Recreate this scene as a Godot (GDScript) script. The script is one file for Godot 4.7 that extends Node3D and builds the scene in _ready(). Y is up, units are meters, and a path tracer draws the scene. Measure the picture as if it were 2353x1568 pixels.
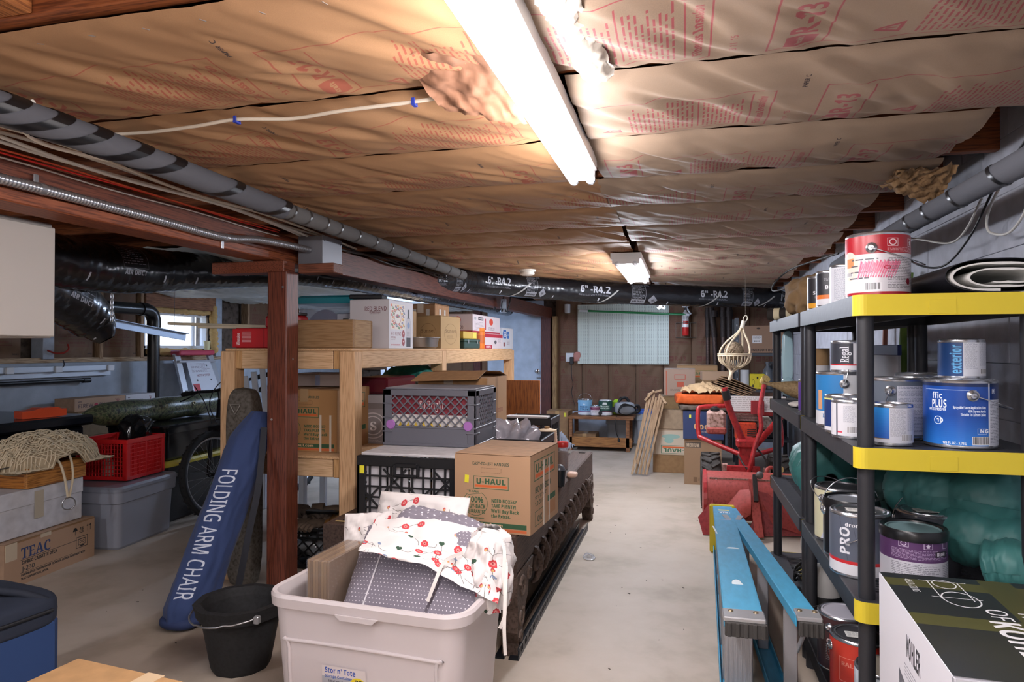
extends Node3D
# A basement store room: helpers first, then _ready() with camera, light, structure and things.

class MB:
	var v := PackedVector3Array()
	var n := PackedVector3Array()
	var u := PackedVector2Array()
	var x := PackedInt32Array()
	var t := Transform3D()
	func at(o: Vector3, e := Vector3.ZERO) -> MB:
		t = Transform3D(Basis.from_euler(e * PI / 180.0), o); return self
	func p(a: Vector3, nn: Vector3, uv: Vector2) -> int:
		v.append(t * a); n.append(t.basis * nn); u.append(uv); return v.size() - 1
	func tri(a: Vector3, b: Vector3, c: Vector3) -> MB:
		var nn := (c - a).cross(b - a).normalized()
		var i := p(a, nn, Vector2(0, 0)); p(b, nn, Vector2(1, 0)); p(c, nn, Vector2(1, 1))
		x.append_array([i, i + 1, i + 2]); return self
	# a top-left, b top-right, c bottom-right, d bottom-left as seen from outside
	func quad(a: Vector3, b: Vector3, c: Vector3, d: Vector3, r := Rect2(0, 0, 1, 1)) -> MB:
		var nn := (c - a).cross(b - a)
		if nn.length_squared() < 1e-16: nn = (d - a).cross(c - a)
		nn = nn.normalized()
		var i := p(a, nn, r.position); p(b, nn, r.position + Vector2(r.size.x, 0)); p(c, nn, r.end); p(d, nn, r.position + Vector2(0, r.size.y))
		x.append_array([i, i + 1, i + 2, i, i + 2, i + 3]); return self
	func box(c: Vector3, s: Vector3, bv := 0.003) -> MB:
		var h := s * 0.5
		var b: float = minf(bv, minf(h.x, minf(h.y, h.z)) * 0.45)
		var ax := [Vector3.RIGHT, Vector3.UP, Vector3.BACK]
		for k in 3:
			for sg in [1.0, -1.0]:
				var w: Vector3 = ax[k] * sg
				var up: Vector3 = Vector3.UP if k != 1 else Vector3.FORWARD * sg
				var rt: Vector3 = up.cross(w)
				var H := absf(w.dot(h)); var U: float = absf(up.dot(h)) - b; var R: float = absf(rt.dot(h)) - b
				var o := c + w * H
				quad(o + up * U - rt * R, o + up * U + rt * R, o - up * U + rt * R, o - up * U - rt * R)
		if b > 0.0:
			for k in 3:
				var i1: int = (k + 1) % 3; var i2: int = (k + 2) % 3
				for s1 in [1.0, -1.0]:
					for s2 in [1.0, -1.0]:
						var e1: Vector3 = ax[i1] * s1; var e2: Vector3 = ax[i2] * s2
						var L: Vector3 = ax[k] * (h[k] - b)
						var q1 := c + e1 * h[i1] + e2 * (h[i2] - b); var q2 := c + e1 * (h[i1] - b) + e2 * h[i2]
						if s1 * s2 < 0: quad(q1 + L, q1 - L, q2 - L, q2 + L)
						else: quad(q1 - L, q1 + L, q2 + L, q2 - L)
			for sx in [1.0, -1.0]:
				for sy in [1.0, -1.0]:
					for sz in [1.0, -1.0]:
						var a := c + Vector3(sx * h.x, sy * (h.y - b), sz * (h.z - b))
						var bb := c + Vector3(sx * (h.x - b), sy * h.y, sz * (h.z - b))
						var d := c + Vector3(sx * (h.x - b), sy * (h.y - b), sz * h.z)
						if sx * sy * sz > 0: tri(a, d, bb)
						else: tri(a, bb, d)
		return self
	func bar(a: Vector3, b: Vector3, w: float, h: float, up := Vector3.UP, bv := 0.002) -> MB:
		var keep := t
		var z := (b - a).normalized()
		var rx := up.cross(z)
		if rx.length() < 1e-4: rx = Vector3.RIGHT.cross(z)
		rx = rx.normalized()
		t = keep * Transform3D(Basis(rx, z.cross(rx), z), (a + b) * 0.5)
		box(Vector3.ZERO, Vector3(w, h, (b - a).length()), bv)
		t = keep; return self
	func tube(pts: Array, r, seg := 8, caps := true, closed := false) -> MB:
		var m := pts.size()
		var up := Vector3.UP
		var base := v.size()
		var len := 0.0
		var d0: Vector3 = (pts[1] - pts[0]).normalized()
		if absf(d0.dot(up)) > 0.9: up = Vector3.RIGHT
		var fr: Vector3 = up.cross(d0).normalized()
		for i in m:
			var d: Vector3
			if closed: d = (pts[(i + 1) % m] - pts[(i - 1 + m) % m]).normalized()
			else: d = (pts[mini(i + 1, m - 1)] - pts[maxi(i - 1, 0)]).normalized()
			fr = (fr - d * fr.dot(d)).normalized()
			var g := d.cross(fr)
			var rr: float = r[i] if r is Array else r
			if i > 0: len += (pts[i] - pts[i - 1]).length()
			var sl := 0.0
			if r is Array:
				var i0 := maxi(i - 1, 0); var i1 := mini(i + 1, m - 1)
				sl = clampf((r[i1] - r[i0]) / maxf((pts[i1] - pts[i0]).length(), 1e-5), -3.0, 3.0)
			for k in seg + 1:
				var a := TAU * k / seg
				var o := fr * cos(a) + g * sin(a)
				p(pts[i] + o * rr, (o - d * sl).normalized(), Vector2(float(k) / seg, len))
		var rows := m if closed else m - 1
		for i in rows:
			for k in seg:
				var a := base + i * (seg + 1) + k; var b := base + ((i + 1) % m) * (seg + 1) + k
				x.append_array([a, b, a + 1, b, b + 1, a + 1])
		if caps and not closed:
			for e in 2:
				var i: int = 0 if e == 0 else m - 1
				var d: Vector3 = (pts[0] - pts[1]).normalized() if e == 0 else (pts[m - 1] - pts[m - 2]).normalized()
				var ci := p(pts[i], d, Vector2(0.5, 0.5))
				var f := v.size()
				for k in seg + 1:
					v.append(v[base + i * (seg + 1) + k]); n.append(t.basis * d); u.append(Vector2(0.5, 0.5))
				for k in seg:
					if e == 0: x.append_array([ci, f + k, f + k + 1])
					else: x.append_array([ci, f + k + 1, f + k])
		return self
	# profile of (radius, y), bottom to top on the outside; u runs round from the back, 0.5 faces +z
	func lathe(pr: Array, seg := 32, sharp := 40.0, a0 := -PI, a1 := PI) -> MB:
		var m := pr.size()
		var tot := 0.0
		for i in m - 1: tot += (pr[i + 1] - pr[i]).length()
		var run := 0.0
		for i in m - 1:
			var q0: Vector2 = pr[i]; var q1: Vector2 = pr[i + 1]
			var dd := q1 - q0
			if dd.length() < 1e-7: continue
			var nn := Vector2(dd.y, -dd.x).normalized()
			var n0 := nn; var n1 := nn
			if i > 0:
				var e: Vector2 = q0 - pr[i - 1]
				var w := Vector2(e.y, -e.x).normalized()
				if rad_to_deg(absf(w.angle_to(nn))) < sharp: n0 = (w + nn).normalized()
			if i < m - 2:
				var e: Vector2 = pr[i + 2] - q1
				var w := Vector2(e.y, -e.x).normalized()
				if rad_to_deg(absf(w.angle_to(nn))) < sharp: n1 = (w + nn).normalized()
			var base := v.size()
			var v0 := 1.0 - run / tot
			run += dd.length()
			var v1 := 1.0 - run / tot
			for k in seg + 1:
				var a := lerpf(a0, a1, float(k) / seg)
				var s := sin(a); var c := cos(a)
				p(Vector3(q0.x * s, q0.y, q0.x * c), Vector3(n0.x * s, n0.y, n0.x * c), Vector2(float(k) / seg, v0))
				p(Vector3(q1.x * s, q1.y, q1.x * c), Vector3(n1.x * s, n1.y, n1.x * c), Vector2(float(k) / seg, v1))
			for k in seg:
				var a := base + k * 2
				x.append_array([a, a + 1, a + 3, a, a + 3, a + 2])
		return self
	# f(i, j) -> Vector3 over a grid; smooth normals
	func grid(f: Callable, nu: int, nv: int, us := 1.0, vs := 1.0, flip := false) -> MB:
		var b := v.size()
		var pts := PackedVector3Array()
		pts.resize((nu + 1) * (nv + 1))
		for j in nv + 1:
			for i in nu + 1:
				pts[j * (nu + 1) + i] = f.call(float(i) / nu, float(j) / nv)
		for j in nv + 1:
			for i in nu + 1:
				var k := j * (nu + 1) + i
				var du := pts[j * (nu + 1) + mini(i + 1, nu)] - pts[j * (nu + 1) + maxi(i - 1, 0)]
				var dv := pts[mini(j + 1, nv) * (nu + 1) + i] - pts[maxi(j - 1, 0) * (nu + 1) + i]
				var nn := dv.cross(du).normalized()
				p(pts[k], -nn if flip else nn, Vector2(us * i / nu, vs * j / nv))
		for j in nv:
			for i in nu:
				var a := b + j * (nu + 1) + i
				if flip: x.append_array([a, a + nu + 1, a + 1, a + 1, a + nu + 1, a + nu + 2])
				else: x.append_array([a, a + 1, a + nu + 1, a + 1, a + nu + 2, a + nu + 1])
		return self
	# polygon in x,y (anticlockwise) swept from z0 to z1
	func prism(poly: Array, z0: float, z1: float) -> MB:
		var pp := PackedVector2Array(poly)
		if Geometry2D.is_polygon_clockwise(pp): pp.reverse()
		var lo := pp[0]; var hi := pp[0]
		for q in pp:
			lo = lo.min(q); hi = hi.max(q)
		var sz := (hi - lo).max(Vector2(1e-5, 1e-5))
		var m := pp.size()
		for i in m:
			var a := pp[i]; var b := pp[(i + 1) % m]
			quad(Vector3(b.x, b.y, z1), Vector3(b.x, b.y, z0), Vector3(a.x, a.y, z0), Vector3(a.x, a.y, z1))
		var ix := Geometry2D.triangulate_polygon(pp)
		for e in 2:
			var z := z1 if e == 0 else z0
			var nn := Vector3(0, 0, 1 if e == 0 else -1)
			var f := v.size()
			for q in pp: p(Vector3(q.x, q.y, z), nn, Vector2((q.x - lo.x) / sz.x, 1.0 - (q.y - lo.y) / sz.y))
			for k in range(0, ix.size(), 3):
				var tr := [pp[ix[k]], pp[ix[k + 1]], pp[ix[k + 2]]]
				var cw: bool = (tr[1] - tr[0]).cross(tr[2] - tr[0]) < 0
				if cw == (e == 0): x.append_array([f + ix[k], f + ix[k + 1], f + ix[k + 2]])
				else: x.append_array([f + ix[k], f + ix[k + 2], f + ix[k + 1]])
		return self
	# soft closed shape: superellipsoid
	func blob(c: Vector3, h: Vector3, e := 1.0, nu := 24, nv := 14, wob := 0.0, noise: FastNoiseLite = null) -> MB:
		return grid(func(a, b):
			var th: float = (0.5 - b) * PI; var ph: float = -a * TAU
			var q := Vector3(_s(cos(th), e) * _s(cos(ph), e), _s(sin(th), e), _s(cos(th), e) * _s(sin(ph), e))
			var k := 1.0
			if noise: k += wob * noise.get_noise_3dv((c + q * h) * 10.0)
			return c + q * h * k, nu, nv)
	static func _s(w: float, e: float) -> float:
		return signf(w) * pow(absf(w), e)
	func arrays() -> Array:
		var a := []
		a.resize(Mesh.ARRAY_MAX)
		a[Mesh.ARRAY_VERTEX] = v; a[Mesh.ARRAY_NORMAL] = n; a[Mesh.ARRAY_TEX_UV] = u; a[Mesh.ARRAY_INDEX] = x
		return a
	func mesh() -> ArrayMesh:
		var m := ArrayMesh.new()
		m.add_surface_from_arrays(Mesh.PRIMITIVE_TRIANGLES, arrays())
		return m

# ---- print: words and marks computed into small textures
var ts: TextServer
var fonts := {}
func font_rid(kind: String) -> RID:
	if not fonts.has(kind):
		var f := SystemFont.new()
		f.font_names = PackedStringArray(["Droid Serif" if kind.begins_with("serif") else "Droid Sans"])
		f.font_weight = 700 if kind.ends_with("bold") else 400
		fonts[kind] = [f, f.get_rids()[0]]
	return fonts[kind][1]

class Cv:
	var im: Image
	var own
	var rng := RandomNumberGenerator.new()
	func fill(x: float, y: float, w: float, h: float, c: String) -> Cv:
		im.fill_rect(Rect2i(int(x), int(y), maxi(1, int(w)), maxi(1, int(h))), Color(c)); return self
	func word(s: String, size: int, c: String, kind := "bold") -> Image:
		var rid: RID = own.font_rid(kind)
		var t: TextServer = own.ts
		var sz := Vector2i(size, 0)
		var w := 4.0
		var gl := []
		for ch in s:
			var g: int = t.font_get_glyph_index(rid, size, ch.unicode_at(0), 0)
			t.font_render_glyph(rid, sz, g)
			gl.append([g, w]); w += t.font_get_glyph_advance(rid, size, g).x
		var col := Color(c)
		var o := Image.create(int(w) + 6, int(size * 1.35), false, Image.FORMAT_RGBA8)
		o.fill(Color(col.r, col.g, col.b, 0))
		for e in gl:
			var r: Rect2 = t.font_get_glyph_uv_rect(rid, sz, e[0])
			if r.size.x < 1: continue
			var ti: Image = t.font_get_texture_image(rid, sz, t.font_get_glyph_texture_idx(rid, sz, e[0]))
			var gi := ti.get_region(Rect2i(r))
			gi.convert(Image.FORMAT_RGBA8)
			var off: Vector2 = t.font_get_glyph_offset(rid, sz, e[0])
			var so := Image.create(gi.get_width(), gi.get_height(), false, Image.FORMAT_RGBA8)
			so.fill(col)
			o.blend_rect_mask(so, gi, Rect2i(0, 0, gi.get_width(), gi.get_height()), Vector2i(int(e[1] + off.x), int(size + off.y)))
		return o
	# rot in quarter turns clockwise; w fits the width (before turning) when above 0; align 0 left 1 centre
	func text(s: String, x: float, y: float, size: int, c: String, kind := "bold", w := 0.0, rot := 0, al := 0, alpha := 1.0) -> Cv:
		var o := word(s, size, c, kind)
		if w > 0.0: o.resize(int(w), o.get_height(), Image.INTERPOLATE_BILINEAR)
		if rot == 1: o.rotate_90(CLOCKWISE)
		elif rot == 2: o.rotate_180()
		elif rot == 3: o.rotate_90(COUNTERCLOCKWISE)
		if alpha < 1.0:
			var k := Image.create(o.get_width(), o.get_height(), false, Image.FORMAT_RGBA8)
			k.fill(Color(1, 1, 1, alpha)); var m := o.duplicate(); o.fill(Color(0, 0, 0, 0)); o.blend_rect_mask(m, k, Rect2i(Vector2i.ZERO, m.get_size()), Vector2i.ZERO)
		var q := Vector2i(int(x), int(y))
		if al == 1: q -= o.get_size() / 2
		im.blend_rect(o, Rect2i(Vector2i.ZERO, o.get_size()), q); return self
	# fine print: rows of short dashes
	func fine(x: float, y: float, w: float, h: float, c: String, lh := 6.0, th := 2.0, vert := false) -> Cv:
		var yy := 0.0
		while yy < (w if vert else h) - th:
			var xx := 0.0
			var lim: float = (h if vert else w) * rng.randf_range(0.75, 1.0)
			while xx < lim:
				var d := rng.randf_range(3, 16) * th * 0.5
				d = minf(d, lim - xx)
				if vert: fill(x + yy, y + xx, th, d, c)
				else: fill(x + xx, y + yy, d, th, c)
				xx += d + th * rng.randf_range(0.8, 1.6)
			yy += lh
		return self
	func bars(x: float, y: float, w: float, h: float, dark := "202024", light := "e8e8ea") -> Cv:
		fill(x, y, w, h, light)
		var xx := 3.0
		while xx < w - 4:
			var d := float(rng.randi_range(1, 3)) * maxf(1, w / 90)
			fill(x + xx, y + 2, d, h - 7, dark); xx += d + rng.randi_range(1, 3) * maxf(1, w / 90)
		return self
	func frame(x: float, y: float, w: float, h: float, th: float, c: String) -> Cv:
		fill(x, y, w, th, c); fill(x, y + h - th, w, th, c); fill(x, y, th, h, c); fill(x + w - th, y, th, h, c); return self
	func oval(cx: float, cy: float, rx: float, ry: float, c: String, th := 0.0) -> Cv:
		var col := Color(c)
		for yy in range(int(maxf(0, cy - ry)), int(minf(im.get_height(), cy + ry + 1))):
			for xx in range(int(maxf(0, cx - rx)), int(minf(im.get_width(), cx + rx + 1))):
				var d := Vector2((xx + 0.5 - cx) / rx, (yy + 0.5 - cy) / ry).length()
				if d <= 1.0 and (th <= 0.0 or d >= 1.0 - th / minf(rx, ry)): im.set_pixel(xx, yy, col)
		return self
	func poly(pts: Array, c: String) -> Cv:
		var pp := PackedVector2Array(pts)
		var lo := pp[0]; var hi := pp[0]
		for q in pp:
			lo = lo.min(q); hi = hi.max(q)
		var col := Color(c)
		for yy in range(maxi(0, int(lo.y)), mini(im.get_height(), int(hi.y) + 1)):
			for xx in range(maxi(0, int(lo.x)), mini(im.get_width(), int(hi.x) + 1)):
				if Geometry2D.is_point_in_polygon(Vector2(xx + 0.5, yy + 0.5), pp): im.set_pixel(xx, yy, col)
		return self
	func line(a: Vector2, b: Vector2, th: float, c: String) -> Cv:
		var d := (b - a).normalized().orthogonal() * th * 0.5
		return poly([a + d, b + d, b - d, a - d], c)
	# soft grain over the whole sheet
	func grain(amp: float, seed_: int, fx := 0.05, fy := 0.05) -> Cv:
		var nz := FastNoiseLite.new(); nz.seed = seed_; nz.frequency = 1.0
		for yy in im.get_height():
			for xx in im.get_width():
				var c := im.get_pixel(xx, yy)
				var k := 1.0 + amp * nz.get_noise_2d(xx * fx * 20.0 * 0.05, yy * fy * 20.0 * 0.05) + amp * 0.4 * rng.randf_range(-1, 1)
				im.set_pixel(xx, yy, Color(c.r * k, c.g * k, c.b * k))
		return self
	func tex() -> ImageTexture:
		return ImageTexture.create_from_image(im)

func cv(w: int, h: int, c: String) -> Cv:
	var k := Cv.new()
	k.own = self
	k.rng.seed = w * 31 + h
	k.im = Image.create(w, h, false, Image.FORMAT_RGBA8)
	k.im.fill(Color(c))
	return k

# ---- materials
var mc := {}
var ntx := {}
func noise_tex(kind: String) -> Texture2D:
	if not ntx.has(kind):
		var f := FastNoiseLite.new()
		var t := NoiseTexture2D.new()
		t.width = 512; t.height = 512; t.seamless = true
		var g := Gradient.new()
		f.seed = kind.hash() % 1000
		f.fractal_octaves = 5
		match kind:
			"mottle": f.frequency = 0.012; g.colors = PackedColorArray([Color(0.88, 0.88, 0.88), Color(1, 1, 1)])
			"floor": f.frequency = 0.006; f.fractal_octaves = 7; f.fractal_gain = 0.6; g.colors = PackedColorArray([Color(0.87, 0.86, 0.835), Color(0.965, 0.96, 0.95), Color(1, 1, 1)]); g.offsets = PackedFloat32Array([0.15, 0.5, 0.85])
			"dirt": f.frequency = 0.02; f.fractal_octaves = 6; g.colors = PackedColorArray([Color(0.55, 0.5, 0.44), Color(0.9, 0.88, 0.85), Color(1, 1, 1)]); g.offsets = PackedFloat32Array([0.1, 0.45, 0.8])
			"rust": f.frequency = 0.018; f.fractal_octaves = 6; g.colors = PackedColorArray([Color(1, 1, 1), Color(0.95, 0.9, 0.88), Color(0.72, 0.62, 0.58)]); g.offsets = PackedFloat32Array([0.3, 0.6, 0.9])
			"wood": f.frequency = 0.02; f.fractal_octaves = 4; g.colors = PackedColorArray([Color(0.66, 0.6, 0.55), Color(0.93, 0.91, 0.89), Color(1, 1, 1)]); g.offsets = PackedFloat32Array([0.2, 0.5, 0.8])
			"pine": f.frequency = 0.02; f.fractal_octaves = 4; g.colors = PackedColorArray([Color(0.86, 0.82, 0.77), Color(0.97, 0.96, 0.95), Color(1, 1, 1)]); g.offsets = PackedFloat32Array([0.2, 0.5, 0.8])
			"speck": f.frequency = 0.3; f.fractal_octaves = 2; g.colors = PackedColorArray([Color(0.6, 0.6, 0.6), Color(1, 1, 1)])
			"camo":
				f.frequency = 0.018; f.fractal_octaves = 3
				g.interpolation_mode = Gradient.GRADIENT_INTERPOLATE_CONSTANT
				g.offsets = PackedFloat32Array([0.0, 0.38, 0.5, 0.64]); g.colors = PackedColorArray([Color("2a2b26"), Color("4f5d41"), Color("7a785a"), Color("3d5034")])
			"streak": f.frequency = 0.02; f.fractal_octaves = 5; g.colors = PackedColorArray([Color(0.45, 0.45, 0.45), Color(1, 1, 1)])
			"h_fine": f.frequency = 0.05; f.fractal_octaves = 4; g.colors = PackedColorArray([Color(0, 0, 0), Color(1, 1, 1)])
			"h_crinkle": f.noise_type = FastNoiseLite.TYPE_CELLULAR; f.cellular_return_type = FastNoiseLite.RETURN_DISTANCE2_SUB; f.frequency = 0.02; f.fractal_octaves = 2; g.colors = PackedColorArray([Color(0, 0, 0), Color(1, 1, 1)])
		t.noise = f
		t.color_ramp = g
		ntx[kind] = t
	return ntx[kind]

# c colour, r roughness, m metal, tx noise kind, sc triplanar scale, hm relief kind, hs relief cm, hsc... via o
func mat(c: String, r := 0.7, m := 0.0, tx := "", sc = 1.0, o := {}) -> StandardMaterial3D:
	var key := "%s|%s|%s|%s|%s|%s" % [c, r, m, tx, sc, o]
	if not mc.has(key):
		var q := StandardMaterial3D.new()
		q.albedo_color = Color(c)
		q.roughness = r; q.metallic = m
		if tx != "":
			q.albedo_texture = noise_tex(tx)
			q.uv1_triplanar = true
			q.uv1_scale = sc if sc is Vector3 else Vector3.ONE * float(sc)
		if o.has("h"):
			q.heightmap_enabled = true; q.heightmap_texture = noise_tex(o.h); q.heightmap_scale = o.hs
			q.uv1_triplanar = true
			if tx == "": q.uv1_scale = sc if sc is Vector3 else Vector3.ONE * float(sc)
		if o.has("coat"): q.clearcoat_enabled = true; q.clearcoat = o.coat; q.clearcoat_roughness = 0.15
		if o.has("rim"): q.rim_enabled = true; q.rim = o.rim
		if o.has("back"): q.backlight_enabled = true; q.backlight = Color(o.back)
		if o.has("emit"): q.emission_enabled = true; q.emission = Color(o.get("ec", "ffffff")); q.emission_energy_multiplier = o.emit
		if o.has("alpha"): q.transparency = BaseMaterial3D.TRANSPARENCY_ALPHA; q.albedo_color.a = o.alpha; q.cull_mode = BaseMaterial3D.CULL_DISABLED
		mc[key] = q
	return mc[key]
func printed(t: Texture2D, r := 0.7, m := 0.0) -> StandardMaterial3D:
	var q := StandardMaterial3D.new()
	q.albedo_texture = t; q.roughness = r; q.metallic = m
	return q
func wood(c: String, axis := 2, r := 0.6, kind := "wood") -> StandardMaterial3D:
	var s := Vector3(11, 11, 11)
	s[axis] = 0.6
	return mat(c, r, 0.0, kind, s)

# ---- naming and tree
var used := {}
func numbered(c: String) -> String:
	var k: int = used.get(c, 0)
	used[c] = k + 1
	return c if k == 0 else "%s_%03d" % [c, k]
func thing(called: String, label: String, cat: String, at := Vector3.ZERO, turn := 0.0, group := "") -> Node3D:
	var o := Node3D.new()
	o.name = numbered(called)
	add_child(o, true)
	o.position = at; o.rotation_degrees.y = turn
	o.set_meta("label", label); o.set_meta("category", cat)
	if group: o.set_meta("group", group)
	return o
func part(par: Node, called: String, mb, m: Material, at := Vector3.ZERO, e := Vector3.ZERO, label := "") -> MeshInstance3D:
	var o := MeshInstance3D.new()
	o.mesh = mb.mesh() if mb is MB else mb
	o.material_override = m
	var nm := called
	var k := 1
	while par.has_node(NodePath(nm)):
		nm = "%s_%03d" % [called, k]; k += 1
	o.name = nm
	o.position = at; o.rotation_degrees = e
	par.add_child(o, true)
	if label: o.set_meta("label", label)
	return o
func single(called: String, label: String, cat: String, mb, m: Material, at := Vector3.ZERO, e := Vector3.ZERO, group := "") -> MeshInstance3D:
	var o := MeshInstance3D.new()
	o.mesh = mb.mesh() if mb is MB else mb
	o.material_override = m
	o.name = numbered(called)
	o.position = at; o.rotation_degrees = e
	add_child(o, true)
	o.set_meta("label", label); o.set_meta("category", cat)
	if group: o.set_meta("group", group)
	return o
func struct(called: String, mb, m: Material) -> Node3D:
	var o: Node3D
	if mb == null: o = Node3D.new()
	else:
		o = MeshInstance3D.new(); o.mesh = mb.mesh() if mb is MB else mb; o.material_override = m
	o.name = numbered(called); o.set_meta("kind", "structure")
	add_child(o, true)
	return o
func stuff(o: Node) -> Node:
	o.set_meta("kind", "stuff"); return o
# several coloured faces in one mesh
func joined(list: Array) -> ArrayMesh:
	var m := ArrayMesh.new()
	for e in list:
		m.add_surface_from_arrays(Mesh.PRIMITIVE_TRIANGLES, e[0].arrays())
		m.surface_set_material(m.get_surface_count() - 1, e[1])
	return m
func V(x: float, y: float, z: float) -> Vector3: return Vector3(x, y, z)
func nz(s: int, f := 1.0) -> FastNoiseLite:
	var q := FastNoiseLite.new(); q.seed = s; q.frequency = f; q.fractal_octaves = 3; return q
# smooth line through points
func spline(pts: Array, per := 6, closed := false) -> Array:
	var c := Curve3D.new()
	var m := pts.size()
	for i in m:
		var a: Vector3 = pts[(i - 1 + m) % m] if closed or i > 0 else pts[i]
		var b: Vector3 = pts[(i + 1) % m] if closed or i < m - 1 else pts[i]
		c.add_point(pts[i], (a - b) / 6.0, (b - a) / 6.0)
	if closed: c.add_point(pts[0], (pts[m - 1] - pts[1]) / 6.0, (pts[1] - pts[m - 1]) / 6.0)
	var out := []
	var segs := m if closed else m - 1
	for i in segs:
		for k in per: out.append(c.sample(i, float(k) / per))
	if not closed: out.append(pts[m - 1])
	return out

# ---- kinds used many times
# cardboard box with a base at the node: f holds printed faces by side (front +z, right +x, left -x, back -z, top +y)
func carton(o: Node3D, s: Vector3, m: Material, f := {}, opt := {}) -> void:
	var b := MB.new()
	b.box(V(0, s.y * 0.5, 0), s, 0.004)
	part(o, "body", b, m)
	var h := s * 0.5
	var e := 0.0012
	for k in f:
		var q := MB.new()
		match k:
			"front": q.quad(V(-h.x, s.y, h.z + e), V(h.x, s.y, h.z + e), V(h.x, 0, h.z + e), V(-h.x, 0, h.z + e))
			"back": q.quad(V(h.x, s.y, -h.z - e), V(-h.x, s.y, -h.z - e), V(-h.x, 0, -h.z - e), V(h.x, 0, -h.z - e))
			"right": q.quad(V(h.x + e, s.y, h.z), V(h.x + e, s.y, -h.z), V(h.x + e, 0, -h.z), V(h.x + e, 0, h.z))
			"left": q.quad(V(-h.x - e, s.y, -h.z), V(-h.x - e, s.y, h.z), V(-h.x - e, 0, h.z), V(-h.x - e, 0, -h.z))
			"top": q.quad(V(-h.x, s.y + e, -h.z), V(h.x, s.y + e, -h.z), V(h.x, s.y + e, h.z), V(-h.x, s.y + e, h.z))
		part(o, "printed_side", q, f[k])
	if opt.get("flaps", true):
		var ax: bool = opt.get("seam_z", true)   # seam runs along z
		var g := 0.003
		for sg in [-1.0, 1.0]:
			var fb := MB.new()
			if ax: fb.box(V(sg * (h.x * 0.5 + g * 0.5), s.y + 0.003, 0), V(h.x - g, 0.004, s.z - 0.004), 0.001)
			else: fb.box(V(0, s.y + 0.003, sg * (h.z * 0.5 + g * 0.5)), V(s.x - 0.004, 0.004, h.z - g), 0.001)
			part(o, "flap", fb, m)
		if opt.get("tape", true):
			var tp := MB.new()
			var tw := 0.05
			if ax:
				tp.box(V(0, s.y + 0.0058, 0), V(tw, 0.001, s.z + 0.004), 0.0)
				tp.box(V(0, s.y - 0.03, h.z + 0.002), V(tw, 0.07, 0.001), 0.0)
			else:
				tp.box(V(0, s.y + 0.0058, 0), V(s.x + 0.004, 0.001, tw), 0.0)
				tp.box(V(h.x + 0.002, s.y - 0.03, 0), V(0.001, 0.07, tw), 0.0)
			part(o, "tape", tp, mat(opt.get("tape_c", "b08f66"), 0.25))
# paint can standing on the node: r radius, h height
func can(o: Node3D, r: float, h: float, lab: Material, opt := {}) -> void:
	var steel := mat("b9bcc2", 0.25, 0.9)
	var b := MB.new()
	b.lathe([Vector2(0, 0.002), Vector2(r * 0.9, 0.002), Vector2(r, 0.0), Vector2(r * 1.012, 0.003), Vector2(r, 0.007), Vector2(r, h - 0.006), Vector2(r * 1.012, h - 0.003), Vector2(r * 0.99, h)], 40)
	part(o, "body", b, steel)
	var l := MB.new()
	l.lathe([Vector2(r + 0.0008, 0.008), Vector2(r + 0.0008, h - 0.008)], 48)
	part(o, "label", l, lab)
	var lid: Material = mat(opt.lid, 0.35, opt.get("lidm", 0.0)) if opt.has("lid") else steel
	if opt.get("plastic", false):
		var ring := MB.new()
		ring.lathe([Vector2(r * 1.0, h - 0.022), Vector2(r * 1.04, h - 0.02), Vector2(r * 1.05, h), Vector2(r * 1.0, h + 0.008), Vector2(r * 0.9, h + 0.006), Vector2(r * 0.86, h - 0.004)], 40)
		part(o, "collar", ring, mat("17181b", 0.3))
	else:
		var ring := MB.new()
		ring.lathe([Vector2(r * 0.99, h), Vector2(r * 0.97, h + 0.002), Vector2(r * 0.93, h + 0.001), Vector2(r * 0.92, h - 0.004), Vector2(r * 0.86, h - 0.004)], 40)
		part(o, "rim", ring, steel)
	var t := MB.new()
	t.lathe([Vector2(r * 0.87, h - 0.005), Vector2(r * 0.85, h + 0.002), Vector2(r * 0.80, h + 0.003), Vector2(r * 0.78, h - 0.001), Vector2(r * 0.5, h - 0.0005), Vector2(0, h)], 40)
	part(o, "lid", t, lid)
	if opt.has("note"):
		var q := MB.new()
		q.box(V(0, h + 0.0015, 0), V(r * 0.9, 0.001, r * 0.55), 0.0)
		part(o, "lid_note", q, printed(opt.note), Vector3(0, 0.001, r * 0.15), V(0, 12, 0))
	if opt.has("bail"):
		# bail: angle of the ear pair, drop angle of the wire (0 hangs, 90 level, 180 stands up)
		var a: float = deg_to_rad(opt.get("ear", 0.0))
		var d := V(sin(a), 0, cos(a))
		var sd := V(cos(a), 0, -sin(a))
		var y: float = h * opt.get("ear_y", 0.8)
		for sg in [1.0, -1.0]:
			var e := MB.new()
			e.at(d * sg * (r + 0.001) + V(0, y, 0))
			e.t.basis = Basis(sd * sg, d * sg, sd.cross(d) ).orthonormalized()
			e.lathe([Vector2(0.016, 0), Vector2(0.015, 0.003), Vector2(0.009, 0.006), Vector2(0.007, 0.009), Vector2(0, 0.009)], 16)
			part(o, "ear", e, steel)
		var drop: float = deg_to_rad(opt.bail)
		var pts := []
		var out: Vector3 = (sd * sin(drop) * opt.get("side", 1.0) - V(0, cos(drop), 0))
		var R := r + 0.012
		pts.append(d * (r + 0.004) + V(0, y, 0))
		for k in 17:
			var th := PI * k / 16.0
			pts.append(d * cos(th) * R + out * sin(th) * R * opt.get("reach", 1.15) + V(0, y, 0))
		pts.append(-d * (r + 0.004) + V(0, y, 0))
		var w := MB.new()
		w.tube(pts, 0.0018, 6)
		part(o, "handle", w, steel)
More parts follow.
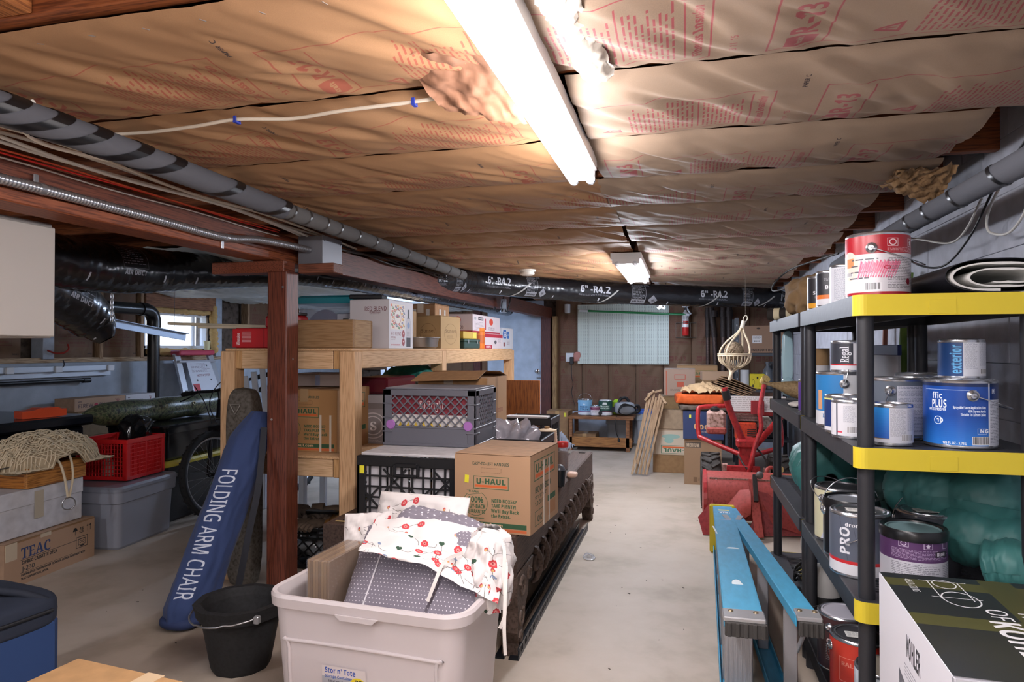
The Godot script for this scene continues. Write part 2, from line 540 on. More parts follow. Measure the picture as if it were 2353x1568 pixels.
# open crate whose walls are grids of bars; s outer size, walls listed
func crate_wall(mb: MB, w: float, h: float, y0: float, nx: int, ny: int, th: float, bar: float, diag := 0) -> void:
	if diag == 0:
		for i in nx + 1: mb.box(V(-w * 0.5 + w * i / nx, y0 + h * 0.5, 0), V(bar, h, th), 0.0006)
		for j in ny + 1: mb.box(V(0, y0 + h * j / ny, 0), V(w, bar, th * 0.9), 0.0006)
	else:
		var st := w / nx
		var k := -int(h / st) - 1
		while k <= nx:
			for sg in [1.0, -1.0]:
				var xa := k * st; var ya := 0.0
				var xb := xa + h; var yb := h
				if xa < 0: ya = -xa; xa = 0
				if xb > w: yb -= xb - w; xb = w
				if xb > xa + 0.004:
					var A := V((xa - w * 0.5) * sg, y0 + ya, 0); var B := V((xb - w * 0.5) * sg, y0 + yb, 0)
					mb.bar(A, B, th * (0.8 if sg > 0 else 0.7), bar, Vector3.BACK.cross(B - A), 0.0)
			k += 1

func lamp(at: Vector3, e: float, c: String, size := 0.03) -> void:
	var l := OmniLight3D.new()
	l.name = numbered("tube_light"); l.position = at; l.light_energy = e; l.light_color = Color(c)
	l.light_size = size; l.omni_range = 14.0; l.omni_attenuation = 2.0; l.shadow_enabled = true
	add_child(l, true)

# twin-tube strip light running along z
func strip_light(label: String, xx: float, yy: float, z0: float, z1: float, c: String, e: float, n: int, glow: float, wide := 0.085) -> void:
	var o := thing("strip_light", label, "ceiling light", V(xx, yy, (z0 + z1) * 0.5))
	var L := z0 - z1
	var white := mat("e9e9ea", 0.4)
	var hb := MB.new()
	hb.prism([V2(-wide * 0.62, 0.075), V2(-wide * 0.62, 0.035), V2(-wide * 0.5, 0.03), V2(wide * 0.5, 0.03), V2(wide * 0.62, 0.035), V2(wide * 0.62, 0.075)], -L * 0.5, L * 0.5)
	part(o, "housing", hb, white)
	for s in [-1.0, 1.0]:
		var tb := MB.new()
		tb.tube([V(s * wide * 0.36, 0, -L * 0.5 + 0.02), V(s * wide * 0.36, 0, L * 0.5 - 0.02)], 0.0165, 14)
		part(o, "tube", tb, mat("ffffff", 0.3, 0.0, "", 1.0, {"emit": glow, "ec": c}))
		for en in [-1.0, 1.0]:
			var cap := MB.new()
			cap.lathe([Vector2(0, -0.012), Vector2(0.017, -0.012), Vector2(0.0175, 0.01), Vector2(0, 0.012)], 16)
			part(o, "tube_cap", cap, mat("c8ccd2", 0.35, 0.6), V(s * wide * 0.36, 0, en * (L * 0.5 - 0.012)), V(90, 0, 0))
	for en in [-1.0, 1.0]:
		var sk := MB.new()
		sk.box(V(0, 0.018, en * (L * 0.5 - 0.008)), V(wide * 1.1, 0.04, 0.012), 0.002)
		part(o, "lampholder", sk, white)
	if yy < 1.78:
		for k in 2:
			var hg := MB.new(); hg.tube([V(0, 0.07, (k - 0.5) * L * 0.8), V(0, 1.945 - yy, (k - 0.5) * L * 0.8)], 0.003, 6); part(o, "hanger", hg, white)
	for i in n:
		lamp(V(xx, yy - 0.09, z0 - L * (i + 0.5) / n), e * 0.4, c)
	var al := AreaLight3D.new()
	al.name = numbered("tube_panel_light"); al.position = V(xx, yy - 0.03, (z0 + z1) * 0.5); al.rotation_degrees = V(-90, 0, 0)
	al.area_size = Vector2(wide, L); al.area_normalize_energy = true; al.light_energy = e * n * 0.85; al.light_color = Color(c)
	al.area_range = 14.0; al.area_attenuation = 2.0; al.shadow_enabled = true
	add_child(al, true)
func V2(a: float, b: float) -> Vector2: return Vector2(a, b)

func light_and_camera() -> void:
	var c := Camera3D.new()
	c.name = "camera"
	c.fov = rad_to_deg(2.0 * atan(784.0 / 1550.0))
	c.position = V(0, 1.25, 0)
	c.rotation_degrees = V(0.7, 14.3, 0)
	c.near = 0.05; c.far = 60.0
	add_child(c); c.current = true
	var w := WorldEnvironment.new()
	w.name = "world"
	var e := Environment.new()
	e.background_mode = Environment.BG_SKY
	var sk := Sky.new()
	var pm := ProceduralSkyMaterial.new()
	pm.sky_top_color = Color("9dbdf0"); pm.sky_horizon_color = Color("dfe8f5"); pm.ground_horizon_color = Color("c8ccd0"); pm.ground_bottom_color = Color("8a8a86")
	sk.sky_material = pm
	e.sky = sk
	e.background_energy_multiplier = 3.0
	e.tonemap_mode = Environment.TONE_MAPPER_LINEAR
	e.tonemap_exposure = 1.35
	e.sdfgi_enabled = true; e.ssao_enabled = true; e.ssil_enabled = true
	w.environment = e
	add_child(w)
	# the lamps of the room, those in view and two unseen ones
	strip_light("long lit fluorescent strip light overhead, the nearest and largest on the ceiling", -0.355, 1.862, -0.05, -2.43, "fbf4f6", 0.46, 5, 4.0)
	strip_light("short boxy lit fluorescent fixture mid ceiling, its flat end plate facing us", -0.39, 1.845, -4.72, -6.05, "eef3ff", 0.85, 3, 5.0, 0.17)
	strip_light("small lit tube fixture peeking out below the black duct above the pegboard", -0.265, 1.755, -8.0, -8.45, "d2e2ff", 0.22, 2, 5.0)
	strip_light("unseen lit strip light on the ceiling behind where we stand, placed to light the foreground", -0.355, 1.862, 2.6, 0.6, "fbf4f6", 0.75, 3, 6.0)  # out of view behind the camera, placed to brighten the foreground
	strip_light("unseen lit strip light in the left bay, off to the left of where we stand, placed to light the near stacks", -3.0, 1.80, 1.0, -0.3, "f2f2fa", 0.85, 2, 5.0)  # unseen fixture, placed to light the left stacks from the front
	strip_light("thin lit fixture under the left bay ceiling, seen above the wine carton", -2.64, 1.79, -6.3, -7.3, "c6dbff", 1.1, 2, 6.0, 0.14)

# ---- structure
func batt_sheet(par: Node3D, x0: float, x1: float, zf: float, zn: float, yy: float, sag: float, seed_: int, m: Material, wr := 1.0, uoff := 0.0) -> void:
	var a := nz(seed_, 1.0); var b := nz(seed_ + 50, 1.0); var d := nz(seed_ + 90, 1.0)
	b.fractal_octaves = 2
	var nx := int((x1 - x0) / 0.022); var nzz := 26
	var mb := MB.new()
	var f := func(u, v):
		var xx: float = lerpf(x0, x1, u); var w: float = v
		var edge: float = pow(sin(PI * clampf(w, 0.0, 1.0)), 0.6)
		var zz: float = lerpf(zf, zn, w) + (a.get_noise_2d(xx * 2.2, 3.0) * 0.006 if w < 0.5 else a.get_noise_2d(xx * 2.2, 9.0) * 0.006)
		# folds run at a slant from the stapled edges
		var q: float = (xx + (zz - zf) * 0.9)
		var r: float = b.get_noise_2d(q * 4.2, (zz - zf) * 1.5 - q * 0.6) * 0.023 + d.get_noise_2d(q * 12.0, zz * 3.0) * 0.0042
		r = (absf(r) * 1.1 + r * 0.5) * 1.0 - 0.004
		var tuck: float = absf(fposmod(xx * 4.5 + a.get_noise_1d(xx) * 0.5, 1.0) - 0.5) * 2.0
		var lip: float = 0.004 * pow(maxf(0.0, 1.0 - minf(w, 1.0 - w) * 16.0), 2.0)
		var y: float = yy + lip - sag * edge + r * wr * (0.25 + 0.75 * edge) + 0.006 * (1.0 - edge) * tuck * 0.4 + a.get_noise_2d(xx * 1.3, zz * 2.0) * 0.012 * edge
		return V(xx, y, zz)
	mb.grid(f, nx, nzz, 1.0, 1.0, true)
	for i in mb.u.size():
		var q: Vector3 = mb.v[i]
		mb.u[i] = Vector2((q.z - zf) / 0.54, (q.x + uoff) / 0.82)
	part(par, "insulation_batt", mb, m)

func batt_print(base: String, ink: String) -> ImageTexture:
	var c := cv(512, 778, base)
	c.grain(0.05, 4, 0.4, 0.4)
	# frame lines; across = strip width (far seam at 0), down = along the strip
	c.fill(46, 8, 3, 660, ink); c.fill(330, 8, 3, 660, ink)
	c.fill(46, 6, 290, 4, ink); c.fill(46, 664, 290, 4, ink)
	c.fill(60, 40, 62, 62, ink)
	c.text("R-13", 128, 22, 74, ink, "bold", 150)
	c.text("kraft", 64, 58, 18, base, "bold")
	c.fill(46, 118, 270, 4, ink)
	c.poly([V2(70, 262), V2(130, 262), V2(100, 205)], ink); c.poly([V2(84, 254), V2(116, 254), V2(100, 222)], base); c.fill(97, 230, 6, 20, ink)
	c.fine(64, 292, 240, 176, ink, 13, 5)
	c.fill(64, 478, 250, 4, ink)
	c.fine(64, 492, 250, 110, ink, 12, 5)
	c.fill(64, 612, 250, 4, ink)
	c.text("Fiber Glass Insulation", 66, 622, 28, ink, "bold", 240)
	c.text("13  11  15", 80, 700, 20, ink, "plain", 0, 0, 0, 0.7)
	c.text("PAPER  C", 330, 720, 16, "3a3030", "plain", 0, 0, 0, 0.7)
	return c.tex()

func structure() -> void:
	var fm := mat("b8ab9c", 0.55, 0.0, "floor", 0.45, {"h": "h_fine", "hs": 0.04})
	var fb := MB.new()
	fb.box(V(-1.94, -0.06, -3.05), V(6.4, 0.12, 12.5), 0.0)
	struct("floor", fb, fm)
	# right wall of painted block
	var bm := mat("bcc2d0", 0.75, 0.0, "mottle", 1.2, {"h": "h_fine", "hs": 0.08})
	var wr := struct("wall_right", null, null)
	var wb := MB.new()
	wb.box(V(1.24, 1.05, -3.05), V(0.2, 2.3, 12.4), 0.0)
	part(wr, "backing", wb, mat("a6abb7", 0.8))
	var blk := MB.new()
	blk.box(Vector3.ZERO, V(0.05, 0.1985, 0.3985), 0.0015)
	var bmesh := blk.mesh()
	for j in range(3, 11):
		for i in range(0, 23):
			part(wr, "block", bmesh, bm, V(1.1205 + 0.0012 * ((i * 7 + j * 5) % 3), 0.1 + j * 0.2, -0.5 - i * 0.4 - (0.2 if j % 2 else 0.0)))
	# back wall
	var dark := mat("5d5148", 0.9, 0.0, "dirt", 1.0)
	var kt := batt_print("8a705a", "865048")
	var km := printed(kt, 0.75)
	km.albedo_color = Color("c9bfb4")
	var bk := struct("wall_back", null, null)
	var b2 := MB.new(); b2.box(V(-1.94, 1.05, -9.25), V(6.6, 2.3, 0.2), 0.0)
	part(bk, "backing", b2, dark)
	var b3 := MB.new(); b3.box(V(-0.3, 0.2, -9.13), V(2.9, 0.42, 0.1), 0.004)
	part(bk, "footing", b3, mat("b2b8c2", 0.8, 0.0, "mottle", 1.0))
	for i in 8:
		var x0 := -1.70 + i * 0.36
		wall_batt(bk, V(x0, 0.42, -9.13), V(0.355, 1.6, 0), km, 20 + i)
	for i in 6:
		wall_batt(bk, V(-4.95 + i * 0.38, 0.95, -9.13), V(0.37, 1.05, 0), km, 40 + i)
	# left wall: poured concrete below, studs and paper above, a hopper window
	var lw := struct("wall_left", null, null)
	var conc := mat("a9b3bf", 0.8, 0.0, "mottle", 0.9, {"h": "h_fine", "hs": 0.05})
	var c1 := MB.new()
	c1.box(V(-5.05, 0.57, -3.05), V(0.3, 1.14, 12.4), 0.004)
	part(lw, "concrete", c1, conc)
	var c2 := MB.new()
	c2.box(V(-5.12, 1.72, -1.2), V(0.1, 1.2, 8.3), 0.0)
	c2.box(V(-5.12, 1.72, -7.77), V(0.1, 1.2, 2.96), 0.0)
	c2.box(V(-5.12, 1.97, -5.82), V(0.1, 0.7, 0.96), 0.0)
	c2.box(V(-5.12, 1.19, -5.82), V(0.1, 0.14, 0.96), 0.0)
	part(lw, "sheathing", c2, dark)
	var sm := wood("a58a6c", 1, 0.8)
	var pl := MB.new(); pl.box(V(-5.0, 1.16, -3.05), V(0.1, 0.04, 12.3), 0.003)
	part(lw, "sill_plate", pl, wood("c0a98c", 2, 0.8))
	for zz in [-1.8, -2.4, -3.0, -3.65, -4.32, -4.84, -5.3, -6.36, -6.9, -7.5, -8.1, -8.7]:
		var sb := MB.new()
		var wh: bool = zz == -4.32 or zz == -6.36
		sb.box(V(-4.99, 1.6, zz), V(0.12 if wh else 0.09, 0.86, 0.1 if wh else 0.04), 0.003)
		part(lw, "stud", sb, mat("a7b0bc", 0.7, 0.0, "mottle", 2.0) if wh else sm)
	var zl := [-1.85, -2.45, -3.05, -3.7, -4.38, -4.87, -6.95, -7.55, -8.15]
	for i in zl.size():
		wall_batt(lw, V(-5.02, 1.18, zl[i]), V(0, 0.8, 0.44 if zl[i] > -4.8 else 0.42), km, 60 + i, true)
	var hd := MB.new(); hd.box(V(-4.985, 1.76, -5.83), V(0.1, 0.2, 1.0), 0.004)
	part(lw, "header", hd, wood("96694a", 2, 0.7))
	# foam round the window
	var foam := mat("c9a56a", 0.9, 0.0, "mottle", 6.0)
	for g in [[V(-4.97, 1.635, -5.4), V(-4.97, 1.64, -6.25), 0.03], [V(-4.96, 1.72, -6.3), V(-4.96, 1.2, -6.32), 0.045], [V(-4.95, 1.225, -5.38), V(-4.95, 1.215, -6.25), 0.04]]:
		var fo := MB.new()
		var fnz := nz(7, 1.0)
		var pts := []; var rr := []
		for k in 26:
			var q: Vector3 = g[0].lerp(g[1], k / 25.0)
			pts.append(q + V(fnz.get_noise_1d(k * 0.9) * 0.02, fnz.get_noise_1d(k * 0.7 + 40) * 0.02, 0)); rr.append(g[2] * (0.8 + 0.6 * absf(fnz.get_noise_1d(k * 1.7 + 80))))
		fo.tube(pts, rr, 9)
		part(lw, "foam_bead", fo, foam)
	# window
	var wn := struct("window_1", null, null)
	var fr := MB.new()
	for q in [[V(-5.05, 1.61, -5.83), V(0.08, 0.035, 0.9)], [V(-5.05, 1.27, -5.83), V(0.08, 0.035, 0.9)], [V(-5.05, 1.44, -5.39), V(0.08, 0.37, 0.035)], [V(-5.05, 1.44, -6.27), V(0.08, 0.37, 0.035)]]: fr.box(q[0], q[1], 0.003)
	part(wn, "frame", fr, mat("dfe3e8", 0.4))
	var gl := MB.new(); gl.box(V(-5.06, 1.44, -5.83), V(0.004, 0.31, 0.85), 0.0)
	part(wn, "pane", gl, mat("ffffff", 0.05, 0.0, "", 1.0, {"alpha": 0.06}))
	var mu := MB.new(); mu.box(V(-5.05, 1.44, -6.1), V(0.03, 0.33, 0.02), 0.002)
	part(wn, "mullion", mu, mat("dfe3e8", 0.4))
	# front wall and deck above
	var wf := MB.new(); wf.box(V(-1.94, 1.05, 3.2), V(6.6, 2.3, 0.2), 0.0)
	struct("wall_front", wf, mat("c3bcb0", 0.85))
	var ce := struct("ceiling", null, null)
	var dk := MB.new(); dk.box(V(-1.94, 2.2, -3.05), V(6.8, 0.06, 12.7), 0.0)
	part(ce, "subfloor", dk, wood("7a4a26", 0, 0.8))
	var jm := wood("8f4f26", 0, 0.62)
	for k in range(-7, 16):
		var z: float = -1.16 - 0.54 * k
		var jb := MB.new()
		jb.box(V(-0.42, 2.065, z), V(3.08, 0.20, 0.04), 0.003)
		part(ce, "joist", jb, jm)
		var j2 := MB.new()
		j2.box(V(-3.5, 2.06, z), V(2.9, 0.22, 0.04), 0.003)
		part(ce, "joist", j2, jm)
	var blkb := MB.new(); blkb.box(V(-1.42, 2.04, -1.06), V(0.14, 0.14, 0.16), 0.004)
	part(ce, "blocking", blkb, wood("b0703c", 2, 0.6))
	var left := printed(batt_print("a07a57", "985541"), 0.66)
	var right := printed(batt_print("998470", "9a5153"), 0.66)
	for k in range(0, 15):
		var zn: float = -1.168 - 0.54 * k
		batt_sheet(ce, -1.96, -0.335 + 0.01 * sin(k * 2.0), zn - 0.524, zn, 1.95, 0.024, 100 + k, left, 1.0, 0.90 + (0.06 if k == 0 else 0.3 * ((k * 7) % 3)))
		batt_sheet(ce, -0.325 + 0.03 * sin(k * 1.3), 0.93 + 0.05 * sin(k * 2.1) - (0.12 if k == 4 else 0.0), zn - 0.524, zn, 1.95, 0.024, 200 + k, right, 1.0, -0.177 + 0.82 - (0.18 * k if k < 3 else 0.27 * k))
	batt_sheet(ce, -0.3, 0.95, -1.156, -0.63, 1.948, 0.02, 240, right, 1.0, 0.4)
	# pale plastic-faced batts over the left bay
	var ps := mat("d2dadb", 0.4, 0.0, "mottle", 1.5)
	for k in 6:
		batt_sheet(ce, -4.95, -2.2, -3.4 - 0.95 * k - 0.94, -3.4 - 0.95 * k, 1.85, 0.08, 300 + k, ps, 2.6)
	# bits of grit on the floor
	var gm := MultiMesh.new(); gm.transform_format = MultiMesh.TRANSFORM_3D
	var bit := MB.new(); bit.box(Vector3.ZERO, V(0.008, 0.0012, 0.0025), 0.0); gm.mesh = bit.mesh(); gm.instance_count = 160
	var rg := RandomNumberGenerator.new(); rg.seed = 11
	for k in 160: gm.set_instance_transform(k, Transform3D(Basis(Vector3.UP, rg.randf_range(0, TAU)).scaled(Vector3.ONE * rg.randf_range(0.4, 2.0)), V(rg.randf_range(-2.9, 0.1), 0.001, -1.4 - 6.0 * pow(rg.randf(), 1.3))))
	var gi := MultiMeshInstance3D.new(); gi.multimesh = gm; gi.material_override = mat("4a443e", 0.8); gi.name = "floor_grit"; add_child(gi, true); stuff(gi)
	gi.set_meta("label", "tiny dark bits of grit scattered over the concrete floor"); gi.set_meta("category", "grit")
	# door in the back wall
	var dr := struct("door_1", null, null)
	var db := MB.new(); db.box(V(-2.27, 0.96, -9.10), V(0.80, 1.92, 0.045), 0.004)
	part(dr, "leaf", db, mat("b9c8da", 0.55, 0.0, "mottle", 0.8))
	var kn := MB.new(); kn.lathe([Vector2(0.032, 0), Vector2(0.03, 0.006), Vector2(0.012, 0.012), Vector2(0.011, 0.03), Vector2(0.026, 0.042), Vector2(0.029, 0.056), Vector2(0.02, 0.068), Vector2(0, 0.07)], 24)
	part(dr, "knob", kn, mat("c9ccd0", 0.22, 0.95), V(-1.955, 0.95, -9.077), V(90, 0, 0))
	var lt := MB.new(); lt.box(V(-1.9, 0.86, -9.065), V(0.12, 0.02, 0.02), 0.003); lt.box(V(-1.885, 0.95, -9.07), V(0.025, 0.12, 0.012), 0.002)
	part(dr, "latch", lt, mat("8d9096", 0.35, 0.8))
	var red := wood("5a2b24", 1, 0.6)
	for q in [[-1.82, 0.13, 1.75], [-2.80, 0.10, 1.9], [-1.70, 0.06, 1.7]]:
		var jb := MB.new(); jb.box(V(q[0], q[2] * 0.5, -9.06), V(q[1], q[2], 0.12), 0.004)
		part(dr, "jamb", jb, red if q[0] != -1.70 else wood("a08258", 1, 0.75))
	# main beam and post
	var bmw := wood("7d432c", 2, 0.55)
	var be := struct("beam", null, null)
	var q1 := MB.new(); q1.box(V(-2.07, 1.79, -0.2), V(0.14, 0.10, 6.3), 0.004)
	part(be, "upper_board", q1, bmw)
	var q2 := MB.new(); q2.box(V(-2.06, 1.72, -0.2), V(0.145, 0.04, 6.3), 0.004)
	part(be, "lower_board", q2, wood("92502f", 2, 0.55))
	var q3 := MB.new(); q3.bar(V(-2.0, 1.755, -3.3), V(-1.80, 1.745, -9.08), 0.10, 0.14, Vector3.UP, 0.004)
	part(be, "far_length", q3, wood("6e3a2a", 2, 0.55))
	var q4 := MB.new(); q4.box(V(-2.14, 1.665, -3.02), V(0.42, 0.06, 0.10), 0.004)
	part(be, "bearing_block", q4, bmw)
	var q5 := MB.new(); q5.box(V(-1.80, 1.66, -3.10), V(0.2, 0.05, 0.10), 0.004)
	part(be, "bearing_block", q5, wood("7a4a36", 0, 0.6))
	var po := struct("column", null, null)
	var pb := MB.new(); pb.box(V(-1.965, 0.82, -3.02), V(0.11, 1.64, 0.11), 0.005)
	part(po, "post", pb, wood("6f3a29", 1, 0.5))
	for q in [V(-1.93, 1.56, -2.963), V(-1.91, 1.2, -3.02), V(-1.99, 0.9, -2.963)]:
		var sc := MB.new(); sc.lathe([Vector2(0.006, 0), Vector2(0.005, 0.003), Vector2(0, 0.003)], 10)
		part(po, "screw", sc, mat("c8c8c8", 0.3, 0.9), q, V(90, 0, 0))

func wall_batt(par: Node3D, o: Vector3, s: Vector3, m: Material, seed_: int, left := false) -> void:
	var a := nz(seed_, 1.0)
	var mb := MB.new()
	var w := s.z if left else s.x
	mb.grid(func(u, v):
		var b: float = sin(PI * u)
		var d: float = 0.03 * pow(b, 0.5) + a.get_noise_2d(u * w * 9.0 + v * 3.0, v * s.y * 5.0 - u) * 0.028 * b
		if left: return o + V(0.02 + d, s.y * (1.0 - v), -w * u + 0.0)
		return o + V(w * u, s.y * (1.0 - v), 0.02 + d), 14, 36, w / 0.54, s.y / 0.82)
	part(par, "insulation_batt", mb, m)

# a pipe in foam with slanting tape wraps
func foam_pipe(label: String, pts: Array, r: float, col: String, wraps: Array, tapec: String, tilt := 0.5) -> void:
	var o := thing("insulated_pipe", label, "pipe")
	var mb := MB.new(); mb.tube(pts, r, 18)
	part(o, "foam_sleeve", mb, mat(col, 0.9, 0.0, "speck", 9.0))
	for w in wraps:
		var i := int(w[0] * (pts.size() - 1)); var c: Vector3 = pts[i]
		var d: Vector3 = (pts[mini(i + 1, pts.size() - 1)] - pts[maxi(i - 1, 0)]).normalized()
		var a := d.cross(Vector3.UP).normalized(); var b := a.cross(d)
		var tb := MB.new()
		tb.grid(func(u, v):
			var th: float = u * TAU * w[2]
			return c + (a * cos(th) + b * sin(th)) * (r + 0.0025) + d * (sin(th + 0.6) * tilt * r * 1.6 + (v - 0.5) * w[1]), 24, 1)
		part(o, "tape_wrap", tb, mat(tapec, 0.35))

# flexible duct in crinkled film; print repeats along it
func duct(label: String, pts: Array, r, m: Material, seed_: int, vs: float, straps := []) -> Node3D:
	var o := thing("flexible_duct", label, "duct")
	var k := nz(seed_, 1.0); var k2 := nz(seed_ + 3, 1.0)
	var n := pts.size()
	var mb := MB.new()
	var fr := []
	var up := Vector3.UP
	var tot := 0.0; var ls := [0.0]
	for i in n:
		var d: Vector3 = (pts[mini(i + 1, n - 1)] - pts[maxi(i - 1, 0)]).normalized()
		var s: Vector3 = d.cross(up).normalized() if absf(d.y) < 0.9 else (fr[i - 1][0] if i > 0 else Vector3.RIGHT)
		fr.append([s, s.cross(d)])
		if i > 0: tot += (pts[i] - pts[i - 1]).length(); ls.append(tot)
	mb.grid(func(u, v):
		var f: float = u * (n - 1); var i := mini(int(f), n - 2); f -= i
		var c: Vector3 = pts[i].lerp(pts[i + 1], f)
		var s: Vector3 = fr[i][0].lerp(fr[i + 1][0], f).normalized(); var t: Vector3 = fr[i][1].lerp(fr[i + 1][1], f).normalized()
		var rr: float = lerpf(r[i], r[i + 1], f) if r is Array else r
		var th: float = PI - v * TAU
		var L: float = lerpf(ls[i], ls[i + 1], f)
		var w: float = 1.0 + 0.035 * k.get_noise_2d(L * 9.0 + th * 0.6, th * 1.4) + 0.02 * absf(k2.get_noise_2d(L * 34.0 + th * 3.0, th * 3.0)) - 0.012 * absf(sin(L * 60.0))
		return c + (s * cos(th) + t * sin(th)) * rr * w, int(tot / 0.012), 48, tot / vs, 1.0)
	part(o, "film", mb, m)
	for q in straps:
		var i := int(q * (n - 1)); var c: Vector3 = pts[i]
		var d: Vector3 = (pts[mini(i + 1, n - 1)] - pts[maxi(i - 1, 0)]).normalized()
		var rr: float = r[i] if r is Array else r
		var sb := MB.new()
		sb.grid(func(u, v):
			var th: float = u * PI * 1.15 - 0.15
			var s: Vector3 = fr[i][0]; var t: Vector3 = fr[i][1]
			return c + (s * cos(-th) + t * sin(-th)) * (rr * 1.045) + d * (-th * 0.12 + (v - 0.5) * 0.022) + Vector3.UP * 0.002, 28, 1)
		part(o, "hanger_strap", sb, mat("a9a9a6", 0.5))
	return o

func ceiling_things() -> void:
	var wraps := []
	for q in [0.2, 0.29, 0.335, 0.40, 0.485, 0.575, 0.735, 0.945]: wraps.append([q, 0.052, 1.0])
	foam_pipe("grey foam-sleeved pipe with black tape wraps running under the ceiling beside the main beam", spline([V(-1.67, 1.855, -0.85), V(-1.64, 1.85, -1.7), V(-1.67, 1.85, -2.55)], 24), 0.042, "6d6e75", wraps, "111114", 1.2)
	var w2 := []
	for k in 12: w2.append([0.05 + k * 0.08, 0.012, 1.0])
	foam_pipe("paler far run of foam-sleeved pipe with thin dark rings, ending at the black duct", spline([V(-1.67, 1.85, -2.55), V(-1.69, 1.85, -3.6), V(-1.72, 1.845, -5.15)], 24), 0.037, "7d7b79", w2, "3a3530", 0.3)
	var w3 := []
	for k in 10: w3.append([0.12 + k * 0.085 + (0.02 if k % 3 else 0.0), 0.02, 1.0])
	foam_pipe("grey foam-sleeved pipe hung along the block wall at right, above the red paint can", spline([V(0.89, 1.755, -1.2), V(0.88, 1.75, -2.1), V(0.872, 1.75, -3.1), V(0.885, 1.745, -4.4)], 16), 0.036, "7d828d", w3, "1b1b1f", 0.8)
	# hangers and wires with the right pipe
	for g in [["black wire drooping from the right-hand pipe down behind the red paint can", "1c1c1f", 0.004, [V(0.95, 1.86, -2.2), V(0.98, 1.78, -2.5), V(1.0, 1.66, -2.75), V(0.98, 1.575, -2.95), V(0.93, 1.60, -3.1), V(0.9, 1.68, -3.2)]],
		["white wire hanging in a loop from the right-hand pipe against the block wall", "c9c9c5", 0.0045, [V(0.97, 1.85, -2.0), V(1.0, 1.72, -2.3), V(1.02, 1.66, -2.42), V(1.03, 1.63, -2.55), V(1.02, 1.66, -2.66), V(1.0, 1.72, -2.6), V(0.97, 1.78, -2.4), V(0.95, 1.83, -2.1)]],
		["white wire sagging in a shallow curve below the right-hand pipe", "b8b8b4", 0.004, [V(0.94, 1.74, -2.5), V(0.97, 1.67, -2.72), V(0.98, 1.655, -2.9), V(0.95, 1.70, -3.1), V(0.92, 1.75, -3.3)]],
		["black wire looping under the ceiling left of the right-hand pipe, far end", "141416", 0.006, [V(0.86, 1.80, -4.2), V(0.72, 1.80, -4.9), V(0.62, 1.72, -5.0), V(0.60, 1.66, -5.0), V(0.66, 1.66, -4.9), V(0.84, 1.71, -4.7)]]]:
		var mb := MB.new(); mb.tube(spline(g[3], 8), g[2], 7)
		single("hanging_wire", g[0], "wire", mb, mat(g[1], 0.5))
	# white cable stapled along the first seam
	var o := thing("seam_cable", "white cable stapled along the first ceiling seam with two blue staples", "cable")
	var pts := spline([V(-1.80, 1.925, -1.73), V(-1.6, 1.925, -1.745), V(-1.42, 1.922, -1.725), V(-1.27, 1.925, -1.712), V(-1.1, 1.921, -1.735), V(-0.93, 1.922, -1.715), V(-0.71, 1.925, -1.708), V(-0.58, 1.93, -1.70)], 8)
	var cb := MB.new(); cb.tube(pts, 0.0055, 8)
	part(o, "sheath", cb, mat("d8cdbb", 0.45))
	for q in [V(-1.27, 1.922, -1.712), V(-0.71, 1.922, -1.708)]:
		var s := MB.new(); s.box(V(0, -0.006, 0), V(0.012, 0.005, 0.024), 0.001); s.box(V(0, 0.003, 0.01), V(0.01, 0.016, 0.004), 0.001); s.box(V(0, 0.003, -0.01), V(0.01, 0.016, 0.004), 0.001)
		part(o, "staple", s, mat("2b3fa6", 0.4), q)
	for k in 6:
		var s := MB.new(); s.box(Vector3.ZERO, V(0.014, 0.0015, 0.0015), 0.0)
		single("wire_staple", "thin metal staple on the first joist, %s from the left" % ["first", "second", "third", "fourth", "fifth", "sixth"][k], "staple", s, mat("d6d6d2", 0.3, 0.9), V(-1.38 + k * 0.14, 1.927 + 0.002 * (k % 2), -1.183), V(0, 20 + k * 9, -4), "staples along the first joist")
	# flexible metal conduit with clamps
	o = thing("metal_conduit", "ribbed flexible metal conduit clamped along the face of the brown beam", "conduit")
	var cp := spline([V(-1.965, 1.757, -0.7), V(-1.965, 1.757, -1.55), V(-1.967, 1.752, -2.1), V(-1.965, 1.744, -2.55), V(-1.955, 1.768, -2.78), V(-1.93, 1.772, -2.95), V(-1.89, 1.768, -3.15)], 50)
	var fine := []; var rr := []
	var cv3 := Curve3D.new()
	for q in cp: cv3.add_point(q)
	var cl := cv3.get_baked_length()
	for i in int(cl / 0.0031):
		fine.append(cv3.sample_baked(i * 0.0031)); rr.append(0.0162 + 0.0018 * sin(i * PI * 0.5))
	var cm := MB.new(); cm.tube(fine, rr, 12)
	part(o, "ribbed_tube", cm, mat("b4b6bb", 0.28, 0.85))
	for z in [[-1.69, 1.757], [-2.58, 1.745]]:
		var k := MB.new()
		k.tube([V(-1.966, z[1], z[0] - 0.008), V(-1.966, z[1], z[0] + 0.008)], 0.0195, 14)
		var up: float = 1.0 if z[0] > -2.0 else -1.0
		k.box(V(-1.985, z[1] + up * 0.03, z[0]), V(0.004, 0.034, 0.018), 0.001)
		part(o, "clamp", k, mat("bcbec2", 0.3, 0.85))
	# junction box
	o = thing("junction_box", "grey metal junction box on the beam beside the top of the post", "electrical box", V(-1.885, 1.68, -3.245))
	var jb := MB.new(); jb.box(V(-0.005, 0.08, 0), V(0.14, 0.165, 0.2), 0.003)
	part(o, "body", jb, mat("73757c", 0.5, 0.2))
	var jc := MB.new(); jc.box(V(0.067, 0.08, 0), V(0.004, 0.168, 0.204), 0.001)
	part(o, "cover", jc, mat("83858c", 0.45, 0.2))
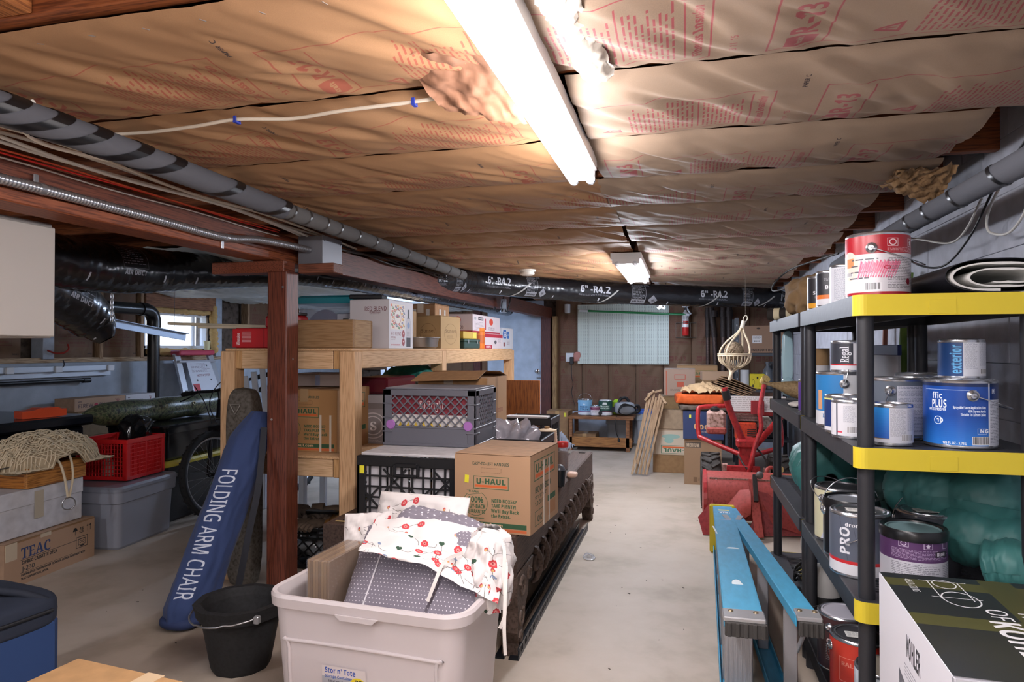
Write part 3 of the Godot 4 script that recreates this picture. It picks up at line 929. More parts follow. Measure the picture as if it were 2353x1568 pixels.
	for y in [0.015, 0.137]:
		for z in [-0.085, 0.085]:
			var s := MB.new(); s.lathe([Vector2(0.005, 0), Vector2(0.004, 0.002), Vector2(0, 0.002)], 10)
			part(o, "screw", s, mat("55565a", 0.4, 0.8), V(0.069, y, z), V(0, 0, -90))
	# bundle of white cables on top of the beam
	var runs := [[-1.955, 1.872, 0.0, "e0dcd2"], [-1.94, 1.886, 0.5, "d8d3c6"], [-1.915, 1.862, 1.1, "dedad0"], [-1.89, 1.88, 2.0, "c9c2b2"]]
	for q in runs:
		var p2 := []
		for k in 15:
			var z: float = -0.7 - k * 0.21
			p2.append(V(q[0] + 0.012 * sin(k * 1.3 + q[2] * 4), q[1] + 0.010 * sin(k * 0.9 + q[2] * 5) - (0.03 if k > 9 else 0.0) * (k - 9) / 5.0, z))
		var mb := MB.new(); mb.tube(spline(p2, 5), 0.0062, 8)
		single("house_wiring", "white electrical cable on the beam top, " + ["lying closest to the beam face", "second from the beam face, arching highest", "third from the beam face, lowest of the bundle", "yellowish one farthest from the beam face"][runs.find(q)], "cable", mb, mat(q[3], 0.45), Vector3.ZERO, Vector3.ZERO, "white cables on the beam")
	var lp := MB.new(); lp.tube(spline([V(-1.68, 1.91, -1.42), V(-1.76, 1.905, -1.44), V(-1.82, 1.88, -1.5), V(-1.84, 1.86, -1.6), V(-1.80, 1.862, -1.78)], 8), 0.0068, 8)
	single("cable_loop", "short curved white cable dropping from the ceiling behind the left foam pipe", "cable", lp, mat("e0d9cc", 0.45))
	for k in 2:
		var p3 := []
		for i in 12: p3.append(V(-1.995 + 0.008 * k, 1.846 + 0.004 * k + 0.003 * sin(i * 1.1 + k * 2), -0.6 - i * 0.22))
		var mb := MB.new(); mb.tube(spline(p3, 5), 0.0035, 7)
		single("red_wire", ["bright red wire lying along the top edge of the brown beam", "second red wire, orange-tinged, just above the bright one on the beam"][k], "wire", mb, mat(["f03a30", "e0603a"][k], 0.35))
	var p4 := []
	for i in 12: p4.append(V(-1.993, 1.826 + 0.003 * sin(i * 1.7), -0.6 - i * 0.22))
	var tw := MB.new(); tw.tube(spline(p4, 5), 0.003, 7)
	single("thin_wire", "thin white wire tacked along the beam face above the metal conduit", "wire", tw, mat("e4ddd0", 0.45))
	for k in 3:
		var p5 := []
		for i in 14: p5.append(V(-1.93 + i * 0.006 + 0.01 * k, 1.845 - 0.012 * k + 0.01 * sin(i * 1.4 + k * 2.1), -3.2 - i * 0.2))
		var mb := MB.new(); mb.tube(spline(p5, 4), 0.006, 7)
		single("dark_cable", ["uppermost of three dark cables along the far beam", "middle of three dark cables along the far beam", "lowest of three dark cables along the far beam"][k], "cable", mb, mat("2a2422", 0.5), Vector3.ZERO, Vector3.ZERO, "dark cables on the far beam")
	# smoke detector
	o = thing("smoke_detector", "round white smoke detector on the ceiling above the black duct", "smoke detector", V(-1.26, 1.862, -5.46))
	var sd := MB.new(); sd.lathe([Vector2(0, 0), Vector2(0.045, 0.002), Vector2(0.058, 0.010), Vector2(0.06, 0.022)], 36)
	part(o, "cover", sd, mat("e6dfd2", 0.45))
	var sb := MB.new(); sb.lathe([Vector2(0.0, 0.024), Vector2(0.055, 0.024), Vector2(0.056, 0.032), Vector2(0.072, 0.034), Vector2(0.072, 0.048), Vector2(0, 0.05)], 36)
	part(o, "base", sb, mat("e6dfd2", 0.45))
	# the printed duct in front of the back wall
	var c := cv(1024, 512, "15161a")
	var w := "b9bcc4"
	for k in 1:
		c.text("6\" -R4.2", 120, 130, 74, w, "bold", 0)
		c.fine(110, 216, 330, 18, "8a8d95", 8, 3)
		c.fill(300, 245, 10, 30, w)
		c.frame(560, 130, 110, 110, 3, "8a8d95"); c.fine(568, 138, 94, 94, "9a9da5", 9, 3)
		c.fill(560, 240, 110, 40, "8a8d95"); c.text("AIR DUCT", 566, 244, 20, "15161a")
		c.poly([V2(730, 200), V2(770, 240), V2(730, 280), V2(690, 240)], "8a8d95"); c.text("UL", 716, 226, 24, "15161a")
		c.text("Quality flex", 560, 96, 30, "7d8088", "serif", 150)
		c.fill(860, 250, 10, 30, w)
	var film := printed(c.tex(), 0.22)
	film.uv1_offset = V(0, -0.13, 0); film.clearcoat_enabled = true; film.clearcoat = 0.3
	duct("long black film duct marked in white, slung across the ceiling before the back wall", spline([V(-2.02, 1.79, -4.9), V(-1.93, 1.83, -5.35), V(-1.79, 1.852, -5.8), V(-1.40, 1.842, -6.25), V(-0.95, 1.82, -6.6), V(-0.3, 1.80, -6.95), V(0.3, 1.795, -7.25), V(0.79, 1.79, -7.5), V(1.0, 1.76, -7.62)], 12), 0.107, film, 5, 0.98, [0.36, 0.56, 0.75, 0.9])
	# two black ducts in the left bay
	var d2 := cv(512, 512, "121317")
	d2.frame(200, 90, 120, 90, 2, "70737a"); d2.fine(206, 100, 108, 70, "8a8d95", 9, 3); d2.text("AIR DUCT", 205, 180, 22, "9a9da5")
	d2.fill(60, 210, 8, 30, "a9acb4"); d2.fill(400, 200, 8, 26, "a9acb4")
	var f2 := printed(d2.tex(), 0.2)
	f2.uv1_offset = V(0, -0.15, 0); f2.clearcoat_enabled = true; f2.clearcoat = 0.3
	duct("fat black film duct under the beam, coming out from behind the white cabinet", spline([V(-2.75, 1.65, -1.7), V(-2.78, 1.655, -2.3), V(-2.82, 1.665, -2.9), V(-2.78, 1.72, -3.5), V(-2.62, 1.775, -4.2)], 10), spread([0.12, 0.125, 0.125, 0.105, 0.075], 10), f2, 11, 0.8)
	duct("narrower black film duct running back along the far side of the beam", spline([V(-2.62, 1.78, -4.0), V(-2.45, 1.78, -4.8), V(-2.33, 1.77, -6.2), V(-2.2, 1.765, -8.4)], 14), 0.085, f2, 12, 0.8)
	duct("black film duct hanging down in a rounded end beside the white cabinet", spline([V(-2.72, 1.60, -2.15), V(-2.9, 1.56, -2.45), V(-2.98, 1.49, -2.72), V(-3.02, 1.40, -2.9), V(-2.98, 1.30, -2.95)], 8), spread([0.12, 0.13, 0.13, 0.115, 0.04], 8), f2, 13, 0.8)
	# chain
	o = thing("hanging_chain", "short steel chain hanging in front of the black duct near the white cabinet", "chain", V(-2.72, 1.36, -2.72))
	for k in 5:
		var lb := MB.new(); lb.tube(spline([V(0.006, 0, 0), V(0.006, 0.02, 0), V(0, 0.027, 0), V(-0.006, 0.02, 0), V(-0.006, 0, 0), V(0, -0.007, 0)], 4, true), 0.0022, 6, false, true)
		part(o, "link", lb, mat("b9bbc0", 0.3, 0.9), V(0, 0.03 + k * 0.027, 0), V(0, 90 * (k % 2), 0))
	# torn pieces of facing near the lamp
	var kp := mat("b08a5c", 0.7, 0.0, "mottle", 2.0)
	var rp := mat("94694f", 0.75, 0.0, "mottle", 5.0)
	var n1 := nz(77, 1.0)
	var tf := MB.new()
	tf.grid(func(u, v): return V(lerpf(-0.66, -0.44, u) + 0.03 * v, 1.935 - 0.065 * pow(v, 1.2) * (0.5 + u * 0.6) + 0.016 * n1.get_noise_2d(u * 3.2, v * 2.6), lerpf(-1.45, -1.74, v) - 0.05 * u * v + 0.02 * n1.get_noise_2d(u * 7, 5.0) * v), 22, 18)
	single("torn_paper_flap", "torn flap of brown insulation paper hanging left of the nearest strip light", "paper flap", tf, rp)
	var tg := MB.new()
	tg.grid(func(u, v): return V(lerpf(-0.285, -0.20, u) + 0.04 * v + 0.01 * n1.get_noise_2d(v * 9, u), 1.93 - 0.012 * sin(PI * u) * (0.4 + v) + 0.010 * n1.get_noise_2d(u * 4 + 9, v * 7), lerpf(-1.22, -1.68, v)), 10, 30)
	single("torn_paper_strip", "crumpled pale strip of torn insulation paper right of the nearest strip light", "paper flap", tg, mat("d6cdbf", 0.75, 0.0, "mottle", 3.0))
	var th := MB.new()
	th.grid(func(u, v): return V(lerpf(0.78, 0.98, u) , 1.925 - 0.10 * u * v + 0.03 * n1.get_noise_2d(u * 8 + 3, v * 8), lerpf(-2.80, -3.05, v) + 0.05 * n1.get_noise_2d(u * 12, 2.0)), 16, 14)
	single("torn_paper_corner", "ragged torn corner of brown ceiling paper beside the right-hand foam pipe", "paper flap", th, mat("b3916a", 0.75, 0.0, "dirt", 3.0))
	# outlet boxes on the far beam
	o = thing("switch_box", "small pale metal box with wires hanging from the far end of the beam", "electrical box", V(-1.77, 1.66, -6.6))
	var x1 := MB.new(); x1.box(V(0, 0.03, 0), V(0.05, 0.14, 0.05), 0.003)
	part(o, "box", x1, mat("a9b4bf", 0.4, 0.4))
	for k in 3:
		var q := MB.new(); q.tube(spline([V(-0.02 + 0.02 * k, 0.0, 0.02), V(-0.06 + 0.05 * k, -0.03, 0.04), V(-0.09 + 0.08 * k, 0.05, 0.03), V(-0.07 + 0.07 * k, 0.12, 0.0)], 6), 0.006, 7)
		part(o, "wire", q, mat("1c1a1a", 0.5))
	# cabinet under the beam
	o = thing("wall_cabinet", "plain off-white cabinet hung under the beam at the left edge of the view", "cabinet", V(-2.2, 1.29, -1.34))
	var cbx := MB.new(); cbx.box(V(-0.15, 0.205, 0), V(0.3, 0.41, 1.2), 0.004)
	part(o, "body", cbx, mat("a9a39b", 0.5))
	var cdr := MB.new(); cdr.box(V(0.008, 0.2, -0.012), V(0.016, 0.39, 1.17), 0.004)
	part(o, "door", cdr, mat("b3ada5", 0.5))

func spread(a: Array, per: int) -> Array:
	var out := []
	for i in a.size() - 1:
		for k in per: out.append(lerpf(a[i], a[i + 1], float(k) / per))
	out.append(a[-1])
	return out

const KRAFT := "a98a70"
func kraft(c := "a98a70") -> StandardMaterial3D:
	return mat(c, 0.8, 0.0, "mottle", 2.5)
# a box-shaped bin with tapered walls: top size, bottom size, height, wall
func tapered(mb: MB, st: Vector2, sb: Vector2, h: float, rt := 0.04, y0 := 0.0, n := 6) -> MB:
	var ring := func(s: Vector2, y: float, r: float) -> Array:
		var out := []
		for q in [[1, 1, 0.0], [-1, 1, 90.0], [-1, -1, 180.0], [1, -1, 270.0]]:
			for k in n + 1:
				var a: float = deg_to_rad(q[2] + 90.0 * k / n)
				out.append(Vector3(q[0] * (s.x * 0.5 - r) + cos(a) * r, y, q[1] * (s.y * 0.5 - r) + sin(a) * r))
		return out
	loft(mb, [ring.call(sb, y0, rt * 0.8), ring.call(st, y0 + h, rt)])
	return mb
# join rings of equal count, going anticlockwise seen from below
func loft(mb: MB, rings: Array) -> void:
	for i in rings.size() - 1:
		var a: Array = rings[i]; var b: Array = rings[i + 1]
		var m := a.size()
		var base := mb.v.size()
		for k in m + 1:
			var kk := k % m
			var tg: Vector3 = a[(kk + 1) % m] - a[(kk - 1 + m) % m]
			var up: Vector3 = b[kk] - a[kk]
			if tg.length() < 1e-6: tg = b[(kk + 1) % m] - b[(kk - 1 + m) % m]
			var nn := up.cross(tg).normalized()
			mb.p(a[kk], nn, Vector2(float(k) / m, 1.0 - float(i) / (rings.size() - 1)))
			mb.p(b[kk], nn, Vector2(float(k) / m, 1.0 - float(i + 1) / (rings.size() - 1)))
		for k in m:
			var q := base + k * 2
			mb.x.append_array([q, q + 2, q + 1, q + 1, q + 2, q + 3])
func ringrect(sx: float, sz: float, y: float, r: float, n := 6) -> Array:
	var out := []
	for q in [[1, 1, 0.0], [-1, 1, 90.0], [-1, -1, 180.0], [1, -1, 270.0]]:
		for k in n + 1:
			var a: float = deg_to_rad(q[2] + 90.0 * k / n)
			out.append(Vector3(q[0] * (sx * 0.5 - r) + cos(a) * r, y, q[1] * (sz * 0.5 - r) + sin(a) * r))
	return out
func flat_ring(mb: MB, r: Array, up := true) -> void:
	var c := Vector3.ZERO
	for q in r: c += q
	c /= r.size()
	for k in r.size():
		if up: mb.tri(c, r[k], r[(k + 1) % r.size()])
		else: mb.tri(c, r[(k + 1) % r.size()], r[k])
func lidded_tote(o: Node3D, s: Vector3, body: Material, lid: Material, taper := 0.86) -> void:
	var b := MB.new()
	var rs := [ringrect(s.x * taper * 0.96, s.z * taper * 0.96, 0.0, 0.03), ringrect(s.x * taper, s.z * taper, 0.015, 0.04), ringrect(s.x * (taper + 0.94) * 0.5, s.z * (taper + 0.94) * 0.5, s.y * 0.72, 0.04), ringrect(s.x * 0.955, s.z * 0.955, s.y * 0.74, 0.04), ringrect(s.x * 0.97, s.z * 0.97, s.y * 0.93, 0.04)]
	loft(b, rs); flat_ring(b, rs[0], false)
	part(o, "body", b, body)
	var l := MB.new()
	var rl := [ringrect(s.x * 0.96, s.z * 0.96, s.y * 0.915, 0.04), ringrect(s.x, s.z, s.y * 0.92, 0.045), ringrect(s.x, s.z, s.y * 0.965, 0.045), ringrect(s.x * 0.95, s.z * 0.95, s.y, 0.04), ringrect(s.x * 0.88, s.z * 0.88, s.y * 0.985, 0.03)]
	loft(l, rl); flat_ring(l, rl[4], true); flat_ring(l, rl[0], false)
	part(o, "lid", l, lid)
func ring_mb(r: float, t: float, seg := 28) -> MB:
	var pts := []
	for k in seg: pts.append(V(cos(TAU * k / seg) * r, sin(TAU * k / seg) * r, 0))
	return MB.new().tube(pts, t, 10, false, true)

func left_bay() -> void:
	# cassette deck carton
	var o := thing("cassette_deck_carton", "brown stereo cassette deck carton on the floor, lowest of the stack at the left edge", "carton", V(-3.62, 0, -3.02), 6.5, "")
	var c := cv(768, 290, KRAFT)
	c.grain(0.03, 3, 0.6, 0.6)
	c.fill(0, 0, 768, 10, "8d6b48")
	c.text("TEAC", 120, 26, 96, "2c3f6c", "serifbold", 250)
	c.fill(120, 128, 560, 3, "222222"); c.text("STEREO CASSETTE DECK", 126, 130, 30, "222222", "bold", 300)
	c.text("J-230", 130, 164, 40, "2a2c33", "plain", 110)
	c.fill(120, 212, 440, 2, "222222"); c.text("ASSEMBLED IN TAIWAN UNDER TECHNICAL LICENSE AGREEMENT WITH", 122, 214, 20, "222222", "bold", 560); c.text("TEAC CORPORATION, JAPAN.", 122, 240, 20, "222222", "bold", 230)
	c.frame(590, 110, 110, 80, 4, "222222"); c.frame(612, 126, 66, 44, 3, "222222"); c.oval(632, 148, 9, 9, "222222", 3); c.oval(660, 148, 9, 9, "222222", 3); c.poly([V2(622, 182), V2(670, 182), V2(660, 172), V2(632, 172)], "222222")
	c.poly([V2(560, 62), V2(605, 62), V2(597, 44), V2(582, 36), V2(568, 44)], "222222"); c.fill(581, 60, 4, 30, "222222")
	c.text("16", 622, 36, 30, "222222"); c.fill(620, 70, 40, 4, "222222"); c.fill(620, 80, 40, 4, "222222")
	for k in 2: c.poly([V2(690 + k * 26, 50), V2(710 + k * 26, 50), V2(700 + k * 26, 34)], "222222"); c.fill(698 + k * 26, 50, 4, 34, "222222")
	carton(o, V(0.38, 0.235, 0.62), kraft(), {"right": printed(c.tex(), 0.75)}, {"seam_z": true, "tape_c": "c9b79a"})
	for z in [0.27, 0.05]:
		var t := MB.new(); t.box(V(0.192, 0.19 if z > 0.1 else 0.226, z), V(0.002, 0.09 if z > 0.1 else 0.02, 0.07), 0.0)
		part(o, "tape_piece", t, mat("c6b79f", 0.18))
	# white carton
	o = thing("white_carton", "dingy white lidded carton stacked on the cassette deck box", "carton", V(-3.655, 0.243, -2.985), 5.0)
	var wb := mat("cfcfd3", 0.7, 0.0, "mottle", 2.0)
	var b := MB.new(); b.box(V(0, 0.09, 0), V(0.374, 0.18, 0.575), 0.004); part(o, "body", b, wb)
	var l := MB.new(); l.box(V(0, 0.2, 0), V(0.384, 0.09, 0.585), 0.005); part(o, "lid", l, mat("d4d4d8", 0.7, 0.0, "mottle", 2.0))
	var tp := MB.new(); tp.box(V(0.193, 0.15, 0.02), V(0.001, 0.15, 0.06), 0.0); part(o, "tape", tp, mat("b5ab97", 0.3))
	# wooden crate
	o = thing("wooden_tray_box", "shallow varnished wooden box on the white carton, under the rope net", "wooden box", V(-3.635, 0.492, -3.08), 4.0)
	var wm := wood("c68a45", 2, 0.45)
	for q in [[V(0.17, 0.055, 0), V(0.02, 0.11, 0.40), "side"], [V(-0.17, 0.055, 0), V(0.02, 0.11, 0.40), "side"], [V(0, 0.055, 0.19), V(0.32, 0.11, 0.02), "end"], [V(0, 0.055, -0.19), V(0.32, 0.11, 0.02), "end"], [V(0, 0.006, 0), V(0.32, 0.012, 0.36), "bottom"]]:
		var m := MB.new(); m.box(q[0], q[1], 0.003); part(o, q[2], m, wm if q[2] != "end" else wood("b9782f", 0, 0.45))
	o = thing("wood_block", "small brown wood block with a metal rod, on the edge of the wooden box", "wood block", V(-3.53, 0.604, -3.03), 4.0)
	var bk := MB.new(); bk.box(V(0, 0.03, 0), V(0.09, 0.06, 0.2), 0.004); part(o, "block", bk, wood("9a5f34", 2, 0.5))
	var rd := MB.new(); rd.tube([V(0.02, 0.015, 0.1), V(0.02, 0.012, 0.26)], 0.004, 8); part(o, "rod", rd, mat("8a8a8c", 0.3, 0.9))
	# rope net over the box
	o = thing("rope_net_hammock", "bundled cream rope net with hanging cords and a steel ring", "rope net", V(-3.62, 0.61, -3.13))
	var k1 := nz(31, 1.0)
	var dome := func(u: float, v: float, lift: float) -> Vector3:
		var a := (u - 0.5) * 2.0; var e := (v - 0.5) * 2.0
		var r2 := minf(1.0, a * a * 0.9 + e * e * 0.9)
		var y := 0.155 * pow(1.0 - r2, 0.6) + 0.03 * k1.get_noise_2d(u * 6, v * 6) - (0.05 if r2 > 0.97 else 0.0)
		return V(a * 0.21, maxf(y, -0.02) + lift, e * 0.32 + 0.02 * sin(u * 9.0))
	var core := MB.new(); core.grid(func(u, v): return dome.call(u, v, -0.006), 20, 26)
	part(o, "bundle", core, mat("bba98a", 0.95, 0.0, "mottle", 12.0))
	var net := MB.new()
	for fam in 2:
		for i in 54:
			var pts := []
			for j in 34:
				var s := j / 33.0
				var u := (i - 13) / 28.0 + (s - 0.5) * (0.7 if fam == 0 else -0.7) + 0.012 * sin(s * 60.0 + i)
				if u > -0.02 and u < 1.02: pts.append(dome.call(clampf(u, 0, 1), s, 0.002 + 0.002 * sin(s * 70.0)))
			if pts.size() > 3: net.tube(pts, 0.0036, 5, false)
	part(o, "netting", net, mat("d6c6a8", 0.9))
	for k in 2:
		var cd := MB.new(); cd.tube(spline([V(0.17 + 0.01 * k, 0.03, 0.06 - 0.08 * k), V(0.21, -0.02, 0.06 - 0.07 * k), V(0.222, -0.1, 0.045 - 0.05 * k), V(0.226, -0.2, 0.03 - 0.01 * k)], 8), 0.0065, 8)
		part(o, "cord", cd, mat("cdbfa3", 0.9))
	part(o, "ring", ring_mb(0.034, 0.004), mat("b4b6ba", 0.25, 0.9), V(0.226, -0.238, 0.024), V(0, 70, 0))
	# grey tote
	o = thing("grey_tote", "grey lidded plastic storage tote on the floor beneath the red crate", "storage tote", V(-3.645, 0, -3.70), 6.0)
	lidded_tote(o, V(0.50, 0.395, 0.60), mat("8a8e99", 0.35), mat("7d818c", 0.3))
	# red crate
	o = thing("red_crate", "bright red plastic crate of open lattice on the grey tote", "crate", V(-3.70, 0.397, -3.79), 6.0)
	var red := mat("c91f22", 0.3)
	for q in [[V(0, 0, 0.18), 0.0, 0.38, 8], [V(0, 0, -0.18), 0.0, 0.38, 8], [V(0.18, 0, 0), 90.0, 0.38, 14], [V(-0.18, 0, 0), 90.0, 0.38, 14]]:
		var w := MB.new()
		crate_wall(w, 0.36, 0.23, 0.02, q[3] * 2, 9, 0.008, 0.004)
		w.box(V(0, 0.25, 0), V(0.38, 0.03, 0.016), 0.003); w.box(V(0, 0.012, 0), V(0.37, 0.024, 0.012), 0.002)
		w.box(V(-0.17, 0.13, 0), V(0.035, 0.25, 0.012), 0.002); w.box(V(0.17, 0.13, 0), V(0.035, 0.25, 0.012), 0.002)
		if q[3] == 14: w.box(V(0, 0.13, 0), V(0.012, 0.24, 0.012), 0.002)
		part(o, "lattice_wall", w, red, q[0], V(0, q[1], 0))
	var bt := MB.new(); bt.box(V(0, 0.006, 0), V(0.36, 0.012, 0.36), 0.002); part(o, "base", bt, red)
	for q in [["orange bottle seen through the lattice of the red crate", "c96a2a", V(-3.60, 0.41, -3.82), 0.045, 0.17], ["clear jar seen through the near side of the red crate", "b9a79b", V(-3.72, 0.41, -3.70), 0.04, 0.12]]:
		var jm := MB.new(); jm.lathe([Vector2(0, 0), Vector2(q[3], 0.002), Vector2(q[3], q[4] * 0.75), Vector2(q[3] * 0.5, q[4] * 0.88), Vector2(q[3] * 0.45, q[4]), Vector2(0, q[4])], 18)
		single("bottle", q[0], "bottle", jm, mat(q[1], 0.3), q[2])
	var bag := MB.new(); bag.blob(V(0, 0.07, 0), V(0.075, 0.11, 0.12), 0.8, 24, 14, 0.35, nz(4, 1.0))
	single("black_bag", "shiny crumpled black plastic bag poking up from the red crate", "bag", bag, mat("101114", 0.15), V(-3.66, 0.62, -3.87))
	# black totes with yellow lids
	o = thing("black_tote", "black storage tote with a yellow lid on the floor behind the bicycle wheel", "storage tote", V(-3.86, 0, -4.42), 3.0)
	lidded_tote(o, V(0.56, 0.44, 0.80), mat("17181b", 0.35), mat("c9b53a", 0.4), 0.9)
	o = thing("black_tote", "black tote wrapped in clear film with a yellow sticker, upper of the two totes", "storage tote", V(-3.88, 0.442, -4.44), 3.0)
	lidded_tote(o, V(0.52, 0.26, 0.76), mat("131417", 0.2), mat("1d1e22", 0.15), 0.92)
	var st := MB.new(); st.box(Vector3.ZERO, V(0.03, 0.05, 0.001), 0.0)
	part(o, "sticker", st, mat("d8cf3c", 0.5), V(0.1, 0.13, 0.362), V(3, 0, 6), "small yellow sticker")
	# camouflage roll
	o = thing("camouflage_roll", "long rolled camouflage mat lying across the black totes toward the window wall", "rolled mat", V(-3.93, 0.795, -4.45))
	var pts := []; var rr := []
	for k in 31:
		var s := k / 30.0
		pts.append(V(-0.03 + 0.05 * s, -0.012 * sin(PI * s) + 0.01 * s, 0.72 - 1.5 * s))
		rr.append(0.088 * (1.0 - pow(1.0 - minf(1.0, s * 6.0), 2.0) * 0.75) * (1.0 + 0.04 * sin(s * 30.0)))
	var cm := MB.new(); cm.tube(pts, rr, 22)
	part(o, "roll", cm, mat("ffffff", 0.35, 0.0, "camo", 2.6))
	for s in [0.42, 0.62]:
		part(o, "grommet", ring_mb(0.012, 0.003, 16), mat("c9c2a0", 0.3, 0.8), V(0.088, 0.02, 0.72 - 1.5 * s), V(0, 90, 0))
	# fireworks cartons against the wall
	for q in [["sports_carton", "long brown carton standing on the floor against the concrete, lowest of its stack", V(-4.72, 0, -4.68), V(0.34, 0.56, 0.86), "a88a66"], ["sports_carton", "plain brown carton below the two printed long boxes by the wall", V(-4.72, 0.564, -4.68), V(0.32, 0.19, 0.86), "9f8260"]]:
		o = thing(q[0], q[1], "carton", q[2])
		carton(o, q[3], kraft(q[4]), {}, {"tape": false})
	for k in 2:
		var base: String = "b3947a" if k == 0 else "d3d3d8"
		c = cv(420, 110, base); c.text("miller", 22, 20, 12, "40303a", "plain")
		c.text("FIREW", 22, 34, 46, "4c3a40", "plain", 130); c.oval(170, 62, 15, 15, "b22f4a"); c.text("RX", 190, 34, 46, "4c3a40", "plain", 56)
		c.text("UP", 330, 54, 44, "9a2f48", "plain", 62)
		for a in [-0.5, -0.2, 0.1, 0.45]: c.line(V2(354, 56), V2(354 + a * 44, 20), 3, "7c2f3c")
		o = thing("printed_long_carton", ["long brown carton with red and grey lettering against the left concrete wall", "short white carton with the same red and grey lettering, nearest the black pipe"][k], "carton", V(-4.70, 0.76, -4.50 if k == 0 else -4.915), 0, "")
		carton(o, V(0.2, 0.10, 0.49 if k == 0 else 0.325), kraft(base), {"right": printed(c.tex(), 0.7)}, {"flaps": false})
	# black case with a rod and an orange scoop
	o = thing("black_case", "large glossy black case with a rounded lip behind the rope net at the left edge", "case", V(-4.3, 0, -3.25))
	var cb := MB.new(); cb.box(V(0, 0.37, 0), V(0.74, 0.74, 0.94), 0.02); part(o, "body", cb, mat("14161b", 0.25))
	var cl := MB.new(); cl.box(V(0, 0.775, 0), V(0.82, 0.07, 1.02), 0.025); part(o, "lid", cl, mat("171a20", 0.2))
	var cr := MB.new(); cr.tube([V(0.415, 0.70, 0.45), V(0.415, 0.70, 0.02)], 0.01, 10); part(o, "rail", cr, mat("43464d", 0.3, 0.7))
	var osc := MB.new()
	osc.prism([V2(-0.13, 0), V2(0.06, 0), V2(0.13, 0.005), V2(0.13, 0.05), V2(0.10, 0.05), V2(0.08, 0.062), V2(-0.03, 0.062), V2(-0.06, 0.05), V2(-0.13, 0.046)], -0.05, 0.05)
	single("orange_scoop", "small orange plastic carrier lying on the black case", "plastic carrier", osc, mat("e2552c", 0.4), V(-4.02, 0.812, -3.47), V(0, 75, 0))
	# wall-hung unlit strip fixture and rod
	o = thing("wall_strip_fixture", "unlit grey metal strip fixture mounted along the left concrete wall", "light fixture", V(-4.85, 1.03, -4.2))
	var wf := MB.new(); wf.box(V(0, 0.05, 0), V(0.07, 0.02, 1.3), 0.003); wf.box(V(-0.02, 0.025, 0), V(0.03, 0.06, 1.3), 0.003); wf.box(V(0.03, 0.065, 0), V(0.012, 0.04, 1.3), 0.002)
	part(o, "channel", wf, mat("b9c2cc", 0.4, 0.3))
	for z in [-0.6, -0.1, 0.3]:
		var e := MB.new(); e.box(V(0.04, 0.06, z), V(0.02, 0.05, 0.06), 0.003); part(o, "bracket", e, mat("d5dae0", 0.4))
	var rb := MB.new(); rb.tube([V(0, 0, 0.9), V(0, 0, -0.55)], 0.016, 10); rb.tube([V(0, -0.004, -0.55), V(0, -0.004, -0.62)], 0.022, 10)
	single("black_rod", "black rod held along the left wall just below the unlit fixture", "rod", rb, mat("1b1c20", 0.4), V(-4.84, 0.995, -4.0))
	for q in [["red hook screwed to the pale stud on the left wall", "a33028", V(-4.90, 1.22, -4.34), 1.0], ["dark hook low on the pale stud under the red hook", "3b3f47", V(-4.90, 1.09, -4.30), 0.7]]:
		var hk := MB.new(); hk.tube(spline([V(-0.03, 0.02, 0.03), V(0.03, 0.0, 0.02), V(0.07, 0.0, -0.02), V(0.09, 0.03, -0.05), V(0.07, 0.07, -0.06)], 6), 0.007 * q[3], 8)
		single("wall_hook", q[0], "hook", hk, mat(q[1], 0.4), q[2])
	# black drain pipe
	o = thing("drain_pipe", "black plastic drain pipe that turns down by the window in the left bay", "pipe", V(-4.72, 0, -5.19))
	var dm := mat("0e0f12", 0.3)
	var d1 := MB.new(); d1.tube([V(0, 1.61, 1.5), V(0, 1.61, 0.10)], 0.052, 24); part(o, "level_run", d1, dm)
	var d2 := MB.new(); d2.tube(spline([V(0, 1.61, 0.16), V(0, 1.608, 0.09), V(0, 1.58, 0.03), V(0, 1.52, 0.0), V(0, 1.45, 0)], 8), 0.06, 24); part(o, "elbow", d2, dm)
	var d3 := MB.new(); d3.tube([V(0, 1.47, 0), V(0, 0, 0)], 0.052, 24); part(o, "downpipe", d3, dm)
	# metal channels and boards
	o = thing("metal_channel", "long grey metal angle strip slanting down in front of the window", "metal strip")
	var ch := MB.new(); ch.bar(V(-4.28, 1.50, -3.85), V(-4.3, 1.356, -5.10), 0.012, 0.06, Vector3.UP); ch.bar(V(-4.26, 1.53, -3.85), V(-4.28, 1.386, -5.10), 0.05, 0.006, Vector3.UP)
	part(o, "angle", ch, mat("9aa6b5", 0.45, 0.5))
	for q in [V(-4.275, 1.49, -4.1), V(-4.285, 1.40, -4.95)]:
		var hw := MB.new(); hw.tube([q, V(q.x, 1.83, q.z)], 0.0015, 5); part(o, "hanging_wire", hw, mat("55585e", 0.4, 0.7))
	for k in 2:
		var bd := MB.new(); bd.bar(V(-2.87 + 0.18 * k, 1.398 - 0.02 * k, -3.28 - 0.02 * k), V(-2.15, 1.375, -3.50 - 0.05 * k), 0.07, 0.016, Vector3.UP)
		single("loose_board", ["longer of two thin pale boards jutting left over the red tool bag", "shorter thin pale board just under the longer one, jutting toward the window"][k], "board", bd, mat("c4baa2", 0.6))
	# stepladder below the window
	o = thing("aluminium_stepladder", "aluminium stepladder standing against the wall below the basement window", "stepladder", V(-4.62, 0, -5.78))
	var al := mat("c3c6cc", 0.3, 0.75)
	for s in [-1.0, 1.0]:
		var rl := MB.new(); rl.bar(V(0.22, 0, s * 0.29), V(-0.16, 1.2, s * 0.235), 0.026, 0.075, V(0, 0, 1)); part(o, "rail", rl, al)
	for k in 4:
		var sp := MB.new(); var y := 0.26 + k * 0.29; sp.box(V(0.22 - 0.38 * y / 1.2, y, 0), V(0.085, 0.022, 0.52), 0.004); part(o, "step", sp, al)
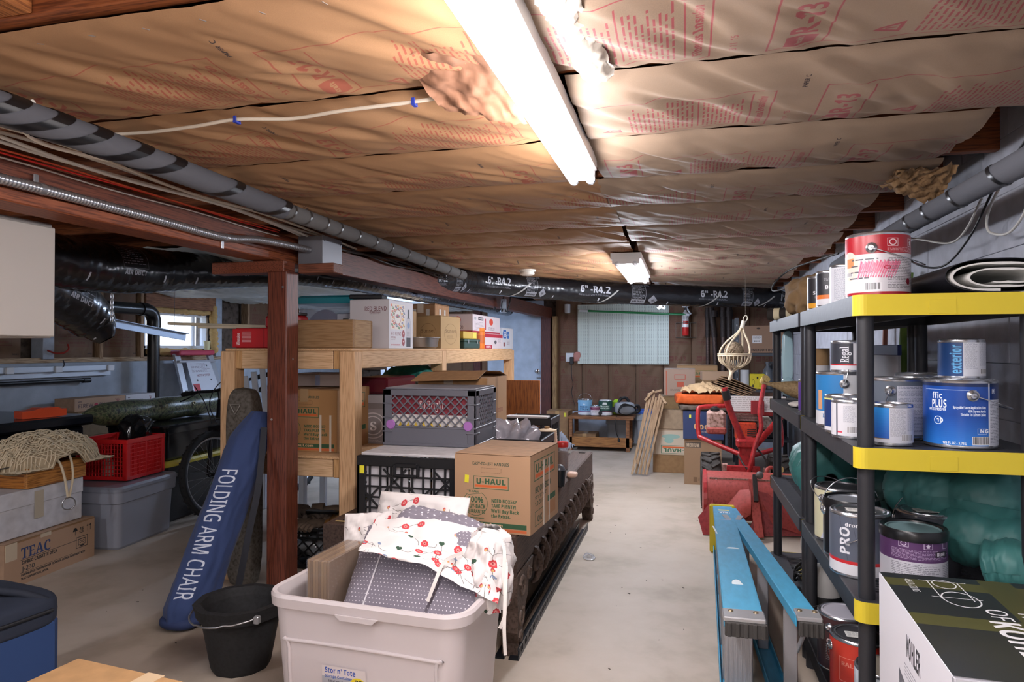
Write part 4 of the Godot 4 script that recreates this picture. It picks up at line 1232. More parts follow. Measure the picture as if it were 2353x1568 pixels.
	c = cv(256, 300, "c9cbd2"); c.fill(10, 200, 60, 60, "b03a40"); c.text("NOT A STEP", 60, 110, 26, "7a4a50", "plain", 150); c.fine(30, 20, 200, 80, "8a7f88", 12, 4); c.oval(60, 170, 8, 8, "4a4c52"); c.oval(200, 170, 8, 8, "4a4c52"); c.oval(200, 40, 8, 8, "4a4c52")
	var pt := MB.new(); pt.quad(V(-0.10, 1.13, 0.17), V(-0.10, 1.13, -0.17), V(0.02, 0.80, -0.19), V(0.02, 0.80, 0.19)); part(o, "warning_plate", pt, printed(c.tex(), 0.4, 0.2))
	var tc := MB.new(); tc.box(V(-0.16, 1.215, 0), V(0.12, 0.05, 0.5), 0.01); part(o, "top_cap", tc, mat("b23a52", 0.4))
	var cu := MB.new(); cu.lathe([Vector2(0, 0), Vector2(0.025, 0), Vector2(0.035, 0.09), Vector2(0.038, 0.092), Vector2(0.033, 0.09), Vector2(0.023, 0.004)], 20)
	single("plastic_cup", "small pale plastic cup on the window ledge beside the foam", "cup", cu, mat("d8d6a8", 0.4), V(-4.86, 1.245, -6.08))
	bicycle()
	# folding chair bags against the post
	o = thing("folding_chair_bag", "navy blue folding arm chair bag leaning against the red-brown post", "chair bag", V(-2.19, 0.0, -2.60))
	c = cv(512, 1024, "2a3c66")
	c.text("FOLDING ARM CHAIR", 218, 300, 84, "c9cfdb", "plain", 620, 1)
	var axis0 := V(0, 0.03, 0); var axis1 := V(0.075, 0.93, -0.44)
	var kb := nz(8, 1.0)
	var bm := MB.new()
	bm.grid(func(u, v):
		var s: float = 1.0 - v
		var cc: Vector3 = axis0.lerp(axis1, s)
		var th: float = u * TAU + PI
		var r: float = 0.108 - 0.012 * s
		if s < 0.06: r *= 0.82 + 3.0 * s
		if s > 0.86: r *= lerpf(1.0, 0.4, pow((s - 0.86) / 0.14, 1.3))
		r *= 1.0 + 0.05 * kb.get_noise_2d(cos(th) * 2.0 + s * 2.0, sin(th) * 2.0 + s * 3.5) * 2.0 + 0.10 * absf(cos(th * 1.5)) - 0.06
		if s > 0.8: r *= 1.0 + 0.06 * sin(th * 9.0) * (s - 0.8) * 5.0
		return cc + V(sin(th), 0.35 * cos(th) * 0.4, cos(th) ) * r, 60, 70)
	part(o, "sleeve", bm, fabric_print(c.tex()))
	var bo := MB.new(); bo.blob(V(0.0, 0.035, 0), V(0.095, 0.035, 0.095), 0.8); part(o, "base_cap", bo, mat("24335a", 0.8))
	var sp2 := MB.new()
	var sl := spline([V(0.16, 0.86, -0.36), V(0.20, 0.6, -0.26), V(0.17, 0.35, -0.22), V(0.13, 0.10, -0.2)], 8)
	for i in sl.size() - 1: sp2.bar(sl[i], sl[i + 1], 0.03, 0.003, V(0.6, 0, 1), 0.0)
	part(o, "carry_strap", sp2, mat("22242c", 0.8))
	o = thing("camouflage_chair_bag", "dark camouflage bag with a stitched triangle, upright between post and shelf", "chair bag", V(-2.262, 0, -3.125))
	var cb2 := MB.new(); cb2.blob(V(0, 0.52, 0), V(0.082, 0.52, 0.062), 0.35, 28, 24, 0.03, nz(6, 1.0)); part(o, "sleeve", cb2, mat("5b5650", 0.75, 0.0, "dirt", 4.0))
	var tri := MB.new()
	tri.tube([V(-0.03, 0.03, 0), V(0.03, 0.03, 0), V(0.0, -0.02, 0)], 0.004, 6, false, true)
	part(o, "stitched_tab", tri, mat("88837c", 0.7), V(-0.01, 0.93, 0.066))
	# white slatted chairs behind
	for q in [[V(-2.90, 0, -4.3), 188.0, "white slatted garden chair back showing behind the camouflage bag"], [V(-2.90, 0, -6.6), 20.0, "white slatted garden chair far behind the lower shelf, near the teal cloth"]]:
		o = thing("slatted_chair", q[2], "chair", q[0], q[1])
		var wh := mat("c7cfdb", 0.55)
		for k in 7:
			var a := (k - 3) * 0.035
			var s := MB.new(); s.bar(V((k - 3) * 0.05, 0.4, 0), V((k - 3) * 0.05 + a * 0.4, 1.12 - absf(k - 3) * 0.03, -0.12), 0.042, 0.014, Vector3.BACK); part(o, "slat", s, wh)
		var st2 := MB.new(); st2.box(V(0, 0.40, 0.22), V(0.5, 0.03, 0.45), 0.004); part(o, "seat", st2, wh)
		for s in [-1, 1]:
			var lg := MB.new(); lg.box(V(s * 0.24, 0.2, 0.40), V(0.04, 0.4, 0.06), 0.004); part(o, "leg", lg, wh); part(o, "leg", lg, wh, V(0, 0, -0.38))

func fabric_print(t: Texture2D) -> StandardMaterial3D:
	var q := printed(t, 0.85)
	q.rim_enabled = true; q.rim = 0.2
	return q

func bicycle() -> void:
	var o := thing("bicycle", "black mountain bicycle parked behind the wooden shelf in the left bay", "bicycle", V(-3.32, 0.0, -4.86))
	o.rotation_degrees = V(0, 0, 8)
	var blk := mat("121317", 0.3)
	var stl := mat("a9abb0", 0.3, 0.85)
	var R := 0.325
	for e in [0.55, -0.53]:
		var w := Node3D.new()
		w.name = "front_wheel" if e > 0 else "rear_wheel"
		o.add_child(w, true)
		w.position = V(0, R, e)
		if e > 0: w.rotation_degrees.y = -6
		var tr := MB.new()
		var pts := []
		for k in 48: pts.append(V(0, sin(TAU * k / 48) * (R - 0.026), cos(TAU * k / 48) * (R - 0.026)))
		tr.tube(pts, 0.026, 10, false, true)
		for k in 60:
			var a := TAU * k / 60
			tr.at(V(0, sin(a) * R, cos(a) * R), V(-rad_to_deg(a), 0, 0)); tr.box(V(0.010 if k % 2 else -0.010, 0, 0), V(0.016, 0.012, 0.008), 0.001)
		part(w, "tyre", tr, mat("17181a", 0.85))
		var rm := MB.new(); pts = []
		for k in 48: pts.append(V(0, sin(TAU * k / 48) * 0.272, cos(TAU * k / 48) * 0.272))
		rm.tube(pts, 0.011, 8, false, true); part(w, "rim", rm, stl)
		var sp := MB.new()
		for k in 28:
			var a := TAU * k / 28; var b := a + (0.5 if k % 2 else -0.5)
			sp.tube([V(0.022 if k % 4 < 2 else -0.022, sin(b) * 0.02, cos(b) * 0.02), V(0, sin(a) * 0.27, cos(a) * 0.27)], 0.0013, 4, false)
		part(w, "spokes", sp, stl)
		var hb := MB.new(); hb.tube([V(-0.05, 0, 0), V(0.05, 0, 0)], 0.022, 14); part(w, "hub", hb, blk)
	var f := MB.new()
	var head := V(0, 0.80, 0.42); var bb := V(0, 0.30, -0.08); var seat := V(0, 0.78, -0.22); var rear := V(0, R, -0.53)
	f.tube([head, bb], 0.02, 12); f.tube([head + V(0, 0.04, -0.01), seat + V(0, -0.05, 0)], 0.018, 12); f.tube([bb, seat], 0.018, 12); f.tube([head + V(0, 0.07, -0.02), head + V(0, -0.06, 0.02)], 0.022, 12)
	for s in [-0.06, 0.06]:
		f.tube([bb + V(s * 0.6, 0, 0), rear + V(s, 0, 0)], 0.01, 8); f.tube([seat + V(s * 0.4, -0.06, 0), rear + V(s, 0, 0)], 0.008, 8)
	part(o, "frame", f, mat("17191f", 0.25))
	var fk := MB.new()
	for s in [-0.062, 0.062]: fk.tube([V(s, R, 0.55), V(s, 0.64, 0.46)], 0.014, 10)
	fk.box(V(0, 0.66, 0.455), V(0.16, 0.05, 0.05), 0.008); part(o, "fork", fk, blk)
	var hbr := MB.new(); hbr.tube([V(0, 0.84, 0.40), V(0, 0.94, 0.40)], 0.016, 10); hbr.tube(spline([V(-0.38, 0.955, 0.33), V(-0.2, 0.955, 0.38), V(0, 0.945, 0.42), V(0.2, 0.985, 0.38), V(0.40, 1.02, 0.32)], 6), 0.012, 10)
	part(o, "handlebar", hbr, blk)
	for s in [[V(-0.40, 0.955, 0.32), V(-0.27, 0.955, 0.36)], [V(0.42, 1.02, 0.31), V(0.29, 1.0, 0.355)]]:
		var g := MB.new(); g.tube([s[0], s[1]], 0.018, 12); part(o, "grip", g, mat("0d0d0f", 0.8))
	for s in [-1, 1]:
		var lv := MB.new(); lv.tube(spline([V(s * 0.22, 0.95, 0.38), V(s * 0.26, 0.92, 0.42), V(s * 0.36, 0.90, 0.40)], 5), 0.006, 7); part(o, "brake_lever", lv, blk)
		var cbm := MB.new(); cbm.tube(spline([V(s * 0.2, 0.96, 0.39), V(s * 0.12, 1.0, 0.52), V(s * 0.02, 0.86, 0.55), V(s * 0.02, 0.7, 0.50)], 6), 0.004, 6); part(o, "brake_cable", cbm, blk)
	var sd := MB.new(); sd.blob(V(0, 0.92, -0.24), V(0.07, 0.03, 0.13), 0.8); sd.tube([V(0, 0.78, -0.22), V(0, 0.9, -0.24)], 0.014, 10); part(o, "saddle", sd, mat("0f0f11", 0.6))
	var ck := MB.new(); ck.at(bb, V(0, 0, 90)); ck.lathe([Vector2(0, -0.06), Vector2(0.09, -0.06), Vector2(0.09, -0.055), Vector2(0, -0.055)], 28); ck.at(Vector3.ZERO); ck.tube([bb + V(0.07, 0, 0), bb + V(0.075, -0.14, 0.09)], 0.011, 8); ck.tube([bb + V(-0.07, 0, 0), bb + V(-0.075, 0.14, -0.09)], 0.011, 8); part(o, "crank", ck, stl)
	var tg := MB.new(); tg.box(V(0.03, 0.25, 0.62), V(0.003, 0.06, 0.035), 0.0); part(o, "spoke_tag", tg, mat("2fae58", 0.4), Vector3.ZERO, Vector3.ZERO, "small green tag")

# ---- print shared by the moving boxes
func haul_logo(c: Cv, x: float, y: float, w: float, ink: String, base: String) -> void:
	var h := w * 0.36
	c.frame(x, y, w, h, maxf(2.0, w * 0.018), ink)
	c.text("U-HAUL", x + w * 0.06, y + h * 0.02, int(h * 0.6), ink, "bold", w * 0.88)
	c.fill(x + w * 0.05, y + h * 0.68, w * 0.9, h * 0.18, "d0622e")
func haul_front(base: String) -> ImageTexture:
	var c := cv(640, 640, base); c.grain(0.025, 9, 0.5, 0.5)
	var g := "33573a"
	c.text("EASY-TO-LIFT HANDLES", 150, 52, 34, "4a4f3c", "bold", 320)
	for k in 22: c.fill(232 + k * 7.4, 108, 4, 3, "4a3a28"); c.fill(232 + k * 7.4, 146, 4, 3, "4a3a28")
	for k in 5: c.fill(228, 112 + k * 7.4, 3, 4, "4a3a28"); c.fill(396, 112 + k * 7.4, 3, 4, "4a3a28")
	haul_logo(c, 162, 178, 300, g, base)
	c.oval(180, 408, 105, 105, g, 4); c.poly([V2(105, 300), V2(225, 282), V2(232, 322), V2(112, 342)], base); c.line(V2(105, 300), V2(225, 282), 3, g); c.line(V2(112, 342), V2(232, 322), 3, g); c.text("U-HAUL", 118, 296, 22, g, "bold", 100)
	c.text("100%", 108, 336, 66, g, "bold", 145); c.text("BUY-BACK", 104, 404, 46, g, "bold", 165); c.text("GUARANTEE", 108, 450, 40, g, "bold", 160); c.text("OWNER-WITH RECEIPT", 130, 522, 16, g, "bold", 130)
	c.text("NEED BOXES?", 312, 352, 40, g, "bold", 220); c.text("TAKE PLENTY!", 312, 394, 40, g, "bold", 215); c.text("We'll Buy Back", 312, 436, 40, g, "bold", 240); c.text("the Extras.", 312, 478, 40, g, "bold", 170)
	c.fill(0, 560, 610, 40, g); c.text("uhaul.com", 200, 556, 36, "d8b48c", "bold", 220); c.fill(0, 606, 610, 22, "c9663a")
	return c.tex()
func haul_side(base: String) -> ImageTexture:
	var c := cv(512, 512, base); c.grain(0.025, 19, 0.5, 0.5)
	haul_logo(c, 60, 40, 380, "33573a", base)
	c.text("BOOK BOX", 70, 200, 60, "3e4a34", "bold", 300); c.text("12\" x 12\" x 12\"", 70, 270, 30, "3e4a34"); c.text("1.0 CU FT", 70, 306, 40, "3e4a34", "bold", 180)
	c.frame(70, 380, 150, 100, 4, "33573a"); c.text("OK", 110, 400, 60, "3e4a34")
	c.fill(300, 330, 150, 40, "33573a"); c.fill(300, 380, 150, 90, "a5764f")
	return c.tex()

func wood_shelf() -> void:
	var o := thing("wooden_shelf_unit", "long unpainted lumber shelf unit of two tiers in the middle of the room", "shelf", V(0, 0, 0))
	var w1 := wood("d9b288", 1, 0.65, "pine"); var w2 := wood("d6b085", 2, 0.65, "pine"); var w3 := wood("dab890", 0, 0.65, "pine")
	for q in [V(-2.405, 0, -3.215), V(-1.69, 0, -3.215), V(-1.69, 0, -4.52), V(-2.405, 0, -4.52), V(-1.69, 0, -6.5), V(-2.405, 0, -6.5)]:
		var p1 := MB.new(); p1.box(q + V(0, 0.62, 0), V(0.088, 1.24, 0.088), 0.004)
		part(o, "post", p1, w1)
	for y in [1.195, 0.63]:
		for x in [-1.69 + 0.0, -2.405]:
			for sgm in [[-3.26, -4.475], [-4.565, -6.455]]:
				var r1 := MB.new(); r1.box(V(x + (0.024 if x > -2 else -0.024), y, (sgm[0] + sgm[1]) * 0.5), V(0.038, 0.092, sgm[0] - sgm[1]), 0.003)
				part(o, "long_rail", r1, w2)
		for z in [-3.215, -6.5]:
			var r2 := MB.new(); r2.box(V(-2.07, y, z), V(0.58, 0.10, 0.05), 0.003); part(o, "end_rail", r2, w3)
			for x in [-1.755, -2.345]:
				var r3 := MB.new(); r3.box(V(x, y, z), V(0.038, 0.10, 0.06), 0.003); part(o, "rail_end", r3, wood("c99f6c", 1, 0.7, "pine"))
		var d := MB.new(); d.box(V(-2.045, y + 0.053, -4.86), V(0.76, 0.014, 3.36), 0.002); part(o, "deck", d, w2)
	top_shelf(1.256)
	lower_shelf(0.691)

func top_shelf(y: float) -> void:
	var o := thing("tool_bag", "red soft tool bag at the near left end of the wooden shelf top", "tool bag", V(-2.24, y, -3.30))
	var c := cv(400, 200, "c01f26"); c.text("Milwaukee", 20, 40, 34, "e6d6d6", "bold", 140, 3); c.fill(230, 0, 8, 200, "8f1519"); c.text("TOOLS", 290, 140, 20, "e8dede", "plain"); c.poly([V2(300, 100), V2(390, 70), V2(390, 96), V2(320, 116)], "43151a")
	for k in 8: c.fill(70, 30 + k * 15, 70, 7, "d9a7a9")
	var tex := printed(c.tex(), 0.3)
	var b := MB.new(); b.box(V(0, 0.055, 0), V(0.34, 0.11, 0.16), 0.014); part(o, "lower_box", b, mat("bd1f26", 0.35))
	var pf := MB.new(); pf.quad(V(-0.168, 0.105, 0.0812), V(0.168, 0.105, 0.0812), V(0.168, 0.004, 0.0812), V(-0.168, 0.004, 0.0812)); part(o, "printed_front", pf, tex)
	var u := MB.new(); u.box(V(0.09, 0.145, -0.04), V(0.22, 0.07, 0.1), 0.012); part(o, "upper_box", u, mat("a81a20", 0.4))
	var dk := MB.new(); dk.box(V(0.10, 0.188, -0.03), V(0.20, 0.016, 0.09), 0.005); part(o, "tool_edge", dk, mat("1a1a1c", 0.4))
	# shallow weathered wooden box
	o = thing("weathered_wooden_box", "open weathered wooden box beside the post on the shelf top", "wooden box", V(-1.885, y, -3.315))
	var wm := wood("9a7a55", 0, 0.7, "pine")
	for e in [[V(0, 0.075, 0.105), V(0.43, 0.15, 0.02), "front"], [V(0, 0.075, -0.105), V(0.43, 0.15, 0.02), "back"], [V(0.205, 0.075, 0), V(0.02, 0.15, 0.19), "end"], [V(-0.205, 0.075, 0), V(0.02, 0.15, 0.19), "end"], [V(0, 0.006, 0), V(0.39, 0.012, 0.19), "bottom"]]:
		var m := MB.new(); m.box(e[0], e[1], 0.006); part(o, e[2], m, wm if e[2] != "end" else wood("a8865a", 2, 0.7, "pine"))
	for e in [[V(-1.79, y + 0.013, -3.33), V(0.05, 0.15, 0.02), "2c2c2c", "dark flat tool handle standing in the weathered wooden box"], [V(-1.74, y + 0.013, -3.30), V(0.05, 0.145, 0.02), "c6c6c8", "pale printed packet standing in the weathered wooden box"]]:
		var m := MB.new(); m.box(V(0, e[1].y * 0.5, 0), e[1], 0.003); single("box_packet", e[3], "packet", m, mat(e[2], 0.4), e[0], V(-8, 20, -6))
	# clear bin with teal lid
	o = thing("clear_bin", "clear plastic bin with a teal lid and a dark round thing inside, on shelf top", "storage bin", V(-2.13, y, -3.88))
	var cb := MB.new(); var r0 := ringrect(0.36, 0.27, 0.0, 0.03); var r1 := ringrect(0.40, 0.31, 0.28, 0.035)
	loft(cb, [r0, r1]); flat_ring(cb, r0, false); part(o, "tub", cb, mat("b9cbe6", 0.1, 0.0, "", 1.0, {"alpha": 0.28}))
	var cl := MB.new(); var l0 := ringrect(0.42, 0.33, 0.275, 0.04); var l1 := ringrect(0.43, 0.34, 0.31, 0.04); var l2 := ringrect(0.38, 0.29, 0.325, 0.03)
	loft(cl, [l0, l1, l2]); flat_ring(cl, l2, true); flat_ring(cl, l0, false); part(o, "lid", cl, mat("1f7f8c", 0.3))
	var pl := MB.new(); pl.at(V(-2.18, y + 0.13, -3.79), V(80, 0, 0)); pl.lathe([Vector2(0, -0.02), Vector2(0.11, -0.015), Vector2(0.115, 0.0), Vector2(0.03, 0.012), Vector2(0.028, 0.03), Vector2(0, 0.03)], 36)
	single("dark_platter", "dark purple disc inside the clear bin", "disc", pl, mat("4a1f3c", 0.25))
	var ib := MB.new(); ib.box(V(0, 0.1, 0), V(0.10, 0.2, 0.05), 0.003); single("bin_box", "small pale box standing inside the clear bin", "box", ib, mat("cfc8c8", 0.6), V(-2.03, y + 0.012, -3.80))
	# wine carton
	o = thing("wine_carton", "white wine carton with a colourful flower panel and a printed bottle", "carton", V(-1.805, y, -3.84))
	c = cv(512, 600, "d9d6da"); c.text("RED BLEND", 190, 60, 74, "6b2b34", "plain", 300); c.text("PORTUGAL", 255, 128, 36, "6b2b34", "plain", 160); c.fine(270, 170, 130, 10, "7b5b60", 8, 3)
	var fr := printed(c.tex(), 0.6)
	c = cv(512, 600, "dcd9dd")
	c.fill(30, 40, 300, 320, "f0e6da")
	var cols := ["d4552f", "2f4f96", "3f7a4f", "e0a23a", "c23d46", "6a3f7e"]
	for k in 46:
		var xx := 50 + (k * 67) % 262; var yy := 60 + (k * 101) % 284
		if Vector2(xx - 180, yy - 200).length() > 78:
			c.oval(xx, yy, 18, 15, cols[k % 6]); c.oval(xx, yy, 7, 6, "f2d9b0"); c.oval(xx + 16, yy + 13, 9, 5, cols[2])
	c.oval(180, 200, 72, 95, "f3ede4"); c.oval(180, 200, 72, 95, "b23a3a", 5)
	for k in 9: c.line(V2(180, 215), V2(180 + 52 * cos(-0.4 - k * 0.3), 215 + 52 * sin(-0.4 - k * 0.3)), 9, cols[k % 6])
	c.text("RED BLEND", 34, 376, 62, "7b3038", "plain", 220); c.text("PORTUGAL", 34, 440, 34, "7b3038", "plain", 110); c.fine(34, 490, 100, 8, "7b5b60", 8, 3); c.text("TOP UNDERSCREEN", 36, 540, 24, "b23a3a", "bold", 190)
	for yy in [415, 520]: c.oval(300, yy, 30, 50, "9a2630"); c.text("90", 284, yy - 22, 26, "f0d8d8")
	c.fill(392, 90, 40, 110, "29222a"); c.poly([V2(392, 190), V2(432, 190), V2(460, 240), V2(460, 580), V2(364, 580), V2(364, 240)], "2b2430"); c.fill(366, 210, 92, 250, "c6c2c8"); c.oval(412, 300, 30, 40, "7d93b8"); c.fine(376, 380, 72, 60, "7d6d74", 9, 3)
	carton(o, V(0.25, 0.285, 0.36), mat("d6d3d8", 0.65), {"front": fr, "right": printed(c.tex(), 0.55)}, {"tape": false})
	var tb := MB.new(); tb.box(V(0, 0.02, 0), V(0.20, 0.03, 0.15), 0.006); single("dark_tray", "dark flat tray lying on top of the wine carton", "tray", tb, mat("15171c", 0.4), V(-1.88, y + 0.291, -3.80), V(0, 12, 0))
	# cake pan
	var pan := MB.new(); pan.lathe([Vector2(0, 0.002), Vector2(0.10, 0), Vector2(0.115, 0.01), Vector2(0.125, 0.07), Vector2(0.135, 0.072), Vector2(0.135, 0.076), Vector2(0.122, 0.074), Vector2(0.112, 0.014), Vector2(0, 0.008)], 44)
	single("metal_pan", "round shiny metal pan on the shelf top beside the wine carton", "pan", pan, mat("b4afa8", 0.3, 0.9), V(-1.77, y, -4.38), V(0, 0, 0))
	# kraft cartons
	var k2 := kraft("9c7b58")
	c = cv(512, 400, "a58560"); c.oval(256, 200, 180, 120, "6f5334", 5); c.text("taste", 256, 200, 110, "6f5334", "serif", 0, 0, 1)
	o = thing("kraft_food_carton", "brown carton with an oval mark behind the round metal pan", "carton", V(-2.02, y, -4.34), 6)
	carton(o, V(0.36, 0.26, 0.3), k2, {"front": printed(c.tex(), 0.8), "right": printed(c.tex(), 0.8)}, {"tape": false})
	c = cv(400, 460, "b39468"); c.oval(200, 250, 130, 150, "7a5c3a", 4); c.text("Sunset", 200, 210, 70, "6f5334", "serif", 0, 0, 1); c.fine(120, 270, 160, 60, "7a5c3a", 14, 4)
	o = thing("sunset_carton", "creased brown carton with a round line drawing, right of the metal pan", "carton", V(-1.79, y, -4.78), -4)
	carton(o, V(0.2, 0.235, 0.36), kraft("b39468"), {"right": printed(c.tex(), 0.8), "front": printed(c.tex(), 0.8)}, {"tape": false})
	o = thing("tall_carton", "tallest brown carton on the shelf top, with strips of clear tape", "carton", V(-1.97, y, -5.03), 0)
	carton(o, V(0.24, 0.34, 0.32), kraft("b08660"), {}, {"tape_c": "d9c9b4"})
	for z in [0.06, -0.05]:
		var t := MB.new(); t.box(V(0.122, 0.26, z), V(0.001, 0.09, 0.03), 0.0); t.box(V(z, 0.26, 0.162), V(0.03, 0.09, 0.001), 0.0); part(o, "tape_strip", t, mat("dcd6cf", 0.15))
	# orange jars, boxes
	for q in [["screw_jar", "orange plastic canister standing at the shelf edge by the green metal box", V(-1.74, y, -5.62), 0.062, 0.18], ["screw_jar", "orange plastic canister half hidden behind the yellow tin", V(-1.86, y, -5.22), 0.07, 0.19]]:
		o = thing(q[0], q[1], "canister", q[2])
		var jm := MB.new(); jm.lathe([Vector2(0, 0), Vector2(q[3], 0), Vector2(q[3], q[4] * 0.8), Vector2(q[3] * 0.94, q[4] * 0.82), Vector2(q[3] * 0.94, q[4] * 0.84)], 30); part(o, "body", jm, mat("e07a1c", 0.35))
		var cp := MB.new(); cp.lathe([Vector2(q[3] * 0.98, q[4] * 0.84), Vector2(q[3] * 1.0, q[4] * 0.86), Vector2(q[3] * 0.98, q[4]), Vector2(0, q[4])], 30); part(o, "cap", cp, mat("e8862a", 0.35))
		var lb := MB.new(); lb.lathe([Vector2(q[3] + 0.001, q[4] * 0.25), Vector2(q[3] + 0.001, q[4] * 0.65)], 30); part(o, "label", lb, mat("c9651a", 0.4))
	o = thing("green_metal_box", "dark green metal box with latches at the shelf edge, under the yellow tin", "metal box", V(-1.745, y, -5.28))
	var gb := MB.new(); gb.box(V(0, 0.028, 0), V(0.13, 0.056, 0.42), 0.006); part(o, "body", gb, mat("2f4a42", 0.4, 0.2))
	var gl := MB.new(); gl.box(V(0, 0.066, 0), V(0.134, 0.022, 0.424), 0.006); part(o, "lid", gl, mat("375249", 0.4, 0.2))
	for z in [0.12, -0.12]:
		var lt := MB.new(); lt.box(V(0.069, 0.055, z), V(0.006, 0.03, 0.02), 0.001); part(o, "latch", lt, mat("b5b8bc", 0.3, 0.9))
	o = thing("yellow_tin", "flat yellow tin with a label lying on the green metal box", "tin", V(-1.75, y + 0.078, -5.28))
	var yt := MB.new(); yt.box(V(0, 0.03, 0), V(0.11, 0.06, 0.36), 0.006); part(o, "body", yt, mat("c9a848", 0.45))
	var yl := MB.new(); yl.box(V(0.056, 0.03, -0.1), V(0.001, 0.045, 0.09), 0.0); part(o, "label", yl, mat("ead75c", 0.5))
	for q in [[V(-1.86, y, -5.95), V(0.34, 0.13, 0.62), "red-banded white carton at the bottom of its pair on the shelf top", true], [V(-1.90, y + 0.136, -5.80), V(0.38, 0.15, 0.85), "long white carton with a red round mark, upper of its pair on the shelf top", false]]:
		c = cv(640, 200, "d6cbce")
		if q[3]:
			c.fill(0, 0, 640, 46, "b3223a"); c.fill(0, 150, 260, 50, "b3223a"); c.text("GHIRT'S", 60, 150, 40, "f0e0e0"); c.oval(380, 110, 40, 26, "555055"); c.fine(470, 70, 120, 60, "8a7f84", 14, 4)
		else:
			c.oval(420, 60, 46, 40, "d0452f"); c.text("CRISCO", 350, 110, 50, "6b5055", "plain", 160); c.fill(270, 30, 22, 130, "b3223a"); c.bars(30, 20, 50, 40); c.fill(120, 20, 110, 36, "2b2b30"); c.text("HEARTHSIDE", 126, 24, 20, "e8e0e0", "bold", 96); c.fine(40, 80, 200, 90, "8f858a", 14, 4); c.fill(0, 180, 640, 20, "a51f34")
		o = thing("printed_white_carton", q[2], "carton", q[0])
		carton(o, q[1], mat("cfc4c6", 0.7), {"right": printed(c.tex(), 0.65), "front": printed(c.tex(), 0.65)}, {"tape": false})
	c = cv(400, 260, "d5d6dc"); c.poly([V2(60, 20), V2(150, 20), V2(175, 70), V2(150, 130), V2(60, 130), V2(40, 70)], "1f5fae"); c.text("33", 76, 30, 76, "f2f2f6"); c.fill(180, 40, 80, 90, "2a67b4"); c.text("GALLON", 186, 70, 22, "f2f2f6", "plain", 66); c.fine(190, 160, 100, 60, "8a5a5a", 14, 4); c.fill(60, 180, 50, 50, "8a3a3a")
	o = thing("trash_bag_carton", "white carton with a blue badge at the far end of the shelf top", "carton", V(-1.86, y, -6.52))
	carton(o, V(0.3, 0.20, 0.45), mat("ccd0da", 0.6), {"right": printed(c.tex(), 0.5), "front": printed(c.tex(), 0.5)}, {"tape": false})

